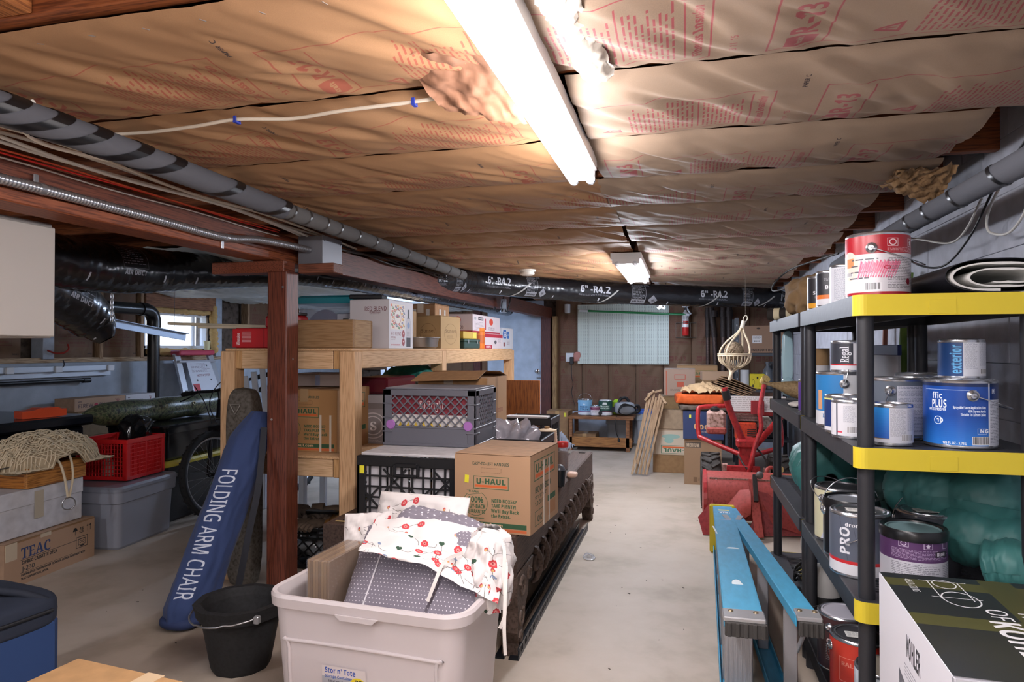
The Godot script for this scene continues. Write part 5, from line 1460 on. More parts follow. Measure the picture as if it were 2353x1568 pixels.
func lower_shelf(y: float) -> void:
	var o := thing("book_moving_box", "brown moving box for books on the lower wooden shelf, behind the post", "carton", V(-2.02, y, -3.50))
	carton(o, V(0.40, 0.335, 0.38), kraft("a97f52"), {"front": printed(haul_front("aa8052"), 0.75), "right": printed(haul_side("a67c50"), 0.75)}, {})
	for x in [0.10, 0.16]:
		var t := MB.new(); t.box(V(x, 0.1, 0.192), V(0.012, 0.2, 0.001), 0.0); part(o, "tape_strip", t, mat("d8cdbd", 0.2))
	o = thing("open_white_box", "open white and brown box lying on the books moving box", "carton", V(-2.05, y + 0.345, -3.6))
	carton(o, V(0.28, 0.07, 0.2), mat("b9aaa2", 0.7), {}, {"tape": false})
	var st := MB.new(); st.box(V(0.0, 0.035, 0.102), V(0.03, 0.06, 0.001), 0.0); part(o, "tape_strip", st, mat("8f97b3", 0.2))
	var c := cv(300, 340, "8d8788"); c.fill(0, 0, 300, 50, "77706f"); c.oval(150, 190, 110, 110, "c9c2c4", 10); c.oval(150, 190, 80, 80, "cfc8ca", 8); c.text("S", 122, 130, 100, "e0dadc", "serifbold"); c.fine(60, 310, 180, 20, "d0c8ca", 9, 3)
	for k in 2:
		o = thing("gift_box", ["grey patterned gift box at the edge of the lower shelf", "second grey patterned gift box, behind the first on the lower shelf"][k], "gift box", V(-1.79 - 0.02 * k, y, -3.80 - 0.27 * k), 0, "")
		var b := MB.new(); b.box(V(0, 0.12, 0), V(0.24, 0.24, 0.24), 0.003); part(o, "body", b, mat("8f8a8c", 0.6))
		var q := MB.new(); q.quad(V(0.1212, 0.24, 0.12), V(0.1212, 0.24, -0.12), V(0.1212, 0, -0.12), V(0.1212, 0, 0.12)); q.quad(V(-0.12, 0.24, 0.1212), V(0.12, 0.24, 0.1212), V(0.12, 0, 0.1212), V(-0.12, 0, 0.1212)); part(o, "printed_side", q, printed(c.tex(), 0.5))
		var l := MB.new(); l.box(V(0, 0.262, 0), V(0.248, 0.05, 0.248), 0.003); part(o, "lid", l, mat("9b979a", 0.55))
	var rb := MB.new(); rb.box(V(0, 0.05, 0), V(0.22, 0.10, 0.45), 0.012); single("maroon_box", "dark maroon box wrapped in film above the grey gift boxes", "box", rb, mat("571a26", 0.2), V(-1.83, y + 0.289, -3.95))
	# clear bin with film and teal cloth
	o = thing("clear_bin", "clear plastic bin of dark things under film on the lower shelf", "storage bin", V(-1.93, y, -4.45))
	var cb := MB.new(); var r0 := ringrect(0.38, 0.5, 0.0, 0.03); var r1 := ringrect(0.42, 0.55, 0.30, 0.035)
	loft(cb, [r0, r1]); flat_ring(cb, r0, false); part(o, "tub", cb, mat("4f575c", 0.15))
	var lb := MB.new(); lb.box(V(0, 0.31, 0), V(0.44, 0.025, 0.56), 0.008); part(o, "lid", lb, mat("222b2b", 0.15))
	var kk := nz(17, 1.0)
	var tl := MB.new()
	tl.grid(func(u, v):
		var a: float = (u - 0.5) * 0.46; var e: float = (v - 0.5) * 0.62
		var d: float = maxf(0.0, 1.0 - (a * a / 0.05 + e * e / 0.09))
		return V(a, 0.02 + 0.10 * pow(d, 0.7) + 0.02 * kk.get_noise_2d(a * 14, e * 11) + 0.02 * kk.get_noise_2d(a * 5 + 9, e * 7), e), 30, 34)
	single("teal_cloth", "rumpled sheer teal cloth heaped on the lower shelf", "cloth", tl, mat("2f7f74", 0.5, 0.0, "", 1.0, {"back": "1f6f64"}), V(-1.88, y + 0.33, -4.50), V(0, 25, 0))
	o = thing("white_container", "white ribbed plastic container beside the teal cloth on the lower shelf", "container", V(-1.78, y + 0.19, -4.72))
	var wc := MB.new(); wc.lathe([Vector2(0, -0.19), Vector2(0.05, -0.19), Vector2(0.065, 0.10), Vector2(0.07, 0.102), Vector2(0.07, 0.115), Vector2(0.062, 0.115), Vector2(0.058, 0.09), Vector2(0.0, 0.09)], 28); part(o, "body", wc, mat("d3cfce", 0.5))
	for k in 3:
		var sk := MB.new(); sk.tube([V(-2.1 + 0.03 * k, y + 0.3, -4.9), V(-2.02 + 0.05 * k, y + 0.5, -5.0)], 0.006, 7)
		single("white_stick", ["left of three thin white rods leaning out above the teal cloth", "middle of three thin white rods leaning out above the teal cloth", "right one of three thin white rods above the teal cloth"][k], "rod", sk, mat("cdd5dc", 0.5), Vector3.ZERO, Vector3.ZERO, "thin white rods by the teal cloth")
	o = thing("spray_can", "red-capped blue spray can standing far back on the lower shelf", "spray can", V(-1.74, y, -5.45))
	var sc := MB.new(); sc.lathe([Vector2(0, 0), Vector2(0.033, 0), Vector2(0.033, 0.26), Vector2(0.02, 0.28)], 20); part(o, "body", sc, mat("2d3f7d", 0.3))
	var cp := MB.new(); cp.lathe([Vector2(0.02, 0.28), Vector2(0.026, 0.285), Vector2(0.022, 0.33), Vector2(0, 0.332)], 20); part(o, "cap", cp, mat("b3262f", 0.35))
	# things on the floor beneath
	o = thing("black_milk_crate", "black crate on the floor under the wooden shelf, full of work gloves", "crate", V(-2.07, 0, -3.62))
	for q in [[V(0, 0, 0.18), 0.0], [V(0, 0, -0.18), 0.0], [V(0.18, 0, 0), 90.0], [V(-0.18, 0, 0), 90.0]]:
		var w := MB.new(); crate_wall(w, 0.34, 0.15, 0.02, 5, 5, 0.008, 0.007, 1); w.box(V(0, 0.225, 0), V(0.37, 0.012, 0.012), 0.002); w.box(V(0, 0.20, 0), V(0.37, 0.01, 0.012), 0.002); w.box(V(0, 0.175, 0), V(0.37, 0.01, 0.012), 0.002); w.box(V(0, 0.012, 0), V(0.37, 0.022, 0.012), 0.002)
		for i in 7: w.box(V(-0.175 + i * 0.0583, 0.20, 0), V(0.008, 0.05, 0.01), 0.001)
		part(o, "lattice_wall", w, mat("131416", 0.4), q[0], V(0, q[1], 0))
	var bm := MB.new(); bm.box(V(0, 0.008, 0), V(0.36, 0.012, 0.36), 0.002); part(o, "base", bm, mat("131416", 0.4))
	var sil := MB.new(); sil.blob(V(0, 0.08, 0), V(0.15, 0.07, 0.15), 0.7, 24, 14, 0.5, nz(3, 1.0)); single("film_bundle", "crumpled clear film seen through the lattice of the glove crate", "plastic film", sil, mat("9fa3a8", 0.15, 0.4), V(-2.07, 0.015, -3.62))
	var gcol := ["5b4c40", "6b5a4c", "8a5f2f", "574a42", "7a6a5a"]
	for k in 5:
		o = thing("work_glove", ["brown work glove at the near left of the glove crate", "taupe work glove draped over the crate's near edge", "tan leather glove on the right of the pile", "dark knit glove at the back of the pile", "pale brown glove under the black bar"][k], "glove", V(-2.16 + 0.085 * (k % 3), 0.21 + 0.035 * (k / 3), -3.52 - 0.10 * (k / 2)), -40.0 + k * 37)
		var g := MB.new(); g.blob(V(0, 0.03, 0), V(0.05, 0.022, 0.065), 0.8, 16, 10, 0.2, nz(k, 1.0)); part(o, "palm", g, mat(gcol[k], 0.9))
		for f in 4:
			var fb := MB.new(); fb.tube(spline([V(-0.036 + f * 0.024, 0.03, 0.045), V(-0.04 + f * 0.027, 0.036, 0.09), V(-0.042 + f * 0.028, 0.018 + 0.006 * (f % 2), 0.125)], 4), 0.0125, 8); part(o, "finger", fb, mat(gcol[k], 0.9))
		var tb := MB.new(); tb.tube([V(-0.045, 0.03, 0.0), V(-0.085, 0.025, 0.045)], 0.0135, 8); part(o, "thumb", tb, mat(gcol[k], 0.9))
		var cf := MB.new(); cf.tube([V(0, 0.028, -0.05), V(0, 0.025, -0.12)], 0.042, 12); part(o, "cuff", cf, mat(gcol[k], 0.9))
	var bar := MB.new(); bar.bar(V(-2.15, 0.30, -3.55), V(-1.97, 0.29, -3.60), 0.05, 0.012); single("black_strip", "glossy black plastic strip lying on the gloves", "plastic strip", bar, mat("0e0f11", 0.15))
	o = thing("dark_carton", "dark flat carton under the yellow box below the wooden shelf", "carton", V(-1.96, 0.0, -3.98)); carton(o, V(0.26, 0.25, 0.3), kraft("4b4138"), {}, {"tape": false})
	o = thing("yellow_box", "yellow printed box under the wooden shelf, its top wrapped in film", "carton", V(-1.95, 0.257, -3.93))
	c = cv(300, 120, "c4a03c"); c.fine(20, 20, 260, 90, "8d6a26", 12, 4)
	carton(o, V(0.26, 0.105, 0.2), mat("c4a54a", 0.5), {"front": printed(c.tex(), 0.4)}, {"flaps": false})
	var ft := MB.new(); ft.box(V(0, 0.108, 0), V(0.262, 0.004, 0.202), 0.001); part(o, "film_top", ft, mat("b9bccb", 0.15))

func scroll_pts(c: Vector3, r: float, turns: float, a0: float, sgn := 1.0) -> Array:
	var out := []
	for k in 22:
		var s := k / 21.0
		var a := a0 + sgn * s * turns * TAU
		out.append(c + V(0, sin(a), cos(a)) * r * (1.0 - 0.85 * s))
	return out

func daybed() -> void:
	var o := thing("carved_daybed", "antique dark carved wooden daybed frame standing in the aisle, loaded with crates and boxes", "daybed")
	var dk := wood("54423a", 2, 0.65); var dx := wood("4b3a33", 0, 0.65)
	for x in [-0.735, -1.455]:
		var rl := MB.new(); rl.box(V(x, 0.41, -3.83), V(0.15, 0.16, 2.34), 0.008); part(o, "side_rail", rl, dk)
		for z in [-2.665, -4.995]:
			var cap := MB.new(); cap.box(V(x, 0.405, z), V(0.152, 0.165, 0.012), 0.003); part(o, "end_grain", cap, mat("46362f", 0.7, 0.0, "dirt", 6.0))
			var mo := MB.new(); mo.box(V(x + 0.01, 0.492, z + (-0.07 if z > -3 else 0.07)), V(0.045, 0.006, 0.03), 0.001); part(o, "mortise", mo, mat("1d1512", 0.8))
		var mk := MB.new(); mk.box(V(x, 0.4935, -2.70), V(0.07, 0.002, 0.014), 0.0); part(o, "chipped_edge", mk, mat("c0a56d", 0.6))
	for z in [-2.78, -4.88]:
		var er := MB.new(); er.box(V(-1.095, 0.40, z), V(0.57, 0.12, 0.07), 0.006); part(o, "end_rail", er, dx)
	for k in 9:
		var bd := MB.new(); bd.box(V(-1.095, 0.478, -2.92 - k * 0.235), V(0.57, 0.02, 0.20), 0.002); part(o, "deck_board", bd, dx)
	# carved legs and aprons
	for x in [-0.69, -1.50]:
		for e in [[-2.66, 1.0], [-5.0, -1.0]]:
			var prof := [V2(0, 0.33), V2(-0.30, 0.33), V2(-0.27, 0.28), V2(-0.20, 0.25), V2(-0.185, 0.20), V2(-0.14, 0.17), V2(-0.13, 0.12), V2(-0.095, 0.10), V2(-0.10, 0.055), V2(-0.07, 0.0), V2(-0.012, 0.0), V2(-0.02, 0.05), V2(0.0, 0.10), V2(-0.008, 0.18), V2(0.004, 0.24)]
			var lg := MB.new()
			lg.t = Transform3D(Basis(V(0, 0, e[1]), V(0, 1, 0), V(-e[1], 0, 0)), V(x, 0, e[0]))
			lg.prism(prof, -0.035, 0.035)
			var leg := part(o, "leg", lg, mat("5d4d45", 0.75, 0.0, "dirt", 5.0))
			var cr := MB.new()
			for q in [[V(x, 0.26, e[0] - 0.08 * e[1]), 0.05, 0.4], [V(x, 0.15, e[0] - 0.055 * e[1]), 0.04, 2.4], [V(x, 0.07, e[0] - 0.045 * e[1]), 0.025, 0.2], [V(x, 0.29, e[0] - 0.20 * e[1]), 0.032, 3.0]]:
				for sx in [-0.036, 0.036]: cr.tube(scroll_pts(q[0] + V(sx, 0, 0), q[1], 1.4, q[2], e[1]), spread([0.010, 0.005], 21), 7)
			part(o, "scroll_carving", cr, mat("66564d", 0.7, 0.0, "dirt", 6.0), Vector3.ZERO, Vector3.ZERO).set_meta("kind", "stuff")
		for k in 11:
			var z := -3.02 - k * 0.163
			var ap := MB.new()
			ap.tube(scroll_pts(V(x + 0.03, 0.285, z), 0.055, 1.3, 1.2), spread([0.018, 0.007], 21), 8)
			ap.tube(scroll_pts(V(x + 0.03, 0.25, z - 0.07), 0.042, 1.2, 4.2, -1.0), spread([0.015, 0.006], 21), 8)
			ap.tube(spline([V(x + 0.025, 0.33, z - 0.02), V(x + 0.04, 0.27, z - 0.05), V(x + 0.03, 0.20, z - 0.03), V(x + 0.015, 0.19, z + 0.01)], 6), spread([0.02, 0.018, 0.006], 9), 8)
			ap.box(V(x, 0.295, z), V(0.035, 0.07, 0.165), 0.004)
			stuff(part(o, "carved_apron", ap, mat("57463e", 0.75, 0.0, "dirt", 6.0)))
	# steel bed irons and a dark panel beneath
	for k in 2:
		o = thing("steel_angle_rail", ["outer black perforated steel angle rail on the floor along the daybed", "inner black perforated steel rail on the floor under the daybed"][k], "steel rail", V(-0.648 - 0.06 * k, 0, -3.65), 0, "")
		var m := MB.new()
		m.box(V(0, 0.045, 0), V(0.004, 0.010, 2.02), 0.0); m.box(V(0, 0.008, 0), V(0.004, 0.016, 2.02), 0.0); m.box(V(-0.02, 0.003, 0), V(0.04, 0.006, 2.02), 0.0)
		part(o, "flange", m, mat("23272e", 0.35, 0.5))
		var w := MB.new()
		for i in 81: w.box(V(0, 0.028, -1.0 + i * 0.025), V(0.004, 0.026, 0.012), 0.0)
		stuff(part(o, "perforations", w, mat("23272e", 0.35, 0.5)))
	var pn := MB.new(); pn.box(V(-0.83, 0.15, -3.7), V(0.02, 0.28, 1.9), 0.003)
	single("dark_glass_sheet", "dark glossy green-black sheet standing under the daybed", "sheet", pn, mat("0e1c20", 0.12), Vector3.ZERO, V(0, 0, 0))
	on_bed(0.492)

func milk_crate(o: Node3D, s: Vector3, m: Material, lat: float, solid: float) -> void:
	var h := s * 0.5
	for q in [[V(0, 0, h.z - 0.006), 0.0, s.x], [V(0, 0, -h.z + 0.006), 0.0, s.x], [V(h.x - 0.006, 0, 0), 90.0, s.z], [V(-h.x + 0.006, 0, 0), 90.0, s.z]]:
		var w := MB.new(); var L: float = q[2]
		crate_wall(w, L - 0.08, lat, s.y - lat - 0.03, int(L / 0.047), 4, 0.008, 0.0055, 1)
		w.box(V(0, s.y - 0.015, 0), V(L, 0.03, 0.012), 0.003)
		for sg in [-1.0, 1.0]: w.box(V(sg * (L * 0.5 - 0.022), s.y * 0.5, 0), V(0.044, s.y, 0.012), 0.003)
		w.box(V(0, solid * 0.5, 0), V(L, solid, 0.008), 0.002); w.box(V(0, solid, 0), V(L, 0.008, 0.014), 0.001); w.box(V(0, 0.008, 0), V(L, 0.014, 0.014), 0.002)
		for y in [0.25, 0.5, 0.75]: w.box(V(-L * 0.5 + 0.025, s.y * y, 0.003), V(0.05, 0.006, 0.012), 0.001); w.box(V(L * 0.5 - 0.025, s.y * y, 0.003), V(0.05, 0.006, 0.012), 0.001)
		part(o, "lattice_wall", w, m, q[0], V(0, q[1], 0))
	var b := MB.new(); b.box(V(0, 0.006, 0), V(s.x - 0.02, 0.012, s.z - 0.02), 0.002); part(o, "base", b, m)

func square_crate(o: Node3D, s: Vector3, m: Material) -> void:
	var h := s * 0.5
	for q in [[V(0, 0, h.z - 0.006), 0.0, s.x], [V(0, 0, -h.z + 0.006), 0.0, s.x], [V(h.x - 0.006, 0, 0), 90.0, s.z], [V(-h.x + 0.006, 0, 0), 90.0, s.z]]:
		var w := MB.new(); var L: float = q[2]
		crate_wall(w, L - 0.02, s.y - 0.05, 0.01, int(L / 0.052), 5, 0.009, 0.008)
		var n := int(L / 0.105)
		for i in n:   # a star of braces in every other bay
			var c := V(-L * 0.5 + L * (i + 0.5) / n, s.y * (0.62 if i % 2 else 0.36), 0)
			for a in [45.0, 135.0]:
				var d := V(cos(deg_to_rad(a)), sin(deg_to_rad(a)), 0) * 0.075
				w.bar(c - d, c + d, 0.008, 0.007, Vector3.BACK.cross(d), 0.0)
		w.box(V(0, s.y - 0.022, 0), V(L, 0.044, 0.014), 0.003)
		for sg in [-1.0, 1.0]: w.box(V(sg * (L * 0.5 - 0.02), s.y * 0.5, 0), V(0.04, s.y, 0.012), 0.003)
		part(o, "lattice_wall", w, m, q[0], V(0, q[1], 0))
	var b := MB.new(); b.box(V(0, 0.006, 0), V(s.x - 0.02, 0.012, s.z - 0.02), 0.002); part(o, "base", b, m)

func on_bed(y: float) -> void:
	# small moving box at the near right corner
	var o := thing("small_moving_box", "brown small moving box with green lettering on the near corner of the daybed", "carton", V(-0.755, y, -2.905), -5)
	carton(o, V(0.335, 0.318, 0.42), kraft("ae8a6a"), {"front": printed(haul_front("af8b6b"), 0.75), "right": printed(haul_side("aa8666"), 0.75)}, {"seam_z": false, "tape": false})
	for z in [0.02, -0.06]:
		var t := MB.new(); t.box(V(0.169, 0.14, z), V(0.001, 0.28, 0.014), 0.0); part(o, "tape_strip", t, mat("d9cfc2", 0.2))
	var ys := MB.new(); ys.box(Vector3.ZERO, V(0.018, 0.032, 0.001), 0.0); part(o, "sticker", ys, mat("e6dc35", 0.5), V(-0.112, 0.215, 0.2125), V(0, 0, -4), "small yellow price sticker")
	# black crate of files
	o = thing("file_crate", "black lattice crate holding white files, on the near left of the daybed", "crate", V(-1.175, y, -2.955))
	square_crate(o, V(0.475, 0.285, 0.42), mat("15161a", 0.4))
	var lid := MB.new(); lid.box(V(0, 0.291, -0.01), V(0.452, 0.012, 0.40), 0.002); part(o, "board_lid", lid, mat("cfccce", 0.7, 0.0, "mottle", 3.0))
	var st := MB.new(); st.box(V(-0.212, 0.225, 0.212), V(0.022, 0.034, 0.001), 0.0); part(o, "sticker", st, mat("e6dc35", 0.5), Vector3.ZERO, Vector3.ZERO, "small yellow price sticker")
	for k in 4:
		var f := MB.new(); f.box(V(-1.175 - 0.155 + 0.104 * k, y + 0.013 + 0.115, -2.775), V(0.092, 0.23, 0.012), 0.001)
		single("white_folder", ["white folder behind the crate lattice, nearest the post", "white folder behind the lattice under the crate handle", "white folder behind the lattice right of the handle", "white folder at the right end of the black crate"][k], "folder", f, mat("d6d3d8", 0.6))
	var hd := MB.new(); hd.box(V(0, 0.25, 0.214), V(0.10, 0.018, 0.012), 0.004); hd.box(V(0, 0.205, 0.214), V(0.10, 0.012, 0.012), 0.004); hd.box(V(-0.055, 0.228, 0.214), V(0.014, 0.05, 0.012), 0.004); hd.box(V(0.055, 0.228, 0.214), V(0.014, 0.05, 0.012), 0.004)
	part(o, "handle", hd, mat("15161a", 0.4))
	# grey lattice crate with a printed carton inside
	o = thing("grey_milk_crate", "dark grey lattice crate stacked on the black file crate", "crate", V(-1.17, y + 0.298, -3.165))
	var gm := mat("5f6069", 0.45)
	milk_crate(o, V(0.47, 0.268, 0.34), gm, 0.155, 0.09)
	for x in [-0.195, 0.195]:
		var ov := MB.new(); ov.at(V(x, 0.10, 0.168), V(90, 0, 0)); ov.lathe([Vector2(0, 0.006), Vector2(0.02, 0.006), Vector2(0.024, 0.0)], 20); part(o, "oval_plug", ov, mat("a06bb0", 0.4), Vector3.ZERO, Vector3.ZERO, "lilac oval plug")
	var gl := MB.new(); gl.box(V(0, 0.272, -0.005), V(0.455, 0.008, 0.32), 0.002); part(o, "lid", gl, mat("74757d", 0.4))
	var c := cv(512, 256, "d9d4d2"); c.fill(0, 0, 512, 112, "7c2533"); c.text("So Bright", 190, 26, 56, "e6d9d6", "serif", 150)
	for k in 11: c.poly([V2(10 + k * 46, 190), V2(34 + k * 46, 150), V2(58 + k * 46, 190)], "dcb93e")
	c.fill(0, 186, 512, 70, "8c5f96"); c.text("Ft", 300, 196, 44, "d9c9de")
	o = thing("bright_carton", "maroon, white and lilac printed carton inside the grey lattice crate", "carton", V(-1.17, y + 0.311, -3.165))
	carton(o, V(0.44, 0.24, 0.30), mat("d0cbc9", 0.6), {"front": printed(c.tex(), 0.6), "right": printed(c.tex(), 0.6)}, {"flaps": false})
	# cartons behind
	o = thing("flat_small_carton", "small taped brown carton under the large open carton on the daybed", "carton", V(-1.165, y, -3.66)); carton(o, V(0.37, 0.285, 0.42), kraft("a27c55"), {}, {"seam_z": false, "tape_c": "c9b08c"})
	o = thing("open_carton", "large brown carton with a raised flap and brown tape, behind the grey crate", "carton", V(-1.20, y + 0.291, -3.61))
	c = cv(300, 300, "b58a5c"); c.fill(120, 0, 44, 300, "9c7347"); c.text("Main Bathroom", 20, 150, 40, "8c4a34", "serif", 220); c.oval(60, 110, 40, 26, "8c5a40", 3)
	carton(o, V(0.39, 0.315, 0.40), kraft("a87f54"), {"right": printed(c.tex(), 0.75)}, {"flaps": false})
	for q in [[V(-0.02, 0.325, 0.19), V(14, 0, 2), V(0.37, 0.004, 0.17)], [V(0.0, 0.330, -0.11), V(-9, 3, 0), V(0.40, 0.004, 0.19)]]:
		var fl := MB.new(); fl.box(Vector3.ZERO, q[2], 0.001); part(o, "flap", fl, kraft("a87f54"), q[0], q[1])
	var tp := MB.new(); tp.box(V(-0.02, 0.25, 0.202), V(0.05, 0.12, 0.001), 0.0); part(o, "tape", tp, mat("b9a894", 0.2))
	var ob := MB.new(); ob.box(V(-1.22, 0.505, -5.07), V(0.30, 1.01, 0.02), 0.002)
	single("plywood_board", "orange-brown plywood board standing upright behind the daybed", "board", ob, wood("a8642c", 1, 0.45))
	# black crates along the right side
	o = thing("low_black_crate", "black crate with white board and bottles, far along the daybed", "crate", V(-0.985, y, -4.42)); square_crate(o, V(0.31, 0.31, 0.32), mat("15161a", 0.4))
	var wb := MB.new(); wb.box(V(-0.01, 0.316, 0.10), V(0.28, 0.012, 0.09), 0.002); part(o, "white_board", wb, mat("cdc6c4", 0.6))
	var pk := MB.new(); pk.box(V(-0.98, y + 0.10, -4.42), V(0.2, 0.17, 0.2), 0.004); single("pale_packet", "pale packet seen inside the far black crate", "packet", pk, mat("b9b6bd", 0.5))
	o = thing("side_black_crate", "black crate of plastic bags right behind the small moving box", "crate", V(-0.86, y, -3.50)); square_crate(o, V(0.33, 0.30, 0.36), mat("15161a", 0.4))
	var fb := MB.new(); fb.blob(V(-0.90, y + 0.22, -3.50), V(0.13, 0.14, 0.13), 0.7, 26, 16, 0.7, nz(23, 1.0)); single("plastic_bags", "crumpled clear plastic bags bulging out of the side black crate", "plastic bag", fb, mat("aaa6ae", 0.15, 0.2))
	# cone of twine, jar, cup
	o = thing("twine_cone", "fat cone of cream twine on the far part of the daybed", "twine", V(-0.845, y, -4.22))
	var tw := []
	for k in 40: tw.append(Vector2(0.072 - 0.012 * k / 40.0 + (0.0018 if k % 2 else 0.0), 0.004 + k * 0.0062))
	tw.push_front(Vector2(0, 0.0)); tw.append(Vector2(0.02, 0.255)); tw.append(Vector2(0, 0.255))
	var tm := MB.new(); tm.lathe(tw, 30); part(o, "winding", tm, mat("d3bb9c", 0.9))
	var tc := MB.new(); tc.lathe([Vector2(0.016, 0.25), Vector2(0.016, 0.268), Vector2(0, 0.268)], 16); part(o, "core", tc, mat("9a7a52", 0.8))
	o = thing("glass_jar", "glass jar with a red lid on the daybed's right rail", "jar", V(-0.745, y, -4.22))
	var jb := MB.new(); jb.lathe([Vector2(0, 0.002), Vector2(0.034, 0), Vector2(0.037, 0.01), Vector2(0.037, 0.13), Vector2(0.03, 0.145)], 28); part(o, "glass", jb, mat("c9b9b4", 0.08, 0.0, "", 1.0, {"alpha": 0.3}))
	var jc := MB.new(); jc.lathe([Vector2(0, 0.004), Vector2(0.031, 0.004), Vector2(0.033, 0.11), Vector2(0, 0.115)], 20); part(o, "contents", jc, mat("6f5a58", 0.7, 0.0, "dirt", 14.0))
	var jl := MB.new(); jl.lathe([Vector2(0.034, 0.14), Vector2(0.036, 0.143), Vector2(0.036, 0.168), Vector2(0.033, 0.172), Vector2(0, 0.172)], 28); part(o, "lid", jl, mat("c22f2c", 0.35))
	o = thing("black_scoop", "black plastic scoop standing on the daybed's right rail", "scoop", V(-0.672, y, -3.70))
	var sm := MB.new(); sm.lathe([Vector2(0, 0.003), Vector2(0.03, 0.0), Vector2(0.036, 0.09), Vector2(0.033, 0.09), Vector2(0.027, 0.006), Vector2(0, 0.006)], 24); part(o, "cup", sm, mat("16171a", 0.35))
	var sd := MB.new(); sd.blob(V(0, 0.085, 0), V(0.034, 0.035, 0.034), 1.0, 20, 12); part(o, "dome", sd, mat("55565c", 0.25))
	var ti := MB.new(); ti.blob(V(-0.645, y + 0.012, -4.0), V(0.03, 0.014, 0.05), 0.6, 14, 8, 0.3, nz(2, 1.0)); single("crumpled_packet", "small cream and red packet lying on the daybed rail", "packet", ti, mat("d9b39c", 0.6))
	var gk := nz(41, 1.0)
	var gc := MB.new(); gc.grid(func(u, v):
		var a: float = u - 0.5; var e: float = v - 0.5
		return V(a * 0.26, 0.05 + 0.12 * maxf(0.0, 1.0 - (a * a + e * e) * 4.0) + 0.04 * gk.get_noise_2d(a * 20, e * 20), e * 0.4), 24, 24)
	single("grey_cloth", "bunched grey-blue cloth and straps behind the twine cone", "cloth", gc, mat("5c616d", 0.85), V(-0.92, y, -4.80))

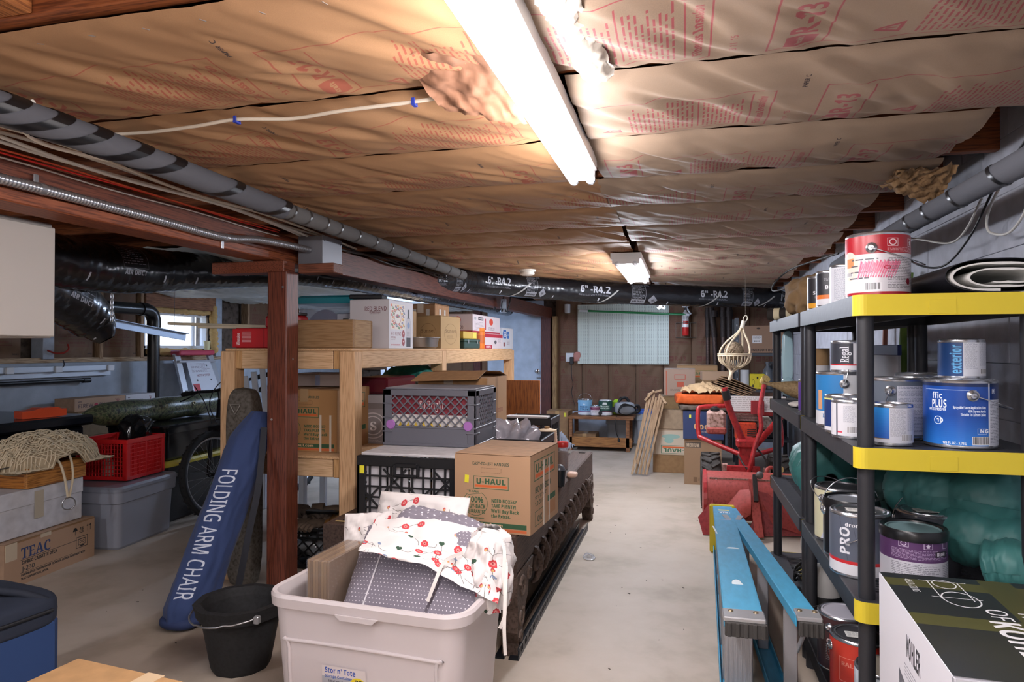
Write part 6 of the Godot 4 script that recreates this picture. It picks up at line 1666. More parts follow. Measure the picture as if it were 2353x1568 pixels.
func tote_and_near() -> void:
	var o := thing("storage_tote", "large open off-white storage tote in the foreground with cushions piled in it", "storage tote", V(-0.955, 0, -2.115), -3.5)
	var tm := mat("cfc6c6", 0.45)
	var sx := 0.70; var sz := 0.46; var h := 0.47
	var b := MB.new()
	var out := [ringrect(sx * 0.84, sz * 0.82, 0.0, 0.05), ringrect(sx * 0.86, sz * 0.84, 0.02, 0.06), ringrect(sx * 0.95, sz * 0.94, h - 0.05, 0.07), ringrect(sx * 0.955, sz * 0.945, h - 0.045, 0.07)]
	var inn := [ringrect(sx * 0.945, sz * 0.935, h - 0.01, 0.065), ringrect(sx * 0.85, sz * 0.83, 0.02, 0.055), ringrect(sx * 0.83, sz * 0.81, 0.008, 0.05)]
	loft(b, out); flat_ring(b, out[0], false); loft(b, inn); flat_ring(b, inn[2], true)
	part(o, "tub", b, tm)
	var rm := MB.new()
	loft(rm, [ringrect(sx * 0.955, sz * 0.945, h - 0.045, 0.07), ringrect(sx * 1.0, sz * 1.0, h - 0.04, 0.085), ringrect(sx * 1.01, sz * 1.015, h - 0.01, 0.09), ringrect(sx * 0.995, sz * 0.995, h, 0.085), ringrect(sx * 0.95, sz * 0.94, h - 0.002, 0.07), ringrect(sx * 0.945, sz * 0.935, h - 0.015, 0.065)])
	part(o, "rim", rm, tm)
	var nt := MB.new(); nt.prism([V2(-0.075, 0), V2(0.075, 0), V2(0.055, -0.016), V2(-0.055, -0.016)], 0.0, 0.006); part(o, "rim_notch", nt, tm, V(0.0, h - 0.036, sz * 0.5 + 0.002))
	# raised border of the front panel
	var fp := MB.new()
	var zf := func(yy: float) -> float: return sz * 0.5 * lerpf(0.84, 0.945, yy / (h - 0.045)) + 0.001
	var bp := [V(-0.25, 0.02, zf.call(0.02)), V(-0.255, 0.30, zf.call(0.30)), V(-0.235, 0.325, zf.call(0.325)), V(0.235, 0.325, zf.call(0.325)), V(0.255, 0.30, zf.call(0.30)), V(0.25, 0.02, zf.call(0.02))]
	fp.tube(spline(bp, 5), 0.006, 8); part(o, "panel_border", fp, tm)
	var c := cv(512, 400, "a9aab2"); c.fill(0, 0, 512, 110, "d9cfcd"); c.text("Stor n' Tote", 30, -6, 78, "2f4fa8", "bold", 370); c.text("Storage Container", 30, 80, 42, "3f5fa8", "bold", 330)
	c.text("Extra Large Capacity", 70, 134, 34, "30323a", "plain", 270); c.text("Heavy Duty", 70, 166, 34, "30323a", "plain", 160); c.text("Construction", 70, 198, 34, "30323a", "plain", 180)
	c.oval(420, 160, 92, 74, "e6cf2a"); c.text("33", 376, 84, 88, "2b2b30", "bold"); c.text("Gallon", 362, 176, 40, "2b2b30", "bold", 120); c.fill(200, 250, 312, 130, "c4c5cb"); c.text("Sturdy Snap-Lock Lid", 210, 250, 38, "2f4fa8", "bold", 270); c.text("Stackable Design", 210, 290, 36, "2f4fa8", "bold", 200)
	var lb := MB.new(); lb.quad(V(-0.135, 0.262, zf.call(0.262) + 0.002), V(0.02, 0.262, zf.call(0.262) + 0.002), V(0.02, 0.14, zf.call(0.14) + 0.002), V(-0.135, 0.14, zf.call(0.14) + 0.002)); part(o, "label", lb, printed(c.tex(), 0.3))
	# stack of cardboard sheets
	o = thing("cardboard_sheets", "shrink-wrapped stack of corrugated cardboard sheets standing in the tote", "cardboard stack", V(-1.165, 0.012, -2.13), -3)
	for k in 8:
		var s := MB.new(); s.box(V(-0.035 + k * 0.0103, 0.27 - 0.001 * (k % 3), 0), V(0.0095, 0.54, 0.25), 0.001); part(o, "sheet", s, mat(["a2805c", "8f6f50", "ab8860"][k % 3], 0.85, 0.0, "speck", V(2, 60, 60)))
	var wrp := MB.new(); wrp.box(V(0.0, 0.27, 0), V(0.088, 0.546, 0.256), 0.004); part(o, "shrink_wrap", wrp, mat("ffffff", 0.1, 0.0, "", 1.0, {"alpha": 0.06}))
	# fabric prints
	var dots := cv(512, 512, "7c7681")
	for j in 16:
		for i in 16: dots.oval(i * 32.0 + (16 if j % 2 else 0) + 6, j * 32.0 + 8, 4.6, 4.6, "d9d4da")
	var dm := fabric_print(dots.tex())
	var fl := cv(768, 768, "dfd9d6")
	var rg := RandomNumberGenerator.new(); rg.seed = 5
	for k in 60:
		var p := V2(rg.randf_range(30, 738), rg.randf_range(30, 738)); var q := p
		var a := rg.randf_range(0, TAU)
		for i in 6:
			var n := q + V2(cos(a), sin(a)) * 18.0; fl.line(q, n, 3, "4b4a44"); q = n; a += rg.randf_range(-0.7, 0.7)
		match k % 5:
			0, 1:
				for i in 8: fl.oval(q.x + cos(i * 0.785) * 17, q.y + sin(i * 0.785) * 17, 10, 10, "c23b42")
				fl.oval(q.x, q.y, 12, 12, "d98a84"); fl.oval(q.x, q.y, 5, 5, "8a2f34")
			2:
				for i in 3: fl.oval(q.x + i * 9 - 9, q.y + (i % 2) * 9, 11, 11, "2f4d3a")
			3: fl.oval(q.x, q.y, 12, 9, "6c7f9e"); fl.oval(q.x + 9, q.y + 6, 9, 7, "8797b0")
			4: fl.oval(q.x, q.y, 10, 13, "b9484a"); fl.oval(q.x, q.y + 4, 6, 7, "caa96a")
	var fm := fabric_print(fl.tex())
	var kk := nz(51, 1.0)
	# grey dotted cushion leaning in the tote
	o = thing("dotted_cushion", "grey cushion with white dots and white piping, leaning at the front of the tote", "cushion", V(-0.87, 0.49, -2.10))
	o.rotation_degrees = V(52, -3, 2)
	var cu := MB.new(); cu.box(Vector3.ZERO, V(0.44, 0.03, 0.30), 0.012)
	var pad := MB.new()
	for sg in [1.0, -1.0]:
		pad.grid(func(u, v):
			var a: float = u - 0.5; var e: float = v - 0.5
			var d: float = pow(maxf(0.0, 1.0 - pow(absf(a * 2.0), 6.0)) * maxf(0.0, 1.0 - pow(absf(e * 2.0), 6.0)), 0.35)
			return V(a * 0.46, sg * (0.004 + 0.02 * d) + 0.006 * kk.get_noise_2d(a * 8, e * 8), e * 0.34), 24, 20, 2.2, 1.6, sg < 0)
	part(o, "pad", pad, dm)
	var pip := MB.new(); pip.tube([V(-0.13, 0.026, -0.16), V(-0.145, 0.026, 0.16)], 0.003, 6); part(o, "piping", pip, mat("d9d6da", 0.8))
	# two dotted folds and floral pieces
	for q in [["dotted_fold", "folded-over grey dotted cushion edge on top of the pile in the tote", V(-0.845, 0.635, -2.27), V(10, -8, -7), 0.30, 0.11, dm, 0.02], ["floral_cushion", "white floral cushion standing at the back of the tote pile", V(-0.965, 0.575, -2.36), V(68, -8, 5), 0.40, 0.26, fm, 0.018], ["floral_cushion", "narrow floral cushion corner poking out at the left of the pile", V(-1.14, 0.52, -2.30), V(70, 20, 14), 0.18, 0.24, fm, 0.014]]:
		o = thing(q[0], q[1], "cushion", q[2]); o.rotation_degrees = q[3]
		var m := MB.new()
		for sg in [1.0, -1.0]:
			m.grid(func(u, v):
				var a: float = u - 0.5; var e: float = v - 0.5
				var d: float = pow(maxf(0.0, 1.0 - pow(absf(a * 2.0), 6.0)) * maxf(0.0, 1.0 - pow(absf(e * 2.0), 6.0)), 0.4)
				return V(a * q[4], sg * (0.003 + q[7] * d) + 0.012 * kk.get_noise_2d(a * 4 + q[4], e * 4), e * q[5]), 22, 16, q[4] / 0.4, q[5] / 0.4, sg < 0)
		part(o, "cover", m, q[6])
		var ed := MB.new(); ed.tube([V(-q[4] * 0.5, 0, -q[5] * 0.5), V(q[4] * 0.5, 0, -q[5] * 0.5), V(q[4] * 0.5, 0, q[5] * 0.5), V(-q[4] * 0.5, 0, q[5] * 0.5)], 0.0035, 6, false, true); part(o, "piping", ed, mat("d9d2cf", 0.85))
	o = thing("floral_flap", "white floral cloth flap draped over the front of the dotted cushion", "cloth", V(-0.83, 0.62, -2.18))
	var fp2 := MB.new()
	fp2.grid(func(u, v):
		var s: float = v
		var x: float = lerpf(-0.235, 0.245, u)
		var drop: float = lerpf(0.085, 0.19, u * u)
		return V(x + 0.02 * s, 0.045 - 0.02 * u - drop * s + 0.012 * kk.get_noise_2d(u * 2.6, s * 1.5) - 0.03 * absf(u - 0.5) * (1.0 - s), -0.05 + 0.19 * pow(s, 0.8) + 0.03 * kk.get_noise_2d(u * 2.2 + 7, s * 1.6) + 0.025 * u * (1.0 - s)), 40, 24, 1.2, 0.6)
	part(o, "cloth", fp2, fm)
	o = thing("floral_bundle", "bunched floral cloth with white ties hanging over the tote's right end", "cloth", V(-0.635, 0.54, -2.18))
	var bd := MB.new(); bd.grid(func(u, v):
		var th: float = -u * TAU; var s: float = v
		var r: float = (0.055 + 0.02 * sin(s * PI)) * (1.0 + 0.35 * kk.get_noise_2d(cos(th) * 3.0, sin(th) * 3.0 + s * 2.0)) * (0.7 if s < 0.06 else 1.0)
		return V(cos(th) * r + 0.02 * s, 0.11 - 0.24 * s, sin(th) * r * 1.3 + 0.05 * s), 40, 24, 1.0, 0.7)
	part(o, "bundle", bd, fm)
	var tie := mat("dcd6d0", 0.85)
	for q in [[V(-0.02, 0.10, 0.02), V(0.06, 0.08, 0.05), V(0.075, -0.02, 0.09), V(0.085, -0.12, 0.11), V(0.07, -0.17, 0.12)], [V(0.0, 0.05, 0.05), V(0.07, 0.03, 0.06), V(0.085, -0.06, 0.11), V(0.09, -0.16, 0.14), V(0.095, -0.24, 0.145)], [V(-0.06, 0.05, 0.09), V(-0.11, 0.03, 0.13), V(-0.13, -0.03, 0.17), V(-0.145, -0.08, 0.19)]]:
		var t := MB.new(); var sp := spline(q, 8)
		for i in sp.size() - 1: t.bar(sp[i], sp[i + 1], 0.011, 0.0025, V(0.3, 0, 1), 0.0)
		part(o, "tie", t, tie)
	# bucket
	o = thing("rubber_bucket", "black rubber bucket with a wire handle on the floor left of the tote", "bucket", V(-1.70, 0, -2.335))
	var bk := mat("1c1d20", 0.75, 0.0, "dirt", 5.0)
	var oct := func(r: float, y: float) -> Array:
		var a := []
		for k in 10:
			for e in 3: a.append(V(cos(TAU * (k + e * 0.33) / 10.0) * r * (1.0 if e == 0 else 0.965), y, sin(TAU * (k + e * 0.33) / 10.0) * r * (1.0 if e == 0 else 0.965)))
		return a
	var bm := MB.new()
	var rs := [oct.call(0.108, 0.0), oct.call(0.112, 0.01), oct.call(0.148, 0.205), oct.call(0.165, 0.21), oct.call(0.17, 0.235), oct.call(0.178, 0.262), oct.call(0.15, 0.262), oct.call(0.140, 0.23), oct.call(0.10, 0.012)]
	loft(bm, rs); flat_ring(bm, rs[8], true); flat_ring(bm, rs[0], false); part(o, "pail", bm, bk)
	var hp := []
	for k in 26:
		var a := -0.25 + PI * k / 25.0 * 1.0
		hp.append(V(cos(a + 0.9) * 0.187, 0.243 - 0.028 * sin(PI * k / 25.0) + (0.004 if k % 5 == 0 else 0.0), sin(a + 0.9) * 0.187))
	var hm := MB.new(); hm.tube(spline(hp, 3), 0.0035, 7); part(o, "wire_handle", hm, mat("b4b5b8", 0.3, 0.9))
	for k in [0, 25]:
		var er := MB.new(); er.box(hp[k] - V(0, 0.01, 0), V(0.022, 0.03, 0.022), 0.004); part(o, "handle_lug", er, mat("9a9a9c", 0.4, 0.6))
	# cooler bag
	o = thing("cooler_bag", "blue and black soft cooler bag on the floor at the left edge of the foreground", "cooler bag", V(-2.345, 0, -1.80), -8)
	var cbm := MB.new(); cbm.box(V(0, 0.165, 0), V(0.42, 0.33, 0.30), 0.03); part(o, "body", cbm, mat("24406f", 0.8))
	var ct := MB.new(); ct.blob(V(0, 0.345, 0), V(0.225, 0.065, 0.165), 0.45, 32, 14); part(o, "top_panel", ct, mat("232b3b", 0.85))
	var zp := MB.new(); zp.tube(spline([V(-0.20, 0.355, 0.16), V(0.0, 0.36, 0.172), V(0.19, 0.355, 0.16), V(0.228, 0.355, 0.10), V(0.23, 0.355, -0.10)], 8), 0.006, 8); part(o, "zip", zp, mat("14171d", 0.6))
	var bs := MB.new(); bs.box(V(0.03, 0.325, 0.158), V(0.33, 0.035, 0.02), 0.006); part(o, "blue_band", bs, mat("2f6fb4", 0.6))
	var ha := MB.new(); ha.tube(spline([V(-0.1, 0.41, 0.06), V(0.02, 0.44, 0.04), V(0.14, 0.42, -0.04), V(0.2, 0.38, -0.10)], 8), 0.014, 9); part(o, "carry_handle", ha, mat("1d2330", 0.8))
	# nearest carton
	o = thing("foreground_carton", "brown taped carton cut off by the bottom edge of the view, nearest us at left", "carton", V(-1.22, 0, -1.10), -6)
	carton(o, V(0.50, 0.485, 0.46), kraft("b58c5e"), {}, {"seam_z": true, "tape_c": "d0b592"})
	var fp3 := MB.new(); fp3.box(Vector3.ZERO, V(0.30, 0.004, 0.20), 0.001); part(o, "open_flap", fp3, kraft("a8805a"), V(-0.33, 0.49, 0.10), V(4, 8, -6))
	var ps := MB.new(); ps.blob(V(-0.55, 0.004, -4.05), V(0.03, 0.004, 0.07), 0.6, 14, 8, 0.8, nz(9, 1.0)); single("plastic_scrap", "scrap of clear plastic on the aisle floor beside the steel rail", "plastic scrap", ps, mat("d9dade", 0.1, 0.0, "", 1.0, {"alpha": 0.4}))

func back_area() -> void:
	# low bench with cans and a chainsaw
	var o := thing("low_bench", "low wooden bench with a shelf, against the back wall under the pegboard", "bench", V(-0.995, 0, -8.545))
	var wm := wood("8d5f3a", 0, 0.6); var wl := wood("a5733f", 0, 0.55)
	for k in 3:
		var t := MB.new(); t.box(V(0, 0.405, -0.18 + k * 0.18), V(0.80, 0.035, 0.177), 0.004); part(o, "top_board", t, wm)
	var lf := MB.new(); lf.box(V(0, 0.11, 0.25), V(0.76, 0.12, 0.02), 0.003); part(o, "front_board", lf, wl)
	var ls := MB.new(); ls.box(V(0, 0.075, 0), V(0.74, 0.018, 0.48), 0.002); part(o, "lower_shelf", ls, wm)
	for x in [-0.37, 0.33]:
		for z in [-0.22, 0.235]:
			var g := MB.new(); g.box(V(x, 0.195, z), V(0.045, 0.39, 0.05), 0.003); part(o, "leg", g, wm)
	var y := 0.425
	var c := cv(512, 256, "7fb2d6"); c.text("PORCH", 200, 90, 44, "2b4f74", "bold", 110); c.text("STAIN", 200, 130, 44, "2b4f74", "bold", 110); c.fine(190, 180, 130, 24, "4a7a9c", 8, 3); c.fill(0, 200, 512, 10, "a83a5c"); c.fill(0, 212, 512, 44, "d3dbe4"); c.poly([V2(240, 80), V2(256, 50), V2(272, 80)], "d3e0ec")
	o = thing("paint_can", "light blue paint can with its wire handle up, on the low bench", "paint can", V(-1.21, y, -8.47)); can(o, 0.087, 0.195, printed(c.tex(), 0.4), {"bail": 178.0, "ear": 90.0})
	c = cv(512, 256, "d6d3d8"); c.fill(0, 20, 512, 80, "6d2448"); c.text("Latex", 215, 30, 46, "d8b8c8", "serif"); c.fine(200, 130, 120, 60, "7a7078", 10, 4)
	o = thing("small_paint_can", "small maroon and white can between the blue and green cans on the bench", "paint can", V(-1.075, y, -8.42)); can(o, 0.058, 0.12, printed(c.tex(), 0.4))
	c = cv(512, 256, "1f4a3f"); c.text("ORGANIC", 190, 70, 40, "cfe0d6", "bold", 130); c.text("FERTILIZER", 190, 112, 32, "cfe0d6", "bold", 130); c.fill(0, 180, 512, 76, "5a2f3f"); c.fill(0, 200, 512, 56, "d6d6d8"); c.poly([V2(228, 60), V2(284, 60), V2(276, 20), V2(236, 20)], "e0e4e0")
	o = thing("green_tub", "dark green tub with a white lid on the low bench", "tub", V(-0.955, y, -8.48)); can(o, 0.086, 0.185, printed(c.tex(), 0.4), {"lid": "d8dcdc"})
	var gb := MB.new(); gb.box(V(0, 0.09, 0), V(0.10, 0.18, 0.09), 0.02); gb.box(V(0, 0.17, 0), V(0.06, 0.04, 0.06), 0.01)
	single("lime_bottle", "lime green plastic bottle behind the chainsaw on the bench", "bottle", gb, mat("9ec92f", 0.35), V(-0.83, y, -8.62))
	o = thing("chainsaw", "grey and black electric chainsaw resting on the low bench", "chainsaw", V(-0.74, y, -8.50), 20)
	var cb := MB.new(); cb.blob(V(0.02, 0.09, 0), V(0.13, 0.08, 0.075), 0.6, 22, 12); part(o, "body", cb, mat("8f949b", 0.35))
	var ch := MB.new(); ch.tube(spline([V(-0.06, 0.10, 0), V(-0.04, 0.19, 0), V(0.03, 0.22, 0), V(0.08, 0.17, 0)], 6), 0.018, 10); part(o, "front_handle", ch, mat("1b1c1f", 0.5))
	var rh := MB.new(); rh.tube(spline([V(0.10, 0.10, 0), V(0.19, 0.12, 0), V(0.20, 0.05, 0), V(0.10, 0.03, 0)], 6), 0.02, 10); part(o, "rear_handle", rh, mat("1b1c1f", 0.5))
	var gd := MB.new(); gd.bar(V(-0.09, 0.10, 0), V(-0.02, 0.23, 0), 0.07, 0.012, V(1, 0, 0)); part(o, "hand_guard", gd, mat("1b1c1f", 0.5))
	var br := MB.new(); br.prism([V2(-0.10, 0.05), V2(-0.30, 0.01), V2(-0.33, 0.025), V2(-0.31, 0.05), V2(-0.10, 0.11)], -0.012, 0.012); part(o, "bar_cover", br, mat("25272b", 0.5))
	var cc := MB.new()
	for k in 4: cc.tube(spline([V(-0.10, 0.0, 0.01 * k), V(-0.04, 0.08 - 0.01 * k, 0), V(0.08, 0.05, 0.01), V(0.12, -0.03 + 0.01 * k, 0), V(0.02, -0.05, 0.01), V(-0.07, -0.04, 0.0)], 4, true), 0.006, 7, false, true)
	part(o, "coiled_cord", cc, mat("131416", 0.5), V(0.02, 0.07, 0.09))
	var hc := MB.new(); hc.tube(spline([V(-0.80, 0.44, -8.30), V(-0.81, 0.36, -8.27), V(-0.80, 0.24, -8.265), V(-0.77, 0.16, -8.275)], 6), 0.006, 7); hc.box(V(-0.77, 0.14, -8.275), V(0.025, 0.04, 0.02), 0.004)
	single("power_cord", "black power cord hanging over the front edge of the low bench", "cord", hc, mat("131416", 0.5))
	o = thing("flat_carton", "small flat brown carton on the lower shelf of the bench", "carton", V(-1.20, 0.085, -8.50)); carton(o, V(0.28, 0.11, 0.3), kraft("8f6c49"), {}, {})
	o = thing("taped_carton", "brown carton with yellow tape on the floor left of the low bench", "carton", V(-1.56, 0, -8.62)); carton(o, V(0.28, 0.46, 0.35), kraft("94714e"), {}, {}); var yt := MB.new(); yt.box(V(0.1, 0.42, 0.177), V(0.03, 0.05, 0.001), 0.0); part(o, "tape_end", yt, mat("d6cf3f", 0.4))
	o = thing("pale_tote", "pale grey lidded tote behind and under the low bench", "storage tote", V(-0.81, 0, -8.92)); lidded_tote(o, V(0.38, 0.38, 0.22), mat("a3adb8", 0.4), mat("98a3b0", 0.4))
	o = thing("blue_lid_tote", "pale tote with a bright blue lid and navy box top, right end of the bench", "storage tote", V(-0.42, 0, -8.86)); lidded_tote(o, V(0.37, 0.47, 0.34), mat("a9b2bd", 0.4), mat("2a62c4", 0.35))
	# pegboard of vertical panels
	var pc := cv(64, 256, "c9d3ca")
	for j in 21:
		for i in 5: pc.oval(6 + i * 13, 6 + j * 12.2, 2.3, 2.3, "6f7a72")
	var pm := printed(pc.tex(), 0.6)
	o = thing("pegboard", "pale green perforated pegboard of vertical panels on the back wall", "pegboard", V(-0.79, 1.052, -9.055))
	for k in 8:
		var q := MB.new(); q.box(V(-0.527 + k * 0.1505, 0.40, 0), V(0.149, 0.80, 0.006), 0.001)
		q.quad(V(-0.527 + k * 0.1505 - 0.073, 0.80, 0.0034), V(-0.527 + k * 0.1505 + 0.073, 0.80, 0.0034), V(-0.527 + k * 0.1505 + 0.073, 0, 0.0034), V(-0.527 + k * 0.1505 - 0.073, 0, 0.0034), Rect2(0, 0, 1.0, 2.4)); part(o, "panel", q, pm)
	o = thing("green_pole", "long green pole with white ends hung across the pegboard", "pole")
	var gp := MB.new(); gp.tube([V(-1.25, 1.763, -9.0), V(0.04, 1.695, -8.95)], 0.014, 12); part(o, "shaft", gp, mat("1f7a44", 0.35))
	for e in [[V(-1.36, 1.77, -9.0), V(-1.245, 1.763, -9.0)], [V(0.03, 1.696, -8.95), V(0.07, 1.693, -8.95)]]:
		var w := MB.new(); w.tube(e, 0.017, 12); part(o, "end_sleeve", w, mat("d9dde0", 0.4))
	var hk := MB.new(); hk.tube(spline([V(-0.02, 1.80, -8.97), V(0.03, 1.79, -8.96), V(0.06, 1.74, -8.95), V(0.09, 1.70, -8.95)], 6), 0.011, 9); hk.tube([V(0.03, 1.79, -8.96), V(0.09, 1.82, -8.96)], 0.008, 8); part(o, "saw_head", hk, mat("c9ced2", 0.4))
	# extinguisher in a wire rack
	o = thing("fire_extinguisher", "small red and white fire extinguisher in a wire rack right of the pegboard", "fire extinguisher", V(0.02, 1.425, -8.98))
	var eb := MB.new(); eb.lathe([Vector2(0, 0), Vector2(0.04, 0), Vector2(0.044, 0.01), Vector2(0.044, 0.14)], 24); part(o, "base", eb, mat("b3211f", 0.3))
	c = cv(256, 192, "dcd8d6"); c.fine(90, 20, 90, 120, "5a5658", 12, 5); c.fill(100, 130, 70, 30, "b3211f")
	var el := MB.new(); el.lathe([Vector2(0.0442, 0.11), Vector2(0.0442, 0.27), Vector2(0.03, 0.30), Vector2(0.015, 0.315), Vector2(0.015, 0.33), Vector2(0, 0.33)], 24); part(o, "label", el, printed(c.tex(), 0.4))
	var ev := MB.new(); ev.box(V(0, 0.345, 0.01), V(0.03, 0.03, 0.08), 0.005); part(o, "valve", ev, mat("2a2a2d", 0.4))
	o = thing("wire_rack", "thin wire rack on the back wall around the fire extinguisher", "wire rack", V(0.02, 1.40, -8.98))
	var wr := MB.new()
	for yy in [0.0, 0.19]: wr.tube([V(-0.12, yy, -0.09), V(-0.12, yy, 0.06), V(0.13, yy, 0.06), V(0.13, yy, -0.09)], 0.003, 6, false, true)
	for xx in [-0.12, -0.05, 0.06, 0.13]: wr.tube([V(xx, 0, 0.06), V(xx, 0.19, 0.06)], 0.0025, 6)
	part(o, "frame", wr, mat("6f6a62", 0.4, 0.7))
	# outlet with adapter and cord; sensor
	o = thing("wall_outlet", "white outlet with a black adapter plugged in, left of the pegboard", "outlet", V(-1.50, 1.08, -9.07))
	var op := MB.new(); op.box(V(0, 0.06, 0.0), V(0.11, 0.12, 0.03), 0.004); part(o, "plate", op, mat("d5d9de", 0.4))
	var oa := MB.new(); oa.box(V(0.03, 0.015, 0.035), V(0.05, 0.10, 0.05), 0.006); part(o, "adapter", oa, mat("1c1d20", 0.4))
	var ocd := MB.new(); ocd.tube(spline([V(0.03, -0.04, 0.035), V(0.03, -0.2, 0.04), V(0.05, -0.3, 0.04), V(0.03, -0.42, 0.04), V(0.08, -0.6, 0.05)], 8), 0.004, 6); part(o, "cord", ocd, mat("1c1d20", 0.5))
	var pf := MB.new(); pf.blob(V(-1.40, 1.13, -9.06), V(0.05, 0.07, 0.03), 0.8, 16, 10, 0.8, nz(61, 1.0)); single("pink_fluff", "tuft of pink insulation poking out beside the outlet", "insulation tuft", pf, mat("b98278", 0.95))
	var se := MB.new(); se.lathe([Vector2(0, 0), Vector2(0.036, 0.0), Vector2(0.04, 0.02), Vector2(0.04, 0.12), Vector2(0, 0.125)], 20); single("white_canister", "small white canister fixed high on the back wall above the outlet", "sensor", se, mat("cfd3d8", 0.4), V(-1.53, 1.74, -9.05))
	# dark iron pipes standing against the wall
	for k in 4:
		o = thing("iron_pipe", ["leftmost dark iron pipe leaning on the back wall beside the extinguisher", "second dark iron pipe from the extinguisher, with a slanted neck", "third dark iron pipe from the extinguisher, the fattest", "rightmost dark iron pipe of the four on the back wall"][k], "pipe", V(0.295 + [0.0, 0.13, 0.17, 0.26][k], 0, -8.92 + 0.03 * (k % 2)), 0, "")
		var ip := MB.new(); var r: float = [0.026, 0.03, 0.034, 0.03][k]; var tx: float = [0.0, -0.05, 0.02, 0.0][k]
		ip.tube([V(0, 0, 0), V(tx, 1.42, -0.02)], r, 14); part(o, "shaft", ip, mat("5a4b48", 0.45, 0.5, "dirt", 4.0))
		var co := MB.new(); co.tube([V(tx, 1.40, -0.02), V(tx - (0.04 if k == 1 else 0.0), 1.78, -0.02)], r * 1.2, 14); co.tube([V(tx, 1.66, -0.02), V(tx, 1.74, -0.02)], r * 1.5, 14); part(o, "collar", co, mat("3b3230", 0.6, 0.3, "dirt", 4.0))
	# folded drying rack
	o = thing("drying_rack", "folded wooden drying rack leaning on the cartons behind the aisle", "drying rack")
	for k in 9:
		var s := MB.new(); var f := k / 8.0
		s.bar(V(lerpf(-0.50, -0.36, f), 0.02 + 0.10 * (k % 2), -6.74 - 0.02 * (k % 3)), V(lerpf(-0.345, -0.195, f), 0.80 - 0.03 * (k % 3), -6.90 + 0.01 * (k % 2)), 0.014, 0.022, V(1, 0, 0)); part(o, "slat", s, wood("b09678", 1, 0.7))
	for q in [[V(-0.35, 0.80, -6.86), V(-0.22, 0.84, -6.93)], [V(-0.38, 0.74, -6.86), V(-0.29, 0.84, -6.86)], [V(-0.22, 0.78, -6.88), V(-0.17, 0.71, -6.84)], [V(-0.50, 0.02, -6.73), V(-0.46, 0.16, -6.76)], [V(-0.36, 0.02, -6.74), V(-0.34, 0.14, -6.76)]]:
		var s := MB.new(); s.bar(q[0], q[1], 0.02, 0.028, V(0, 0, 1)); part(o, "foot", s, wood("b9a184", 1, 0.7))
	# carton stack
	var u2 := cv(400, 330, "b39e86"); u2.fill(20, 20, 360, 300, "c4b6a3"); u2.oval(170, 90, 90, 30, "8fb0a8"); u2.oval(150, 140, 46, 40, "8fb0a8"); u2.text("BOX", 300, 170, 36, "6f6a5c", "bold", 60, 2); var lg := Image.create(300, 108, false, Image.FORMAT_RGBA8); lg.fill(Color("c4b6a3"))
	var lgc := Cv.new(); lgc.own = self; lgc.im = lg; haul_logo(lgc, 0, 0, 300, "3f6a52", "c4b6a3"); lg.rotate_180(); u2.im.blend_rect(lg, Rect2i(0, 0, 300, 108), Vector2i(70, 205))
	for q in [["brown carton on the floor at the bottom of the stack by the drying rack", V(-0.10, 0, -7.22), V(0.42, 0.172, 0.40), "96744f", null], ["faded white moving carton stacked upside down above the bottom brown one", V(-0.10, 0.18, -7.22), V(0.40, 0.255, 0.38), "b09c86", u2], ["plain tan carton third up in the stack behind the drying rack", V(-0.10, 0.442, -7.22), V(0.42, 0.19, 0.40), "a68f76", null], ["green-edged brown carton near the top of the stack, below the pale box", V(-0.06, 0.640, -7.24), V(0.40, 0.12, 0.36), "7d6442", null]]:
		o = thing("stacked_carton", q[0], "carton", q[1]); carton(o, q[2], kraft(q[3]), ({"front": printed(q[4].tex(), 0.75)} if q[4] else {}), {"tape": false})
	c = cv(360, 360, "a08a7c"); c.frame(120, 70, 130, 70, 8, "b0503f"); c.poly([V2(150, 170), V2(230, 170), V2(230, 240), V2(150, 240)], "b5553f"); c.fill(20, 20, 14, 330, "b0604a"); c.fine(70, 270, 200, 24, "6a5a50", 9, 4)
	o = thing("pale_store_carton", "pale carton with a red square mark on top of the stack by the drying rack", "carton", V(-0.045, 0.768, -7.34)); carton(o, V(0.31, 0.275, 0.3), kraft("a39080"), {"front": printed(c.tex(), 0.75)}, {"seam_z": false, "tape": true, "tape_c": "c9c0b4"})
	c = cv(512, 300, "b5926a"); haul_logo(c, 190, 60, 270, "3f6a44", "b5926a")
	o = thing("far_moving_carton", "brown moving carton standing farthest back, half behind the pale carton", "carton", V(0.14, 0.0, -7.98)); carton(o, V(0.44, 1.065, 0.34), kraft("ad8a62"), {}, {"tape": false})
	var fm := MB.new(); fm.quad(V(-0.22, 1.065, 0.1715), V(0.22, 1.065, 0.1715), V(0.22, 0.80, 0.1715), V(-0.22, 0.80, 0.1715)); part(o, "printed_side", fm, printed(c.tex(), 0.75))
	# cooler carton and what lies on it
	c = cv(400, 360, "8d7055"); c.fill(12, 20, 170, 44, "4f443a"); c.text("MEDIUM", 20, 18, 42, "c4ae94", "bold", 150); c.fill(100, 300, 40, 40, "6d543c"); c.fine(150, 305, 80, 30, "6d543c", 9, 4)
	o = thing("medium_carton", "brown medium moving carton on the floor left of the red tiller", "carton", V(0.165, 0, -6.68)); carton(o, V(0.33, 0.415, 0.42), kraft("8b6f54"), {"front": printed(c.tex(), 0.75)}, {"tape": false})
	c = cv(400, 320, "26355c"); c.text("Cool", 100, 110, 96, "c79a6a", "bold", 190); c.text("STAY FRESH", 140, 220, 24, "b9a088", "plain"); c.fill(60, 40, 20, 36, "d6cf3f")
	o = thing("cooler_carton", "dark blue printed cooler carton stacked on the medium carton", "carton", V(0.17, 0.422, -6.66)); carton(o, V(0.36, 0.255, 0.42), mat("26355c", 0.6), {"front": printed(c.tex(), 0.5)}, {"tape": false})
